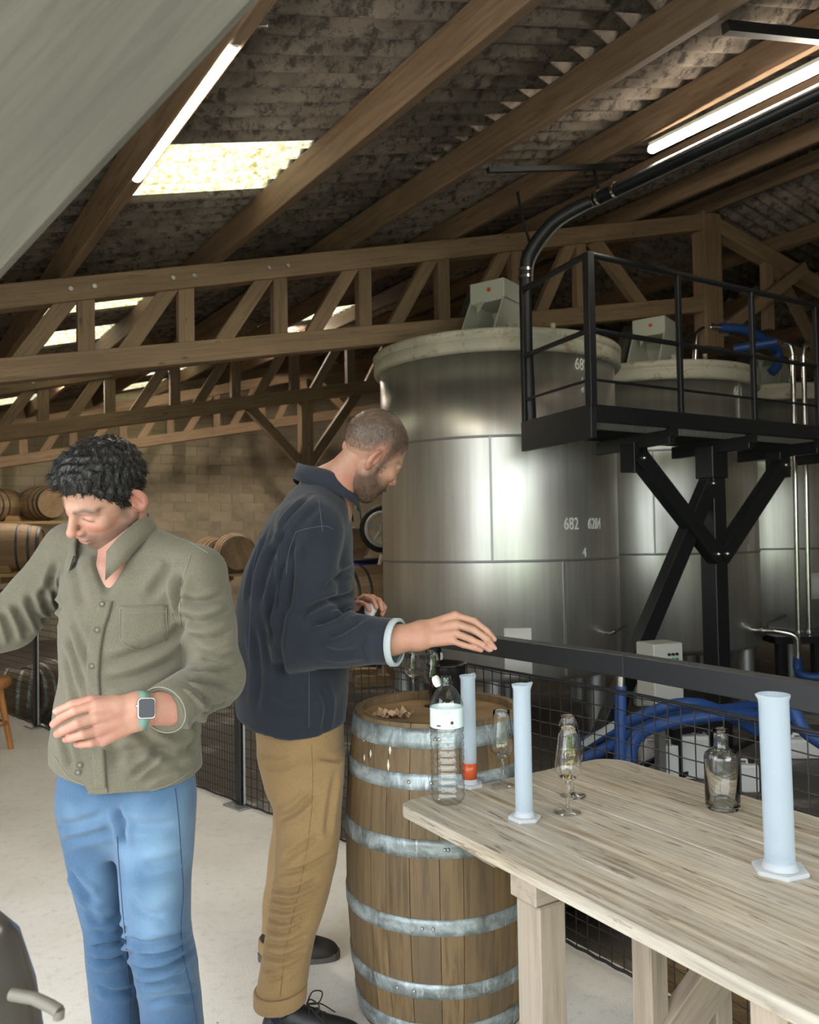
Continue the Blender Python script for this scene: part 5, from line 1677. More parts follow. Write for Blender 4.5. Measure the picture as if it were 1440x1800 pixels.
# ------------------------------------------------------------------ head
def head_sdf(P, jaw=1.0, nose=1.0):
    d = ell(P, (0, -0.014, 0.036), (0.0755, 0.0965, 0.0870))
    d = smin(d, ell(P, (0, 0.026, -0.030), (0.0610, 0.0690, 0.0800)), 0.03)
    d = smin(d, ell(P, (0, 0.040, -0.078), (0.046 * jaw, 0.050, 0.044)), 0.025)
    d = smin(d, rcone(P, (0, 0.068, -0.108), (0, 0.062, -0.112), 0.019, 0.019), 0.022)
    for s in (-1, 1):
        d = smin(d, rcone(P, (s * 0.052 * jaw, -0.008, -0.055), (s * 0.026, 0.058, -0.104), 0.022, 0.017), 0.024)
        d = smin(d, ell(P, (s * 0.043, 0.060, -0.020), (0.022, 0.022, 0.018)), 0.02)
        d = smin(d, rcone(P, (s * 0.012, 0.0900, 0.021), (s * 0.048, 0.070, 0.018), 0.0085, 0.0065), 0.018)
        d = smax(d, -ell(P, (s * 0.031, 0.101, 0.001), (0.019, 0.019, 0.0115)), 0.012)
        d = smin(d, ell(P, (s * 0.0325, 0.0730, 0.000), (0.0165, 0.0140, 0.0120)), 0.004)
        d = smax(d, -rcone(P, (s * 0.018, 0.0905, -0.0035), (s * 0.045, 0.083, -0.0045), 0.0012, 0.0012), 0.002)
        d = smax(d, -rcone(P, (s * 0.021, 0.104, -0.044), (s * 0.033, 0.088, -0.066), 0.0022, 0.0022), 0.01)
    d = smin(d, rcone(P, (0, 0.0905, 0.012), (0, 0.1135 * nose, -0.030), 0.0080, 0.0105), 0.012)
    d = smin(d, ell(P, (0, 0.1125 * nose, -0.0335), (0.0115, 0.0120, 0.0105)), 0.006)
    for s in (-1, 1):
        d = smin(d, ell(P, (s * 0.0125, 0.1005, -0.0380), (0.0078, 0.0115, 0.0080)), 0.005)
        d = smax(d, -ell(P, (s * 0.0068, 0.1075, -0.0455), (0.0034, 0.0052, 0.0040)), 0.003)
    d = smin(d, ell(P, (0, 0.083, -0.060), (0.026, 0.018, 0.020)), 0.014)
    d = smin(d, ell(P, (0, 0.0990, -0.0625), (0.0210, 0.0075, 0.0052)), 0.004)
    d = smin(d, ell(P, (0, 0.0965, -0.0745), (0.0180, 0.0080, 0.0062)), 0.005)
    d = smax(d, -rcone(P, (-0.022, 0.094, -0.0685), (0.022, 0.094, -0.0685), 0.0016, 0.0016), 0.003)
    d = smax(d, -rcone(P, (0, 0.1065, -0.0685), (0, 0.1065, -0.0686), 0.003, 0.003), 0.003)
    for s in (-1, 1):                                     # ears
        c = Vector((s * 0.0780, -0.030, -0.013))
        Rm = Matrix.Rotation(s * 0.50, 3, 'Z') @ Matrix.Rotation(-0.18, 3, 'X')
        o_ = Rm @ Vector((s, 0, 0)); b_ = Rm @ Vector((0, 1, 0)); u_ = Rm @ Vector((0, 0, 1))
        e = ell(P, c, (0.0095, 0.0215, 0.0335), Rm)
        e = smax(e, -ell(P, c + o_ * 0.0105 + b_ * 0.002 + u_ * 0.004, (0.0105, 0.0150, 0.0245), Rm), 0.003)
        e = smin(e, rcone(P, c + o_ * 0.003 - b_ * 0.009 - u_ * 0.012, c + o_ * 0.002 - b_ * 0.002 + u_ * 0.018, 0.0036, 0.0036), 0.004)
        e = smin(e, rcone(P, c + o_ * 0.003 + b_ * 0.014 - u_ * 0.006, c + o_ * 0.001 + b_ * 0.015 + u_ * 0.002, 0.0042, 0.0036), 0.004)
        e = smin(e, ell(P, c - u_ * 0.028 + b_ * 0.006, (0.0055, 0.0095, 0.0095), Rm), 0.006)
        d = smin(d, e, 0.006)
    return d


def frame3(yaw_dir, pitch, roll, origin, k=1.0):
    """local head axes: x right, y forward, z up -> world"""
    y = Vector((yaw_dir[0], yaw_dir[1], 0)).normalized()
    f = y * math.cos(pitch) - Vector((0, 0, 1)) * math.sin(pitch)
    u = y * math.sin(pitch) + Vector((0, 0, 1)) * math.cos(pitch)
    r = f.cross(u)
    r2 = r * math.cos(roll) + u * math.sin(roll); u2 = u * math.cos(roll) - r * math.sin(roll)
    m = Matrix((r2 * k, f * k, u2 * k)).transposed().to_4x4(); m.translation = origin
    return m


def xform(V, M):
    A = np.array(M)[:3, :3]; return V @ A.T + np.array(M)[:3, 3]


def sstep(a, b, x):
    t = np.clip((x - a) / (b - a), 0, 1); return t * t * (3 - 2 * t)


def head_colors(V, skin, red, stub, stub_amt, brow, lip, bald=None):
    """natural colouring of the face in head coordinates"""
    x, y, z = V[:, 0], V[:, 1], V[:, 2]; ax = np.abs(x)
    C = np.tile(np.array(skin), (len(V), 1))
    def mixin(w, c):
        nonlocal C
        w = np.clip(w, 0, 1)[:, None]; C = C * (1 - w) + np.array(c) * w
    mixin(0.55 * np.exp(-((ax - 0.043) / 0.02) ** 2 - ((z + 0.028) / 0.022) ** 2) * (y > 0.03), red)
    mixin(0.65 * np.exp(-(ax / 0.014) ** 2 - ((z + 0.034) / 0.014) ** 2) * (y > 0.09), red)
    mixin(0.6 * (ax > 0.068) * (y < 0.02), red)                                   # ears
    jawz = sstep(-0.030, -0.062, z - 0.30 * np.clip(0.02 - y, 0, 0.05)) * sstep(-0.035, -0.010, y)
    cheek = np.exp(-(((ax - 0.040) / 0.024) ** 2 + ((z + 0.036) / 0.024) ** 2 + ((y - 0.07) / 0.03) ** 2))
    side = np.exp(-((y - 0.008) / 0.014) ** 2) * sstep(0.02, -0.01, z) * sstep(0.050, 0.062, ax)
    st = np.clip(np.maximum(jawz * (1 - 0.85 * cheek), side) + 0.9 * np.exp(-(ax / 0.026) ** 2 - ((z + 0.054) / 0.007) ** 2) * (y > 0.07), 0, 1)
    mixin(st * stub_amt, stub)
    lp = np.maximum(np.exp(-(ax / 0.019) ** 4 - ((z + 0.0635) / 0.0048) ** 2), np.exp(-(ax / 0.017) ** 4 - ((z + 0.0750) / 0.0058) ** 2)) * (y > 0.085)
    mixin(0.85 * lp, lip)
    bz = 0.0225 + 0.004 * np.exp(-((ax - 0.034) / 0.012) ** 2) - 0.12 * np.clip(ax - 0.04, 0, 0.1)
    br = np.exp(-((z - bz) / 0.0055) ** 2) * sstep(0.008, 0.015, ax) * sstep(0.064, 0.052, ax) * (y > 0.035)
    mixin(0.9 * br, brow)
    la = np.exp(-((z + 0.0045 + 0.06 * np.clip(ax - 0.03, 0, 1)) / 0.0024) ** 2) * sstep(0.014, 0.019, ax) * sstep(0.052, 0.047, ax) * (y > 0.06)
    mixin(0.8 * la, brow)
    if bald is not None:
        mixin(*bald(V))
    return C


# ------------------------------------------------------------------ hand: joints in world space
def hand_parts(wrist, palm_k, fingers, thumb, back):
    """fingers: four lists of world joints (knuckle .. tip); thumb: list; returns list of rounded cones"""
    out = []
    for i, f in enumerate(fingers):
        r = (0.0098, 0.0102, 0.0096, 0.0084)[i]
        rr = [r * 1.12, r * 1.0, r * 0.93, r * 0.80]
        for a, b, r1, r2 in zip(f, f[1:], rr, rr[1:]): out.append((i, a, b, r1, r2))
    rr = [0.0150, 0.0125, 0.0112, 0.0092]
    for a, b, r1, r2 in zip(thumb, thumb[1:], rr, rr[1:]): out.append((4, a, b, r1, r2))
    return out


def hand_sdf_factory(elbow, wrist, fingers, thumb, back, r_fore=0.036, r_wr=0.0265):
    """forearm + palm + five separate fingers"""
    parts = hand_parts(wrist, None, fingers, thumb, back)
    kn = [Vector(f[0]) for f in fingers]
    def fn(P):
        d = rcone(P, elbow, wrist, r_fore, r_wr)
        side = (kn[0] - kn[3]).normalized() * 0.012
        d = smin(d, rcone(P, Vector(wrist) + side, Vector(wrist) - side, r_wr * 0.92, r_wr * 0.92), 0.02)
        palm = None
        for i, k in enumerate(kn):
            q = Vector(wrist) + (kn[0] - kn[3]) * (0.38 - 0.25 * i) * 0.8
            e = rcone(P, q, k, 0.0165, 0.0128)
            palm = e if palm is None else smin(palm, e, 0.010)
        e = rcone(P, thumb[0], (kn[0] + Vector(wrist)) / 2, 0.017, 0.014); palm = smin(palm, e, 0.012)
        d = smin(d, palm, 0.014)
        for fi in range(5):
            fd = None
            for (i, a, b, r1, r2) in parts:
                if i != fi: continue
                e = rcone(P, a, b, r1, r2); fd = e if fd is None else smin(fd, e, 0.0025)
            d = smin(d, fd, 0.0035)
        return d
    pts = np.array([tuple(q) for f in list(fingers) + [thumb] for q in f] + [tuple(wrist), tuple(elbow)])
    return fn, pts.min(0) - 0.06, pts.max(0) + 0.06


def skin_colors(V, skin, red, seed, tips=None):
    C = np.tile(np.array(skin), (len(V), 1)); w = np.clip(0.35 + 0.35 * sines(V, seed, 45, 8), 0, 0.8)[:, None]
    C = C * (1 - w) + np.array(red) * w
    if tips is not None:
        for t in tips:
            d = np.linalg.norm(V - np.array(tuple(t)), axis=1); k = np.exp(-(d / 0.016) ** 2)[:, None] * 0.6
            C = C * (1 - k) + np.array((0.52, 0.25, 0.20)) * k
    return C


def nail(tip, prev, back, m):
    """finger nail plate near the tip on the back of the finger"""
    tip = Vector(tip); d = (tip - Vector(prev)).normalized(); n = (Vector(back) - d * Vector(back).dot(d)).normalized(); s = d.cross(n)
    c = tip + d * 0.002 + n * 0.0066
    vs = []
    for i in range(5):
        for j in range(5):
            u, v = (i / 4 - 0.5), (j / 4 - 0.5); w = 0.0090 * (1 - 0.5 * max(0, v) ** 2 * 4 * 0.3)
            vs.append(c + s * (u * w) + d * (v * 0.011) + n * (0.0014 - 0.009 * u * u - 0.003 * v * v * 4 * 0.2))
    k = len(vs); vs += [p - n * 0.0012 for p in vs]
    fs = []
    for i in range(4):
        for j in range(4):
            fs += [(i * 5 + j, (i + 1) * 5 + j, (i + 1) * 5 + j + 1, i * 5 + j + 1), (k + i * 5 + j, k + i * 5 + j + 1, k + (i + 1) * 5 + j + 1, k + (i + 1) * 5 + j)]
    return MB().add(vs, fs, True)


M_nail = mat('finger_nail', (0.50, 0.29, 0.23), 0.4)


def join_np(parts):
    V = []; F = []; C = []; k = 0
    for v, f, c in parts:
        V.append(v); F.append(f + k); C.append(c); k += len(v)
    return np.concatenate(V), np.concatenate(F), np.concatenate(C)


def shoe(root, heel, direction, m, sole_m, length=0.285, laces=True):
    """shoe on the floor, heel point and direction; upper, sole, laces"""
    d = Vector((direction[0], direction[1], 0)).normalized(); s = Vector((-d.y, d.x, 0)); heel = Vector((heel[0], heel[1], 0))
    o = heel
    def G(x, y, z): return o + d * x * length / 0.285 + s * y + Vector((0, 0, z))
    Rm = Matrix((d, s, Vector((0, 0, 1)))).transposed()
    def fn(P):
        q = (P - v3(o)) @ np.array(Rm, dtype=np.float32)
        q = q / np.array((length / 0.285, 1, 1), dtype=np.float32)
        a = ell(q, (0.215, 0.0, 0.022), (0.070, 0.047, 0.042))
        a = smin(a, ell(q, (0.13, 0.0, 0.035), (0.095, 0.041, 0.052)), 0.03)
        a = smin(a, ell(q, (0.052, 0.0, 0.045), (0.055, 0.038, 0.060)), 0.03)
        a = smin(a, rcone(q, (0.13, 0, 0.06), (0.075, 0, 0.085), 0.034, 0.034), 0.03)
        a = smax(a, -rcone(q, (0.058, 0, 0.10), (0.058, 0, 0.20), 0.033, 0.045), 0.006)
        return smax(a, 0.016 - q[..., 2], 0.004)
    c = np.array(tuple(G(0.14, 0, 0.06)))
    V, F = surface_nets(fn, c - 0.19, c + np.array((0.19, 0.19, 0.12)), 0.005); V = relax(V, F, 1)
    up = link('shoe_upper', np_mesh('shoe_upper', V, F), m, root); W(up)
    n = 28; out = []
    for i in range(n):
        t = 2 * math.pi * i / n; x = 0.143 + 0.147 * math.cos(t)
        wd = 0.047 * (1 - 0.16 * math.cos(t * 1.0 + 3.14) * 0.6) * (abs(math.sin(t)) ** 0.75) * (1 if math.sin(t) > 0 else -1)
        wd *= 1 - 0.12 * math.exp(-((x - 0.11) / 0.03) ** 2)
        out.append(G(x, wd, 0.0))
    W(MB().prism(out, (0, 0, 0.024)).build('sole', sole_m, up))
    if laces:
        for k, x in enumerate((0.175, 0.155, 0.135)):
            z = 0.082 + 0.012 * k
            W(MB().tube(spline([G(x, -0.028, z - 0.012), G(x - 0.003, 0.0, z + 0.004), G(x, 0.028, z - 0.012)], 5), 0.0022, 6).build('lace', M_lace, up))
        for sg in (-1, 1):
            W(MB().tube(spline([G(0.125, 0.0, 0.112), G(0.14, sg * 0.02, 0.135), G(0.165, sg * 0.035, 0.125), G(0.155, sg * 0.025, 0.100), G(0.128, 0, 0.110)], 6), 0.0021, 6).build('lace_bow', M_lace, up))
            W(MB().tube(spline([G(0.125, 0.0, 0.112), G(0.16, sg * 0.03, 0.095), G(0.20, sg * 0.045, 0.062)], 6), 0.002, 6).build('lace_end', M_lace, up))
        for x in (0.03, 0.06, 0.09):
            W(MB().tube([G(x, -0.0385 - 0.002, 0.078), G(x + 0.022, -0.041, 0.073)], 0.0022, 6).build('side_lace', M_lace, up))
    return up


def collar_mesh(C, left, front, rx, ry, table, thick=0.0028):
    """table rows for theta (0 = nape, +-pi = throat): base dz, stand height, fall length, flare, forward stretch"""
    mb = MB(); rows = []
    ths = np.linspace(table[0][0], table[-1][0], 41); T = np.array(table)
    for th in ths:
        dz, st, fl, fo, fw = (np.interp(th, T[:, 0], T[:, k]) for k in (1, 2, 3, 4, 5))
        rad = left * (math.sin(th) * rx) - front * (math.cos(th) * ry) + front * fw
        o = (left * math.sin(th) - front * math.cos(th)).normalized()
        base = C + rad + Vector((0, 0, dz)); top = base + Vector((0, 0, st)) - o * 0.004
        mid = top + o * 0.006 + Vector((0, 0, 0.001)); e1 = top + o * (0.010 + fo * 0.5) - Vector((0, 0, fl * 0.5)); e2 = top + o * (0.010 + fo) - Vector((0, 0, fl))
        rows.append([base, (base + top) / 2 - o * 0.002, top, mid, e1, e2, e2 - o * thick, e1 - o * thick, mid - o * 0.004 - Vector((0, 0, 0.004))])
    n = len(rows[0]); vs = [p for r in rows for p in r]
    fs = [(i * n + j, i * n + j + 1, (i + 1) * n + j + 1, (i + 1) * n + j) for i in range(len(rows) - 1) for j in range(n - 1)]
    return mb.add(vs, fs, True)
# ================================================================== man in the olive shirt
def box_of(pts, pad):
    A = np.array([tuple(p) for p in pts]); return A.min(0) - pad, A.max(0) + pad


SK1, RED1 = (0.41, 0.215, 0.150), (0.45, 0.150, 0.11)
foot1 = onz(225, 2010, 0)
man1 = thing('person', 'dark-haired person in olive shirt and jeans looking down, left hand before the belly', 'person', (foot1.x, foot1.y, 0))

# shirt
TOR1 = pxrings([(975, 150, 300, 1.99, 0.10), (1010, 112, 345, 1.99, 0.115), (1060, 108, 345, 1.99, 0.128), (1120, 113, 342, 1.99, 0.128), (1180, 112, 342, 1.99, 0.122),
                (1240, 104, 346, 1.99, 0.125), (1300, 94, 350, 1.99, 0.132), (1350, 90, 352, 1.99, 0.138), (1405, 92, 354, 1.99, 0.14), (1440, 92, 354, 1.99, 0.14)])
shL, elL, cuL, wrL = at(352, 1012, 1.93), at(384, 1192, 1.95), at(296, 1243, 1.78), at(243, 1250, 1.72)
shR, elR, cuR = at(122, 968, 2.06), at(22, 1092, 2.02), at(-60, 1125, 1.95)
nkB = at(222, 950, 1.985)


def torso1(P):
    d = rings(P, TOR1, 2.2)
    d = smin(d, rcone(P, at(245, 968, 1.99), at(345, 1008, 1.945), 0.066, 0.062), 0.04)
    return smin(d, rcone(P, at(190, 962, 2.01), at(128, 965, 2.05), 0.066, 0.058), 0.04)


def shirt1(P):
    d = torso1(P)
    a = smin(rcone(P, shL, elL, 0.066, 0.056), rcone(P, elL, cuL, 0.058, 0.055), 0.03)
    d = smin(d, a, 0.022)
    b = smin(rcone(P, shR, elR, 0.062, 0.056), rcone(P, elR, cuR, 0.056, 0.056), 0.03)
    d = smin(d, b, 0.03)
    # open neck
    d = smax(d, -rcone(P, at(215, 940, 1.96), at(217, 890, 1.96), 0.058, 0.07), 0.006)
    d = smax(d, -rcone(P, at(190, 968, 1.89), at(186, 1036, 1.868), 0.054, 0.014), 0.004)
    # hem: dips at the front, cut open below the last button
    z = P[..., 2]; x = P[..., 0]
    xc = at(250, 1400, 1.99).x
    hem = at(250, 1398, 1.86).z + 0.9 * np.clip(np.abs(x - xc) - 0.05, 0, 1) ** 1.6
    hem = np.maximum(hem, np.where(x < at(163, 1400, 1.9).x, at(130, 1375, 1.9).z + 0.25 * (at(163, 1400, 1.9).x - x), -9))
    d = smax(d, hem - z, 0.004)
    d = smax(d, -rcone(P, at(160, 1352, 1.80), at(158, 1420, 1.80), 0.003, 0.034), 0.003)
    # cuffs
    ax = np.array(tuple((cuL - elL).normalized()), dtype=np.float32)
    near = np.sqrt(((P - v3(cuL)) ** 2).sum(-1)) < 0.14
    d = np.where(near & (np.sqrt(((P - v3(elL)) @ ax) ** 2) > 0.04), smax(d, (P - v3(cuL)) @ ax - 0.012, 0.004), d)
    return d


lo, hi = box_of([shL, elL, cuL, shR, elR, at(92, 1430, 1.85), at(354, 1430, 2.13), at(220, 930, 2.1), at(-60, 1100, 1.9)], 0.09)
lo[0] = at(-60, 1100, 1.9)[0]
c1 = Cloth(shirt1, lo, hi, 0.0058)
c1.noise(0.0020, 30, 5); c1.noise(0.0030, 16, 9, (1, 1, 0.45))
c1.folds([
    # torso
    ([(128, 985), (138, 1030), (148, 1065)], 0.012, 0.003),
    ([(300, 985), (290, 1010), (262, 1050)], 0.012, 0.004), ([(318, 1010), (312, 1050), (320, 1090)], 0.010, 0.007),
    ([(190, 1165), (240, 1150), (300, 1120), (335, 1085)], 0.013, 0.005), ([(185, 1200), (240, 1190), (310, 1160)], 0.012, 0.004),
    ([(118, 1110), (135, 1165), (150, 1215)], 0.010, 0.004), ([(116, 1150), (128, 1200), (140, 1250)], 0.010, 0.004), ([(125, 1085), (145, 1130), (160, 1165)], 0.010, 0.003),
    ([(200, 1330), (250, 1315), (320, 1320)], 0.012, 0.004), ([(230, 1365), (262, 1340), (280, 1318)], 0.008, 0.005), ([(250, 1372), (290, 1350), (330, 1345)], 0.010, 0.004),
    ([(105, 1280), (118, 1320), (125, 1350)], 0.010, 0.004), ([(190, 1225), (200, 1300), (205, 1360)], 0.014, 0.003), ([(210, 1245), (300, 1330), (345, 1300)], 0.013, 0.004),
    ([(330, 1230), (342, 1280), (335, 1320)], 0.010, 0.006),
    # left sleeve
    ([(318, 1050), (350, 1060), (392, 1050)], 0.010, 0.006), ([(322, 1085), (355, 1095), (405, 1075)], 0.010, 0.006), ([(345, 1120), (375, 1125), (408, 1110)], 0.009, 0.004),
    ([(352, 1150), (385, 1160), (418, 1150)], 0.009, 0.004), ([(345, 1178), (380, 1180), (420, 1170)], 0.008, 0.005), ([(335, 1195), (370, 1200), (415, 1210)], 0.008, 0.005),
    ([(325, 1205), (350, 1225), (385, 1245)], 0.008, 0.005), ([(315, 1215), (335, 1240), (350, 1262)], 0.007, 0.004), ([(345, 1250), (375, 1255), (405, 1230)], 0.008, 0.004),
    # right sleeve
    ([(100, 990), (85, 1030), (70, 1050)], 0.008, 0.005), ([(90, 1010), (95, 1050), (108, 1075)], 0.008, 0.005), ([(75, 1040), (80, 1070), (95, 1090)], 0.008, 0.006), ([(50, 1045), (58, 1080), (70, 1105)], 0.008, 0.006),
    ([(25, 1062), (38, 1095), (48, 1120)], 0.008, 0.006), ([(5, 1075), (15, 1105), (22, 1130)], 0.008, 0.005), ([(65, 1080), (85, 1095), (105, 1090)], 0.008, 0.006)])
shirt_o = link('shirt', np_mesh('shirt', c1.V, c1.F), M_olive, man1); W(shirt_o)
W(c1.strip([(186, 1056), (180, 1080), (172, 1105), (165, 1150), (163, 1190), (165, 1225)], 24, 0.0022).build('placket', M_olive, shirt_o))
W(c1.strip([(172, 1318), (174, 1350), (177, 1385)], 22, 0.0022).build('placket', M_olive, shirt_o))
for pts in ([(199, 1056), (193, 1080), (185, 1105), (178, 1150), (176, 1190), (177, 1225)], [(184, 1318), (187, 1350), (190, 1393)]):
    P = c1.path(pts, 0.0030, 6)
    if len(P) > 2: W(MB().tube(P, 0.0009, 5).build('seam_thread', M_thread_o, shirt_o))
for px, py in ((180, 1062), (172, 1107), (163, 1170), (141, 1344), (138, 1357)):
    q = c1.hit(px, py, 0.004)
    if q is not None:
        d = -ray(px, py)
        bt = MB().cyl(q, q + d * 0.0025, 0.0066, 14).build('button', M_button, shirt_o); W(bt)
        W(MB().cyl(q + d * 0.0025, q + d * 0.0032, 0.0035, 10).build('button_rim', M_thread_l, bt))
# chest pocket: raised patch with its stitched outline
pk = MB(); n = 9; vs = []; ok = True
for i in range(n):
    for j in range(n):
        u, v = i / (n - 1), j / (n - 1)
        px = 210 + 84 * u; py = 1066 - 3 * u + (64 + 12 * (1 - abs(2 * u - 1))) * v
        q = c1.hit(px, py, 0.0028)
        if q is None: ok = False; q = Vector((0, 0, 0))
        vs.append(q)
if ok:
    vs += [p + ray(250, 1100) * 0.006 for p in vs]
    fs = []
    for i in range(n - 1):
        for j in range(n - 1): fs.append((i * n + j, (i + 1) * n + j, (i + 1) * n + j + 1, i * n + j + 1))
    ring_ = [i * n for i in range(n)] + [(n - 1) * n + j for j in range(1, n)] + [i * n + n - 1 for i in range(n - 2, -1, -1)] + [j for j in range(n - 2, 0, -1)]
    for a, b in zip(ring_, ring_[1:] + ring_[:1]): fs.append((a, b, b + n * n, a + n * n))
    W(pk.add(vs, fs, True).build('chest_pocket', M_olive, shirt_o))
    for pts in ([(212, 1070), (214, 1128), (250, 1141), (290, 1127), (292, 1068)], [(212, 1078), (250, 1077), (292, 1075)]):
        P = c1.path(pts, 0.0032, 7)
        W(MB().tube(P, 0.0007, 4).build('seam_thread', M_thread_l, shirt_o))
for pts in ([(285, 925), (320, 945), (365, 972)], [(335, 975), (322, 1020), (316, 1070), (318, 1100)], [(195, 1397), (250, 1393), (300, 1378), (340, 1352)], [(96, 1330), (120, 1365), (148, 1380)]):
    P = c1.path(pts, 0.0008, 7)
    if len(P) > 2: W(MB().tube(P, 0.0011, 5).build('seam_thread', M_thread_l, shirt_o))
# rolled cuff of the left sleeve
axc = (cuL - elL).normalized(); xx, yy, _ = frame_of(axc)
rg_ = [cuL + axc * 0.014 + (xx * math.cos(t) + yy * math.sin(t)) * (0.0575 + 0.004 * math.sin(3 * t)) for t in np.linspace(0, 2 * math.pi, 30, endpoint=False)]
cu = MB(); n = 30; vs = []
for k_, (off_, dr) in enumerate(((-0.042, 0.0015), (-0.040, 0.0050), (0.012, 0.0030), (0.016, 0.0), (0.014, -0.008))):
    for t in np.linspace(0, 2 * math.pi, n, endpoint=False):
        r = 0.0545 + dr + 0.003 * math.sin(2 * t + 1)
        vs.append(cuL + axc * (off_ + 0.004 * math.sin(t)) + (xx * math.cos(t) + yy * math.sin(t)) * r)
fs = [(k_ * n + i, k_ * n + (i + 1) % n, (k_ + 1) * n + (i + 1) % n, (k_ + 1) * n + i) for k_ in range(4) for i in range(n)]
cuo = cu.add(vs, fs, True).build('rolled_cuff', M_olive, shirt_o); W(cuo)
rim = [cuL + axc * (0.017 + 0.004 * math.sin(t)) + (xx * math.cos(t) + yy * math.sin(t)) * (0.0548 + 0.003 * math.sin(2 * t + 1)) for t in np.linspace(0, 2 * math.pi, 40, endpoint=False)]
W(MB().tube(rim, 0.0016, 6, closed=True).build('cuff_edge', mat('pale_cuff_edge', (0.25, 0.235, 0.18), 0.9), cuo))
# collar
lft = Vector((0.91, -0.41, 0)).normalized(); frn = Vector((-0.41, -0.91, 0)).normalized()
cc = at(206, 945, 1.985)
col1 = collar_mesh(cc, lft, frn, 0.088, 0.070, [(-2.62, -0.058, 0.016, 0.062, 0.012, 0.030), (-2.4, -0.042, 0.024, 0.062, 0.018, 0.026), (-1.8, -0.004, 0.034, 0.055, 0.018, 0.010), (0, 0.026, 0.040, 0.045, 0.012, 0.0),
                                                (1.8, 0.004, 0.036, 0.050, 0.016, 0.008), (2.3, -0.034, 0.028, 0.068, 0.028, 0.026), (2.52, -0.050, 0.018, 0.066, 0.016, 0.030)])
W(col1.build('collar', M_olive, shirt_o))

# jeans
HIP1 = pxrings([(1300, 112, 335, 2.0, 0.105), (1380, 110, 332, 2.0, 0.105), (1425, 112, 330, 2.0, 0.10), (1460, 125, 322, 2.0, 0.085), (1500, 160, 290, 2.0, 0.05)])
LEGR1 = pxrings([(1325, 116, 205, 2.02, 0.085), (1400, 108, 212, 2.03, 0.10), (1450, 113, 211, 2.03, 0.098), (1500, 122, 216, 2.03, 0.092), (1560, 136, 225, 2.02, 0.085), (1620, 150, 234, 2.01, 0.078), (1660, 154, 239, 2.01, 0.076), (1720, 160, 244, 2.02, 0.075), (1800, 170, 251, 2.04, 0.073), (1900, 178, 255, 2.05, 0.069), (1980, 184, 258, 2.06, 0.067)])
LEGL1 = pxrings([(1325, 215, 332, 2.0, 0.09), (1400, 206, 340, 1.99, 0.105), (1450, 207, 340, 1.98, 0.10), (1500, 211, 338, 1.97, 0.096), (1560, 214, 334, 1.96, 0.09), (1620, 221, 332, 1.95, 0.083), (1655, 227, 335, 1.95, 0.080), (1700, 238, 346, 1.96, 0.079), (1760, 248, 352, 1.98, 0.078), (1850, 260, 358, 1.99, 0.074), (1980, 270, 362, 2.0, 0.071)])


def jeans1(P):
    a = rings(P, LEGR1, 2.15); b = rings(P, LEGL1, 2.15)
    d = smin(a, b, 0.008)
    return smin(d, rings(P, HIP1, 2.2), 0.022)


zf = at(200, 1985, 2.0).z
j1 = Cloth(jeans1, (at(85, 1500, 2.2).x, 1.80, zf - 0.02), (at(372, 1700, 1.9).x + 0.03, 2.20, at(200, 1310, 2.0).z), 0.0058)
j1.noise(0.0014, 30, 15); j1.noise(0.002, 14, 19)
j1.folds([([(160, 1668), (190, 1660), (232, 1650)], 0.008, 0.006), ([(158, 1685), (195, 1690), (236, 1672)], 0.008, 0.006), ([(165, 1640), (200, 1642), (230, 1630)], 0.009, 0.004),
          ([(122, 1530), (140, 1560), (165, 1585)], 0.010, 0.005), ([(150, 1600), (175, 1620), (215, 1615)], 0.010, 0.004), ([(105, 1450), (140, 1448), (185, 1432)], 0.012, 0.004), ([(110, 1480), (150, 1470), (200, 1455)], 0.012, 0.003),
          ([(235, 1700), (265, 1705), (300, 1695), (340, 1668)], 0.008, 0.007), ([(245, 1725), (280, 1728), (330, 1712)], 0.008, 0.006), ([(228, 1650), (262, 1660), (330, 1640)], 0.009, 0.005), ([(240, 1680), (290, 1678), (335, 1655)], 0.008, 0.005),
          ([(214, 1440), (250, 1452), (310, 1450)], 0.012, 0.003), ([(205, 1420), (215, 1450), (218, 1490)], 0.010, 0.006), ([(225, 1580), (255, 1605), (290, 1610)], 0.010, 0.003), ([(250, 1520), (290, 1515), (330, 1500)], 0.012, 0.003),
          ([(262, 1765), (300, 1755), (345, 1750)], 0.009, 0.004), ([(170, 1735), (200, 1745), (240, 1740)], 0.008, 0.004)])
wear = np.zeros(len(j1.V))
for px, py, dep, rad, am in ((272, 1490, 1.88, 0.12, 0.75), (270, 1590, 1.87, 0.10, 0.65), (150, 1430, 1.93, 0.07, 0.4), (285, 1430, 1.88, 0.09, 0.6), (175, 1560, 1.93, 0.07, 0.3), (290, 1740, 1.88, 0.06, 0.25)):
    c = np.array(tuple(at(px, py, dep))); wear = np.maximum(wear, am * np.exp(-(np.linalg.norm(j1.V - c, axis=1) / rad) ** 2))
wear = np.clip(wear * (0.8 + 0.3 * sines(j1.V, 8, 40)), 0, 1)
je = link('jeans', np_mesh('jeans', j1.V, j1.F, np.repeat(wear[:, None], 3, 1)), M_jeans, man1); W(je)
for pts in ([(308, 1385), (314, 1440), (318, 1500), (322, 1570), (318, 1620), (322, 1680), (336, 1740), (346, 1798)], [(206, 1470), (213, 1560), (217, 1610), (222, 1660), (226, 1730), (227, 1798)]):
    P = j1.path(pts, 0.0006, 8)
    if len(P) > 2: W(MB().tube(P, 0.0012, 5).build('seam', M_thread_d, je))
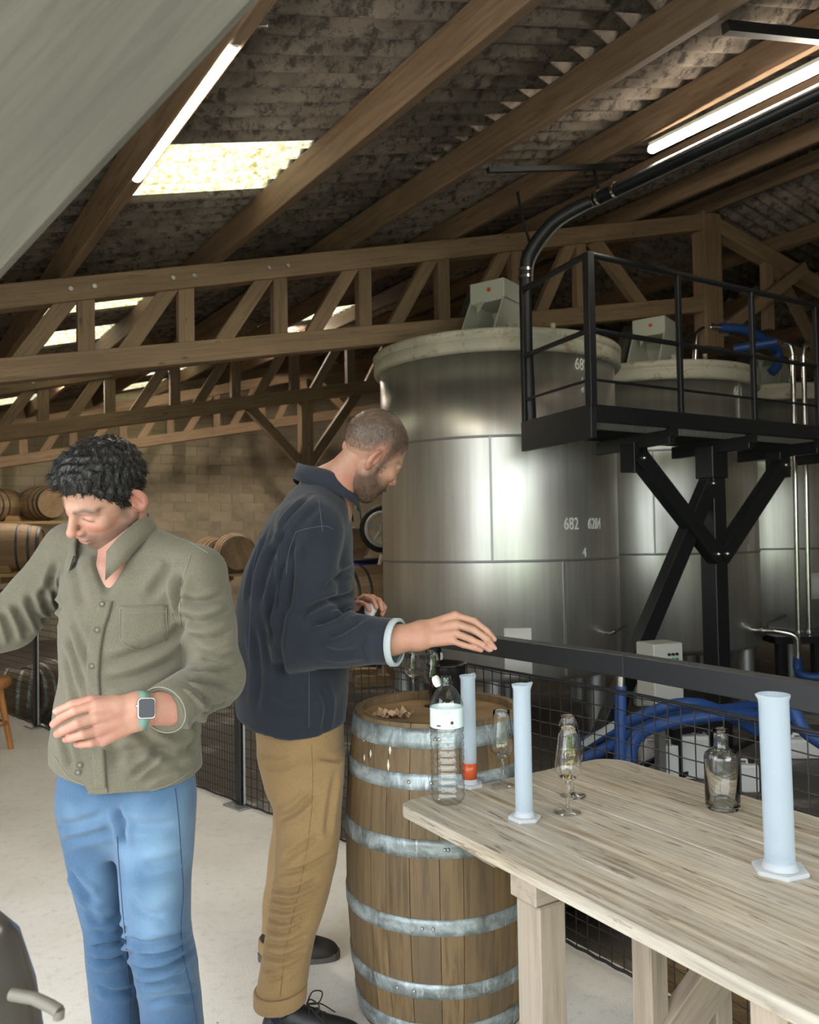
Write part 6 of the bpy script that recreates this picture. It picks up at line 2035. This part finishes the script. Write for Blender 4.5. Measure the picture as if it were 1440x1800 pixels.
# blue checked shirt tail showing in the open hem
M_check = mat('blue_check', (0.25, 0.45, 0.75), 0.9); t_ = NT(M_check)
ck = t_.t.nodes.new('ShaderNodeTexChecker'); ck.inputs['Scale'].default_value = 110
ck.inputs[1].default_value = (0.55, 0.70, 0.88, 1); ck.inputs[2].default_value = (0.10, 0.26, 0.60, 1); t_.l(t_.coord('Object'), ck.inputs[0]); t_.base(ck.outputs[0])
P = [at(153, 1345, 1.885), at(166, 1350, 1.88), at(168, 1398, 1.875), at(158, 1385, 1.88)]
W(MB().prism(P, (0, 0.006, 0)).build('shirt_tail', M_check, shirt_o))

# head, neck, chest, forearm, hand = one skin mesh
H1 = frame3((-0.672, -0.741), math.radians(38), 0.45, at(183.5, 867, 1.925), 0.985)
Vh, Fh = surface_nets(lambda P: head_sdf(P, 1.04, 1.03), (-0.10, -0.125, -0.145), (0.10, 0.14, 0.14), 0.0025)
Vh = relax(Vh, Fh, 1, 0.4)
Ch = head_colors(Vh, SK1, RED1, (0.10, 0.065, 0.05), 0.80, (0.035, 0.022, 0.015), (0.50, 0.19, 0.15))
Vh = xform(Vh, H1)
nk_top = H1 @ Vector((0, -0.036, -0.045)); jawp = H1 @ Vector((0, 0.000, -0.085)); chest = at(212, 1045, 2.0)


def neck1(P):
    d = rcone(P, nk_top, nkB + Vector((0, 0.01, -0.03)), 0.051, 0.062)
    d = smin(d, rcone(P, jawp, nkB + Vector((-0.01, -0.025, -0.035)), 0.022, 0.042), 0.022)
    d = smin(d, ell(P, chest, (0.10, 0.085, 0.10)), 0.05)
    d = smin(d, smax(torso1(P) + 0.016, rcone(P, at(200, 965, 1.90), at(190, 1036, 1.88), 0.085, 0.045), 0.01), 0.02)
    d = smin(d, rcone(P, nkB + Vector((0.02, 0.02, -0.06)), shL, 0.05, 0.04), 0.04)
    d = smin(d, rcone(P, nkB + Vector((-0.02, 0.02, -0.06)), shR, 0.05, 0.04), 0.04)
    d = smin(d, rcone(P, chest, at(220, 1350, 2.0), 0.09, 0.07), 0.05)
    d = smin(d, smin(rcone(P, shL, elL, 0.042, 0.038), rcone(P, elL, cuL, 0.038, 0.034), 0.02), 0.03)
    d = smin(d, smin(rcone(P, shR, elR, 0.042, 0.038), rcone(P, elR, at(-150, 1150, 1.85), 0.038, 0.03), 0.02), 0.03)
    for a, b, c in ((at(160, 1430, 2.02), at(195, 1655, 2.02), at(222, 1975, 2.06)), (at(275, 1430, 1.99), at(280, 1660, 1.95), at(316, 1975, 2.0))):
        d = smin(d, smin(rcone(P, a, b, 0.045, 0.036), rcone(P, b, c, 0.036, 0.028), 0.02), 0.01)
    return d


lo, hi = box_of([nk_top, shL, shR, elL, elR, at(200, 1985, 2.0), at(-150, 1150, 1.85)], 0.08)
Vn, Fn = surface_nets(neck1, lo, hi, 0.009); Vn = relax(Vn, Fn, 2)
Cn = skin_colors(Vn, SK1, (0.50, 0.22, 0.17), 4)
# left hand: back towards the camera, fingers to the left
bk1 = Vector((0.0, -1.0, 0.1))
FD = 1.69
fing1 = [[at(168, 1240, 1.665), at(132, 1250, 1.645), at(106, 1263, 1.645), at(94, 1273, 1.66)],
         [at(167, 1262, 1.655), at(136, 1272, 1.632), at(111, 1284, 1.64), at(101, 1290, 1.665)],
         [at(172, 1284, 1.66), at(145, 1291, 1.636), at(124, 1297, 1.645), at(116, 1299, 1.67)],
         [at(181, 1301, 1.672), at(160, 1306, 1.652), at(143, 1308, 1.66), at(135, 1308, 1.68)]]
thumb1 = [at(196, 1236, 1.70), at(160, 1233, 1.675), at(128, 1240, 1.665), at(102, 1250, 1.665)]
fn, lo, hi = hand_sdf_factory(cuL, wrL, fing1, thumb1, bk1, 0.040, 0.0262)
Vf, Ff = surface_nets(fn, lo, hi, 0.0021); Vf = relax(Vf, Ff, 1, 0.4)
Cf = skin_colors(Vf, (0.45, 0.235, 0.165), (0.45, 0.18, 0.13), 6, [f[-1] for f in fing1] + [thumb1[-1]] + [f[0] for f in fing1])
# right hand, just outside the frame, relaxed
fingr = [[at(-212 + dx, 1138 + 16 * i, 1.83 + 0.004 * i), at(-250 + dx, 1146 + 17 * i, 1.815 + 0.006 * i), at(-274 + dx, 1160 + 16 * i, 1.82 + 0.006 * i), at(-284 + dx, 1174 + 14 * i, 1.835 + 0.006 * i)] for i, dx in enumerate((4, 0, 3, 12))]
thumbr = [at(-172, 1134, 1.815), at(-196, 1120, 1.79), at(-222, 1118, 1.775), at(-244, 1124, 1.77)]
fn, lo, hi = hand_sdf_factory(cuR, at(-150, 1150, 1.85), fingr, thumbr, bk1, 0.040, 0.0262)
Vq, Fq = surface_nets(fn, lo, hi, 0.0028); Vq = relax(Vq, Fq, 1, 0.4)
Cq = skin_colors(Vq, (0.45, 0.235, 0.165), (0.45, 0.18, 0.13), 26)
V, F, C = join_np([(Vh, Fh, Ch), (Vn, Fn, Cn), (Vf, Ff, Cf), (Vq, Fq, Cq)])
body1 = link('body', np_mesh('body', V, F, C), M_skin, man1); W(body1)
W(nail(thumb1[-1], thumb1[-2], Vector((-0.2, -0.8, 0.6)), None).build('thumb_nail', M_nail, body1))

# hair: cap with thick wavy locks
def hair1(P):
    c = ell(P, (0, -0.013, 0.040), (0.0815, 0.1035, 0.0950))
    y, z, x = P[..., 1], P[..., 2], np.abs(P[..., 0])
    n = 0.0035 * np.sin(P[..., 0] * 150 + 3 * np.sin(P[..., 1] * 70)) * np.sin(P[..., 1] * 130 + P[..., 2] * 90) + 0.0025 * np.sin(P[..., 2] * 210 + P[..., 0] * 120) * np.sin(P[..., 1] * 190)
    top = ell(P, (0, 0.030, 0.088), (0.066, 0.070, 0.045))
    c = smin(c, top, 0.02) + n
    # hairline: forehead edge, temples, in front of the ear, nape
    front = 0.068 - 0.0 * x
    line = np.interp(y, [-0.13, -0.09, -0.055, -0.035, -0.024, -0.008, 0.004, 0.022, 0.040, 0.060, 0.080, 0.11], [-0.075, -0.062, -0.030, 0.020, 0.012, -0.020, -0.022, 0.016, 0.040, 0.068, 0.080, 0.084]).astype(np.float32)
    line = np.where(y > 0.055, line + 0.10 * np.clip(x - 0.030, 0, 1), line)
    return smax(c, line - z + 0.5 * n, 0.006)


Vk, Fk = surface_nets(hair1, (-0.11, -0.14, -0.10), (0.11, 0.13, 0.16), 0.0028)
Vk = relax(Vk, Fk, 1, 0.3)
hair_o = link('hair', np_mesh('hair', xform(Vk, H1), Fk), M_hair, man1); W(hair_o)


def strands(Vl, Fl, M, count, length, radius, seed, sweep, m, name, parent, keep=lambda p: True, curl=0.5, lift=0.5):
    """short curved tapering locks rooted on a mesh given in head coordinates; one joined part"""
    rs = random.Random(seed); N = vnormals(Vl, Fl); vs = []; fs = []
    ids = list(range(len(Vl))); made = 0
    for _ in range(count * 4):
        if made >= count: break
        i = rs.choice(ids); p = Vector(Vl[i])
        if not keep(p): continue
        n = Vector(N[i]); t = Vector(sweep(p)); t = (t - n * t.dot(n))
        if t.length < 1e-4: continue
        t = (t.normalized() + Vector((rs.uniform(-1, 1), rs.uniform(-1, 1), rs.uniform(-1, 1))) * curl).normalized()
        L = length * rs.uniform(0.6, 1.3); made += 1
        q = p - n * 0.001; side = t.cross(n).normalized(); w = rs.uniform(-1, 1) * curl
        k = len(vs)
        for s in range(4):
            u = s / 3; c = q + t * (L * u) + n * (L * lift * (u - u * u * 1.05)) + side * (w * L * 0.6 * u * u)
            r = radius * (1 - 0.85 * u)
            for a in range(3):
                e = side * math.cos(a * 2.094) + n * math.sin(a * 2.094); vs.append(M @ (c + e * r))
        for s in range(3):
            for a in range(3):
                fs.append((k + s * 3 + a, k + s * 3 + (a + 1) % 3, k + (s + 1) * 3 + (a + 1) % 3, k + (s + 1) * 3 + a))
    o = MB().add(vs, fs, True).build(name, m, parent); W(o); tag(o, kind='stuff')
    return o


strands(Vk, Fk, H1, 5200, 0.017, 0.0014, 3, lambda p: (p.x * 3, 0.6 if p.z > 0.05 else -0.3, -0.55), M_hair, 'hair_locks', hair_o, curl=0.5, lift=0.42)
# watch
wv = (at(205, 1250, 1.70) - at(265, 1248, 1.74)).normalized()
wc_ = wrL.lerp(cuL, 0.08) + Vector((0, 0, 0.0))
M_band = mat('green_watch_band', (0.16, 0.27, 0.22), 0.6); M_case = mat('watch_steel', (0.62, 0.62, 0.60), 0.25, 1.0); M_scr = mat('watch_glass', (0.006, 0.007, 0.010), 0.28)
x_, y_, _ = frame_of(wv)
vs = []; n = 32
for off_ in (-0.011, 0.011):
    for dr in (0.0, 0.0024):
        for t in np.linspace(0, 2 * math.pi, n, endpoint=False):
            e = x_ * math.cos(t) + y_ * math.sin(t)
            up2 = abs(e.dot(Vector((0, 0, 1)))); vs.append(wc_ + wv * off_ + e * (0.0305 + 0.0085 * up2 ** 2 + dr))
fs = []
for i in range(n):
    j = (i + 1) % n
    fs += [(n + i, n + j, 3 * n + j, 3 * n + i), (i, 2 * n + i, 2 * n + j, j), (i, j, n + j, n + i), (2 * n + i, 3 * n + i, 3 * n + j, 2 * n + j)]
wt = MB().add(vs, fs, True).build('watch_band', M_band, man1); W(wt)
fc = -ray(234, 1250); fc = (fc - wv * fc.dot(wv) + Vector((0, 0, 0.12))).normalized(); fc = (fc - wv * fc.dot(wv)).normalized(); sd = wv.cross(fc)
def rrect(c, hw, hh, rad, n=5):
    out = []
    for cx_, cy_, a0 in ((hw - rad, hh - rad, 0), (-hw + rad, hh - rad, math.pi / 2), (-hw + rad, -hh + rad, math.pi), (hw - rad, -hh + rad, 1.5 * math.pi)):
        for i in range(n):
            a = a0 + math.pi / 2 * i / (n - 1); out.append(c + wv * (cx_ + rad * math.cos(a)) + sd * (cy_ + rad * math.sin(a)))
    return out
cw0 = wc_ + fc * 0.030
cs_ = MB().prism(rrect(cw0, 0.0185, 0.0215, 0.007), fc * 0.0095).build('watch_case', M_case, wt, 0.0015, 2); W(cs_)
W(MB().prism(rrect(cw0 + fc * 0.0093, 0.0165, 0.0195, 0.006), fc * 0.0012).build('watch_screen', M_scr, cs_))
M_scr2 = mat('watch_stripe', (0.02, 0.022, 0.03), 0.3)
for k in range(6):
    c = cw0 + fc * 0.0106 + wv * (-0.0125 + 0.005 * k)
    W(MB().prism([c + wv * 0.0006 + sd * 0.016, c - wv * 0.0006 + sd * 0.016, c - wv * 0.0006 - sd * 0.016, c + wv * 0.0006 - sd * 0.016], fc * 0.0002).build('screen_stripe', M_scr2, cs_))
W(MB().cyl(cw0 + fc * 0.005 + wv * 0.018 + sd * 0.006, cw0 + fc * 0.005 + wv * 0.0215 + sd * 0.006, 0.0035, 12).build('watch_crown', M_case, cs_))
shoe(man1, at(222, 1975, 2.14), (-0.2, -0.95), M_shoe2, M_sole)
shoe(man1, at(316, 1975, 2.08), (-0.05, -1.0), M_shoe2, M_sole)

# ================================================================== man in the navy jacket
SK2, RED2 = (0.39, 0.215, 0.142), (0.41, 0.150, 0.10)
man2 = thing('person', 'bearded person in navy jacket and khaki trousers reaching out over the barrel', 'person', (at(500, 1755, 2.6).x, 2.62, 0))
TOR2 = pxrings([(846, 536, 600, 2.64, 0.09), (872, 508, 610, 2.64, 0.14), (900, 480, 616, 2.63, 0.185), (950, 455, 622, 2.62, 0.195), (1000, 434, 624, 2.61, 0.195), (1050, 420, 624, 2.60, 0.19),
                (1100, 413, 620, 2.60, 0.19), (1150, 411, 614, 2.60, 0.19), (1200, 413, 611, 2.60, 0.19), (1250, 418, 608, 2.60, 0.19), (1320, 424, 606, 2.60, 0.19)])
s2, e2, k2, w2 = at(545, 930, 2.45), at(528, 1122, 2.42), at(694, 1128, 2.34), at(722, 1122, 2.335)
fs2, fe2, fk2 = at(560, 950, 2.78), at(560, 1100, 2.84), at(622, 1080, 2.86)


def jacket(P):
    d = rings(P, TOR2, 2.1)
    d = smin(d, rcone(P, at(554, 892, 2.56), s2, 0.078, 0.082), 0.05)
    d = smin(d, rcone(P, at(566, 898, 2.70), fs2, 0.075, 0.075), 0.05)
    a = smin(rcone(P, s2, e2, 0.088, 0.080), rcone(P, e2, k2, 0.086, 0.066), 0.04)
    d = smin(d, a, 0.022)
    b = smin(rcone(P, fs2, fe2, 0.078, 0.068), rcone(P, fe2, fk2, 0.068, 0.056), 0.03)
    d = smin(d, b, 0.02)
    d = smax(d, -rcone(P, at(588, 843, 2.60), at(640, 800, 2.60), 0.080, 0.09), 0.006)
    ax = np.array(tuple((k2 - e2).normalized()), dtype=np.float32)
    far = np.sqrt(((P - v3(k2)) ** 2).sum(-1)) < 0.13
    d = np.where(far, smax(d, (P - v3(k2)) @ ax, 0.004), d)
    z = P[..., 2]; x = P[..., 0]
    hem = at(515, 1296, 2.45).z + 0.20 * np.abs(x - at(540, 1296, 2.5).x) ** 1.5 * 2
    d = smax(d, hem - z, 0.004)
    sx = at(543, 1290, 2.43)
    d = smax(d, -rcone(P, at(542, 1275, 2.40), at(546, 1318, 2.40), 0.002, 0.020), 0.003)
    return d


lo, hi = box_of([s2, e2, k2, fs2, fe2, fk2, at(411, 1310, 2.40), at(606, 1310, 2.82), at(560, 830, 2.6)], 0.10)
c2 = Cloth(jacket, lo, hi, 0.0062)
c2.noise(0.0022, 24, 25); c2.noise(0.0040, 13, 29, (1, 1, 0.45))
c2.folds([([(530, 930), (500, 990), (488, 1080)], 0.014, 0.006), ([(512, 920), (475, 985), (455, 1060)], 0.014, 0.005), ([(490, 1010), (478, 1080), (482, 1150)], 0.014, 0.005), ([(500, 1060), (490, 1130), (500, 1200)], 0.014, 0.006),
          ([(470, 935), (445, 1000), (435, 1060)], 0.013, 0.004), ([(545, 870), (510, 905), (490, 935)], 0.010, 0.004), ([(560, 890), (530, 920), (505, 955)], 0.010, 0.004),
          ([(515, 960), (512, 1020), (505, 1080)], 0.012, 0.007), ([(622, 1000), (600, 1010), (570, 1035)], 0.012, 0.005), ([(628, 1040), (605, 1050), (560, 1062), (528, 1085)], 0.012, 0.008),
          ([(630, 1065), (590, 1085), (545, 1098)], 0.011, 0.006), ([(640, 1085), (600, 1110), (570, 1120)], 0.012, 0.005), ([(560, 1140), (600, 1148), (640, 1140)], 0.012, 0.004), ([(648, 1095), (636, 1130), (645, 1160)], 0.010, 0.003),
          ([(445, 1100), (455, 1180), (450, 1250)], 0.014, 0.004), ([(560, 1200), (575, 1240), (570, 1285)], 0.014, 0.004), ([(470, 1230), (500, 1250), (540, 1245)], 0.014, 0.003)])
jk = link('jacket', np_mesh('jacket', c2.V, c2.F), M_navy, man2); W(jk)
for pts in ([(560, 868), (563, 900), (567, 935)], [(520, 935), (545, 928), (572, 925), (585, 930)], [(462, 925), (446, 1000), (440, 1080), (437, 1160)], [(543, 1180), (543, 1230), (543, 1278)], [(425, 1283), (470, 1296), (520, 1302), (538, 1300)], [(552, 1302), (580, 1298), (604, 1288)], [(520, 935), (508, 970), (503, 1010)]):
    P = c2.path(pts, 0.0006, 8)
    if len(P) > 2: W(MB().tube(P, 0.0012, 5).build('seam', M_seam_navy, jk))
# cuff turned back: pale lining
axc = (k2 - e2).normalized(); xx, yy, _ = frame_of(axc); n = 30; vs = []
for off_, dr in ((-0.008, 0.001), (-0.006, 0.0045), (0.010, 0.0040), (0.013, 0.0), (0.010, -0.006)):
    for t in np.linspace(0, 2 * math.pi, n, endpoint=False):
        vs.append(k2 + axc * (off_ + 0.006 * math.sin(t + 1.2)) + (xx * math.cos(t) + yy * math.sin(t)) * (0.0645 + dr + 0.0015 * math.sin(3 * t)))
fs = [(k_ * n + i, k_ * n + (i + 1) % n, (k_ + 1) * n + (i + 1) % n, (k_ + 1) * n + i) for k_ in range(4) for i in range(n)]
W(MB().add(vs, fs, True).build('cuff_lining', M_lining, jk))
fr2 = Vector((0.93, 0.30, 0)).normalized(); lf2 = Vector((-0.30, 0.93, 0)).normalized()
cc2 = at(574, 858, 2.62)
col2 = collar_mesh(cc2, lf2, fr2, 0.102, 0.088, [(-2.9, -0.075, 0.010, 0.045, 0.004, 0.012), (-2.3, -0.042, 0.036, 0.060, 0.012, 0.012), (-1.4, 0.000, 0.050, 0.062, 0.014, 0.0), (0, 0.030, 0.050, 0.048, 0.010, -0.002),
                                                (1.4, 0.008, 0.050, 0.060, 0.010, 0.0), (2.3, -0.046, 0.034, 0.060, 0.010, 0.0), (2.9, -0.075, 0.010, 0.045, 0.004, 0.0)])
W(col2.build('collar', M_navy, jk))

# trousers
HIP2 = pxrings([(1240, 452, 604, 2.60, 0.165), (1310, 456, 605, 2.60, 0.165), (1350, 464, 604, 2.60, 0.16), (1385, 470, 603, 2.60, 0.15)])
NEAR2 = pxrings([(1330, 462, 604, 2.53, 0.10), (1400, 480, 602, 2.51, 0.098), (1460, 487, 598, 2.49, 0.092), (1520, 484, 590, 2.47, 0.086), (1570, 478, 578, 2.45, 0.080), (1640, 468, 556, 2.42, 0.074), (1700, 459, 544, 2.40, 0.072), (1757, 450, 535, 2.38, 0.072)])
zk = at(500, 1668, 2.85).z
FAR2 = pxrings([(1330, 470, 600, 2.70, 0.095), (1400, 482, 600, 2.73, 0.092), (1460, 480, 592, 2.76, 0.088), (1530, 470, 578, 2.80, 0.083), (1590, 464, 560, 2.83, 0.076), (1640, 460, 548, 2.86, 0.072), (1662, 458, 545, 2.87, 0.072)])


def trousers(P):
    a = rings(P, NEAR2, 2.1); b = rings(P, FAR2, 2.1)
    return smin(smin(a, b, 0.008), rings(P, HIP2, 2.1), 0.03)


c3 = Cloth(trousers, (at(440, 1500, 2.9).x, 2.26, at(500, 1762, 2.38).z - 0.02), (at(612, 1400, 2.6).x + 0.03, 3.0, at(500, 1250, 2.6).z), 0.0058)
c3.noise(0.0014, 30, 35); c3.noise(0.0022, 14, 39)
kfl = [([(x0, y0), (x1, y1), (x2, y2_)], 0.007, 0.0045) for x0, y0, x1, y1, x2, y2_ in ((478, 1560, 515, 1566, 560, 1545), (476, 1578, 515, 1585, 565, 1562), (474, 1595, 510, 1600, 556, 1580), (472, 1612, 505, 1620, 545, 1602), (470, 1632, 500, 1638, 540, 1618),
        (466, 1655, 500, 1660, 538, 1645), (464, 1676, 495, 1684, 536, 1668), (462, 1700, 490, 1706, 530, 1690), (468, 1722, 495, 1715, 520, 1700), (490, 1535, 530, 1528, 585, 1500))]
c3.folds(kfl + [([(490, 1440), (520, 1425), (550, 1395)], 0.011, 0.006), ([(465, 1345), (490, 1350), (520, 1340)], 0.010, 0.004), ([(500, 1510), (530, 1490), (560, 1470)], 0.010, 0.004), ([(590, 1360), (580, 1420), (575, 1470)], 0.012, 0.004), ([(560, 1330), (590, 1335), (602, 1330)], 0.010, 0.003)])
tro = link('trousers', np_mesh('trousers', c3.V, c3.F), M_khaki, man2); W(tro)
for pts in ([(548, 1310), (550, 1380), (545, 1450), (535, 1520), (522, 1580), (508, 1640), (498, 1700), (493, 1750)],):
    P = c3.path(pts, 0.0005, 8)
    if len(P) > 2: W(MB().tube(P, 0.0009, 5).build('seam', M_seam_khaki, tro))
# turned-up hems
for tab in (NEAR2, FAR2):
    T = sorted(tab)[0]; z0, cx0, cy0, hx0, hy0 = T
    z0 -= 0.004; vs = []; n = 36
    for dz, dr in ((-0.002, -0.004), (-0.004, 0.003), (0.0, 0.0055), (0.036, 0.0065), (0.040, 0.004), (0.038, -0.002)):
        for t in np.linspace(0, 2 * math.pi, n, endpoint=False):
            vs.append((cx0 + 0.04 * (dz) + (hx0 + dr) * math.cos(t), cy0 + (hy0 + dr) * math.sin(t), z0 + dz + 0.006 * math.cos(t)))
    fs = [(k_ * n + i, k_ * n + (i + 1) % n, (k_ + 1) * n + (i + 1) % n, (k_ + 1) * n + i) for k_ in range(5) for i in range(n)]
    W(MB().add(vs, fs, True).build('turned_up_hem', M_khaki, tro))

# skin
H2 = frame3((0.74, 0.67), math.radians(30), -0.44, at(655, 796, 2.55), 1.09)
Vh, Fh = surface_nets(lambda P: head_sdf(P, 1.06, 1.0), (-0.10, -0.125, -0.145), (0.10, 0.14, 0.14), 0.0026)
Vh = relax(Vh, Fh, 1, 0.4)


def buzz(V):
    x, y, z = np.abs(V[:, 0]), V[:, 1], V[:, 2]
    line = np.interp(y, [-0.13, -0.085, -0.05, -0.03, -0.012, 0.002, 0.012, 0.028, 0.045, 0.060, 0.078, 0.12], [-0.045, -0.030, -0.012, 0.024, 0.020, -0.010, -0.012, 0.022, 0.040, 0.062, 0.085, 0.10])
    w = sstep(-0.006, 0.012, z - line)
    thin = 1 - 0.55 * np.exp(-(x / 0.045) ** 2) * sstep(0.0, 0.06, y) * sstep(0.06, 0.10, z)
    fade = 0.45 + 0.55 * sstep(0.0, 0.05, z - line)
    return w * thin * fade * 0.97, (0.036, 0.025, 0.016)


Ch = head_colors(Vh, SK2, RED2, (0.070, 0.045, 0.030), 0.93, (0.05, 0.032, 0.02), (0.42, 0.17, 0.13), buzz)
Vl2, Fl2 = Vh.copy(), Fh.copy()
Vh = xform(Vh, H2)
nt2 = H2 @ Vector((0, -0.024, -0.020)); jw2 = H2 @ Vector((0, -0.005, -0.080)); nb2 = at(572, 872, 2.62)


def neck2(P):
    d = rcone(P, nt2, nb2, 0.052, 0.066)
    d = smin(d, rcone(P, jw2, nb2 + Vector((0.02, 0, -0.03)), 0.024, 0.042), 0.022)
    d = smin(d, rcone(P, nb2, at(520, 1280, 2.6), 0.09, 0.10), 0.05)
    d = smin(d, smin(rcone(P, s2, e2, 0.045, 0.04), rcone(P, e2, k2, 0.04, 0.036), 0.02), 0.03)
    d = smin(d, smin(rcone(P, fs2, fe2, 0.045, 0.04), rcone(P, fe2, fk2, 0.04, 0.033), 0.02), 0.03)
    for a, b, c in ((at(530, 1320, 2.54), at(530, 1530, 2.47), at(493, 1765, 2.38)), (at(535, 1320, 2.70), at(525, 1530, 2.80), at(502, 1665, 2.87))):
        d = smin(d, smin(rcone(P, a, b, 0.065, 0.045), rcone(P, b, c, 0.045, 0.035), 0.02), 0.04)
    return d


lo, hi = box_of([nt2, s2, e2, k2, fs2, fe2, fk2, at(493, 1770, 2.38), at(502, 1665, 2.87)], 0.085)
Vn, Fn = surface_nets(neck2, lo, hi, 0.009); Vn = relax(Vn, Fn, 2)
Cn = skin_colors(Vn, SK2, RED2, 14)
# right hand reaching out, knuckles up
fing2 = [[at(800, 1082, 2.335), at(834, 1092, 2.31), at(857, 1110, 2.30), at(869, 1124, 2.30)],
         [at(802, 1097, 2.315), at(834, 1108, 2.292), at(857, 1124, 2.285), at(868, 1138, 2.29)],
         [at(800, 1113, 2.305), at(828, 1124, 2.285), at(849, 1134, 2.28), at(860, 1142, 2.285)],
         [at(793, 1126, 2.305), at(815, 1134, 2.288), at(834, 1139, 2.285), at(846, 1143, 2.29)]]
thumb2 = [at(757, 1098, 2.37), at(790, 1088, 2.385), at(822, 1098, 2.385), at(846, 1112, 2.375)]
fn, lo, hi = hand_sdf_factory(k2 - axc * 0.03, at(738, 1117, 2.335), fing2, thumb2, Vector((0, -0.5, 0.8)), 0.050, 0.0330)
Vf, Ff = surface_nets(fn, lo, hi, 0.0024); Vf = relax(Vf, Ff, 1, 0.4)
Cf = skin_colors(Vf, (0.42, 0.228, 0.148), (0.42, 0.185, 0.125), 16, [f[-1] for f in fing2])
# left hand half closed round a small white cloth
fing3 = [[at(648, 1050, 2.84), at(666, 1055, 2.80), at(676, 1068, 2.78), at(672, 1080, 2.78)], [at(640, 1050, 2.82), at(655, 1050, 2.77), at(668, 1058, 2.745), at(672, 1072, 2.74)],
         [at(634, 1054, 2.80), at(645, 1050, 2.755), at(656, 1054, 2.73), at(662, 1068, 2.72)], [at(630, 1062, 2.79), at(636, 1060, 2.755), at(645, 1064, 2.73), at(650, 1074, 2.725)]]
thumb3 = [at(628, 1066, 2.84), at(640, 1056, 2.865), at(655, 1054, 2.87), at(668, 1060, 2.86)]
fn, lo, hi = hand_sdf_factory(fe2, at(622, 1076, 2.85), fing3, thumb3, Vector((0, -0.5, 0.8)), 0.034, 0.028)
Vg, Fg = surface_nets(fn, lo, hi, 0.0028); Vg = relax(Vg, Fg, 1, 0.4)
Cg = skin_colors(Vg, (0.46, 0.24, 0.16), (0.46, 0.18, 0.12), 18)
V, F, C = join_np([(Vh, Fh, Ch), (Vn, Fn, Cn), (Vf, Ff, Cf), (Vg, Fg, Cg)])
body2 = link('body', np_mesh('body', V, F, C), M_skin, man2); W(body2)
for f in fing2[1:3]:
    W(nail(f[-1], f[-2], Vector((0.3, -0.8, 0.5)), None).build('finger_nail', M_nail, body2))
M_buzz = hair_mat('cropped_brown_hair', (0.055, 0.038, 0.024), (0.025, 0.017, 0.011), 0.6)
M_beard = hair_mat('dark_beard', (0.05, 0.033, 0.022), (0.022, 0.015, 0.010), 0.6)
def on_scalp(p):
    x, y, z = abs(p.x), p.y, p.z
    line = np.interp(y, [-0.13, -0.085, -0.05, -0.03, -0.012, 0.002, 0.012, 0.028, 0.045, 0.060, 0.078, 0.12], [-0.045, -0.030, -0.012, 0.024, 0.020, -0.010, -0.012, 0.022, 0.040, 0.062, 0.085, 0.10])
    if z - line < 0.004 or x > 0.083: return False
    return R0.random() > 0.75 * math.exp(-(x / 0.045) ** 2) * (1 if y > 0.0 and z > 0.08 else 0)
strands(Vl2, Fl2, H2, 8000, 0.0065, 0.00032, 5, lambda p: (p.x * 4, 0.5, -0.6), M_buzz, 'cropped_hair', man2, on_scalp, 0.5, 0.9)
def on_jaw(p):
    x, y, z = abs(p.x), p.y, p.z
    if x > 0.068: return False
    if z < -0.056 and y > 0.0 - 0.2 * (z + 0.056) * -1 and z > -0.135: return y > 0.008
    if abs(y - 0.012) < 0.014 and -0.06 < z < 0.012 and x > 0.05: return True
    return y > 0.075 and -0.060 < z < -0.050 and x < 0.028
strands(Vl2, Fl2, H2, 3800, 0.008, 0.00038, 6, lambda p: (p.x, 0.5, -1.0), M_beard, 'beard', man2, on_jaw, 0.45, 0.8)
M_cloth = mat('white_cloth', (0.80, 0.76, 0.74), 0.9)
rag = MB(); rag.ball((0, 0, 0), 0.022, 14, 10)
rag.v = [tuple(Vector(v) * (1 + 0.28 * noise.noise(Vector(v) * 90)) + at(652, 1072, 2.775)) for v in rag.v]
tag(rag.build('cloth_pad', M_cloth), 'small white pad in the half-closed hand of the man in navy', 'cloth')
# shoes and socks
h1 = at(462, 1790, 2.40); shoe(man2, (h1.x, 2.40, 0), (1.0, -0.02), M_shoe, M_shoe, 0.29)
h2 = at(455, 1660, 2.87); shoe(man2, (h2.x, 2.87, 0), (1.0, 0.03), M_shoe2, M_sole, 0.275)
for c, d in ((at(493, 1755, 2.38), 0), (at(502, 1662, 2.87), 1)):
    cx_, cy_ = (c.x, 2.40 if d == 0 else 2.87)
    W(MB().tube([(cx_ + 0.0, cy_, 0.05), (cx_, cy_, 0.10), (cx_, cy_, c.z + 0.06)], [0.038, 0.039, 0.040], 18).build('sock', M_sock, man2))
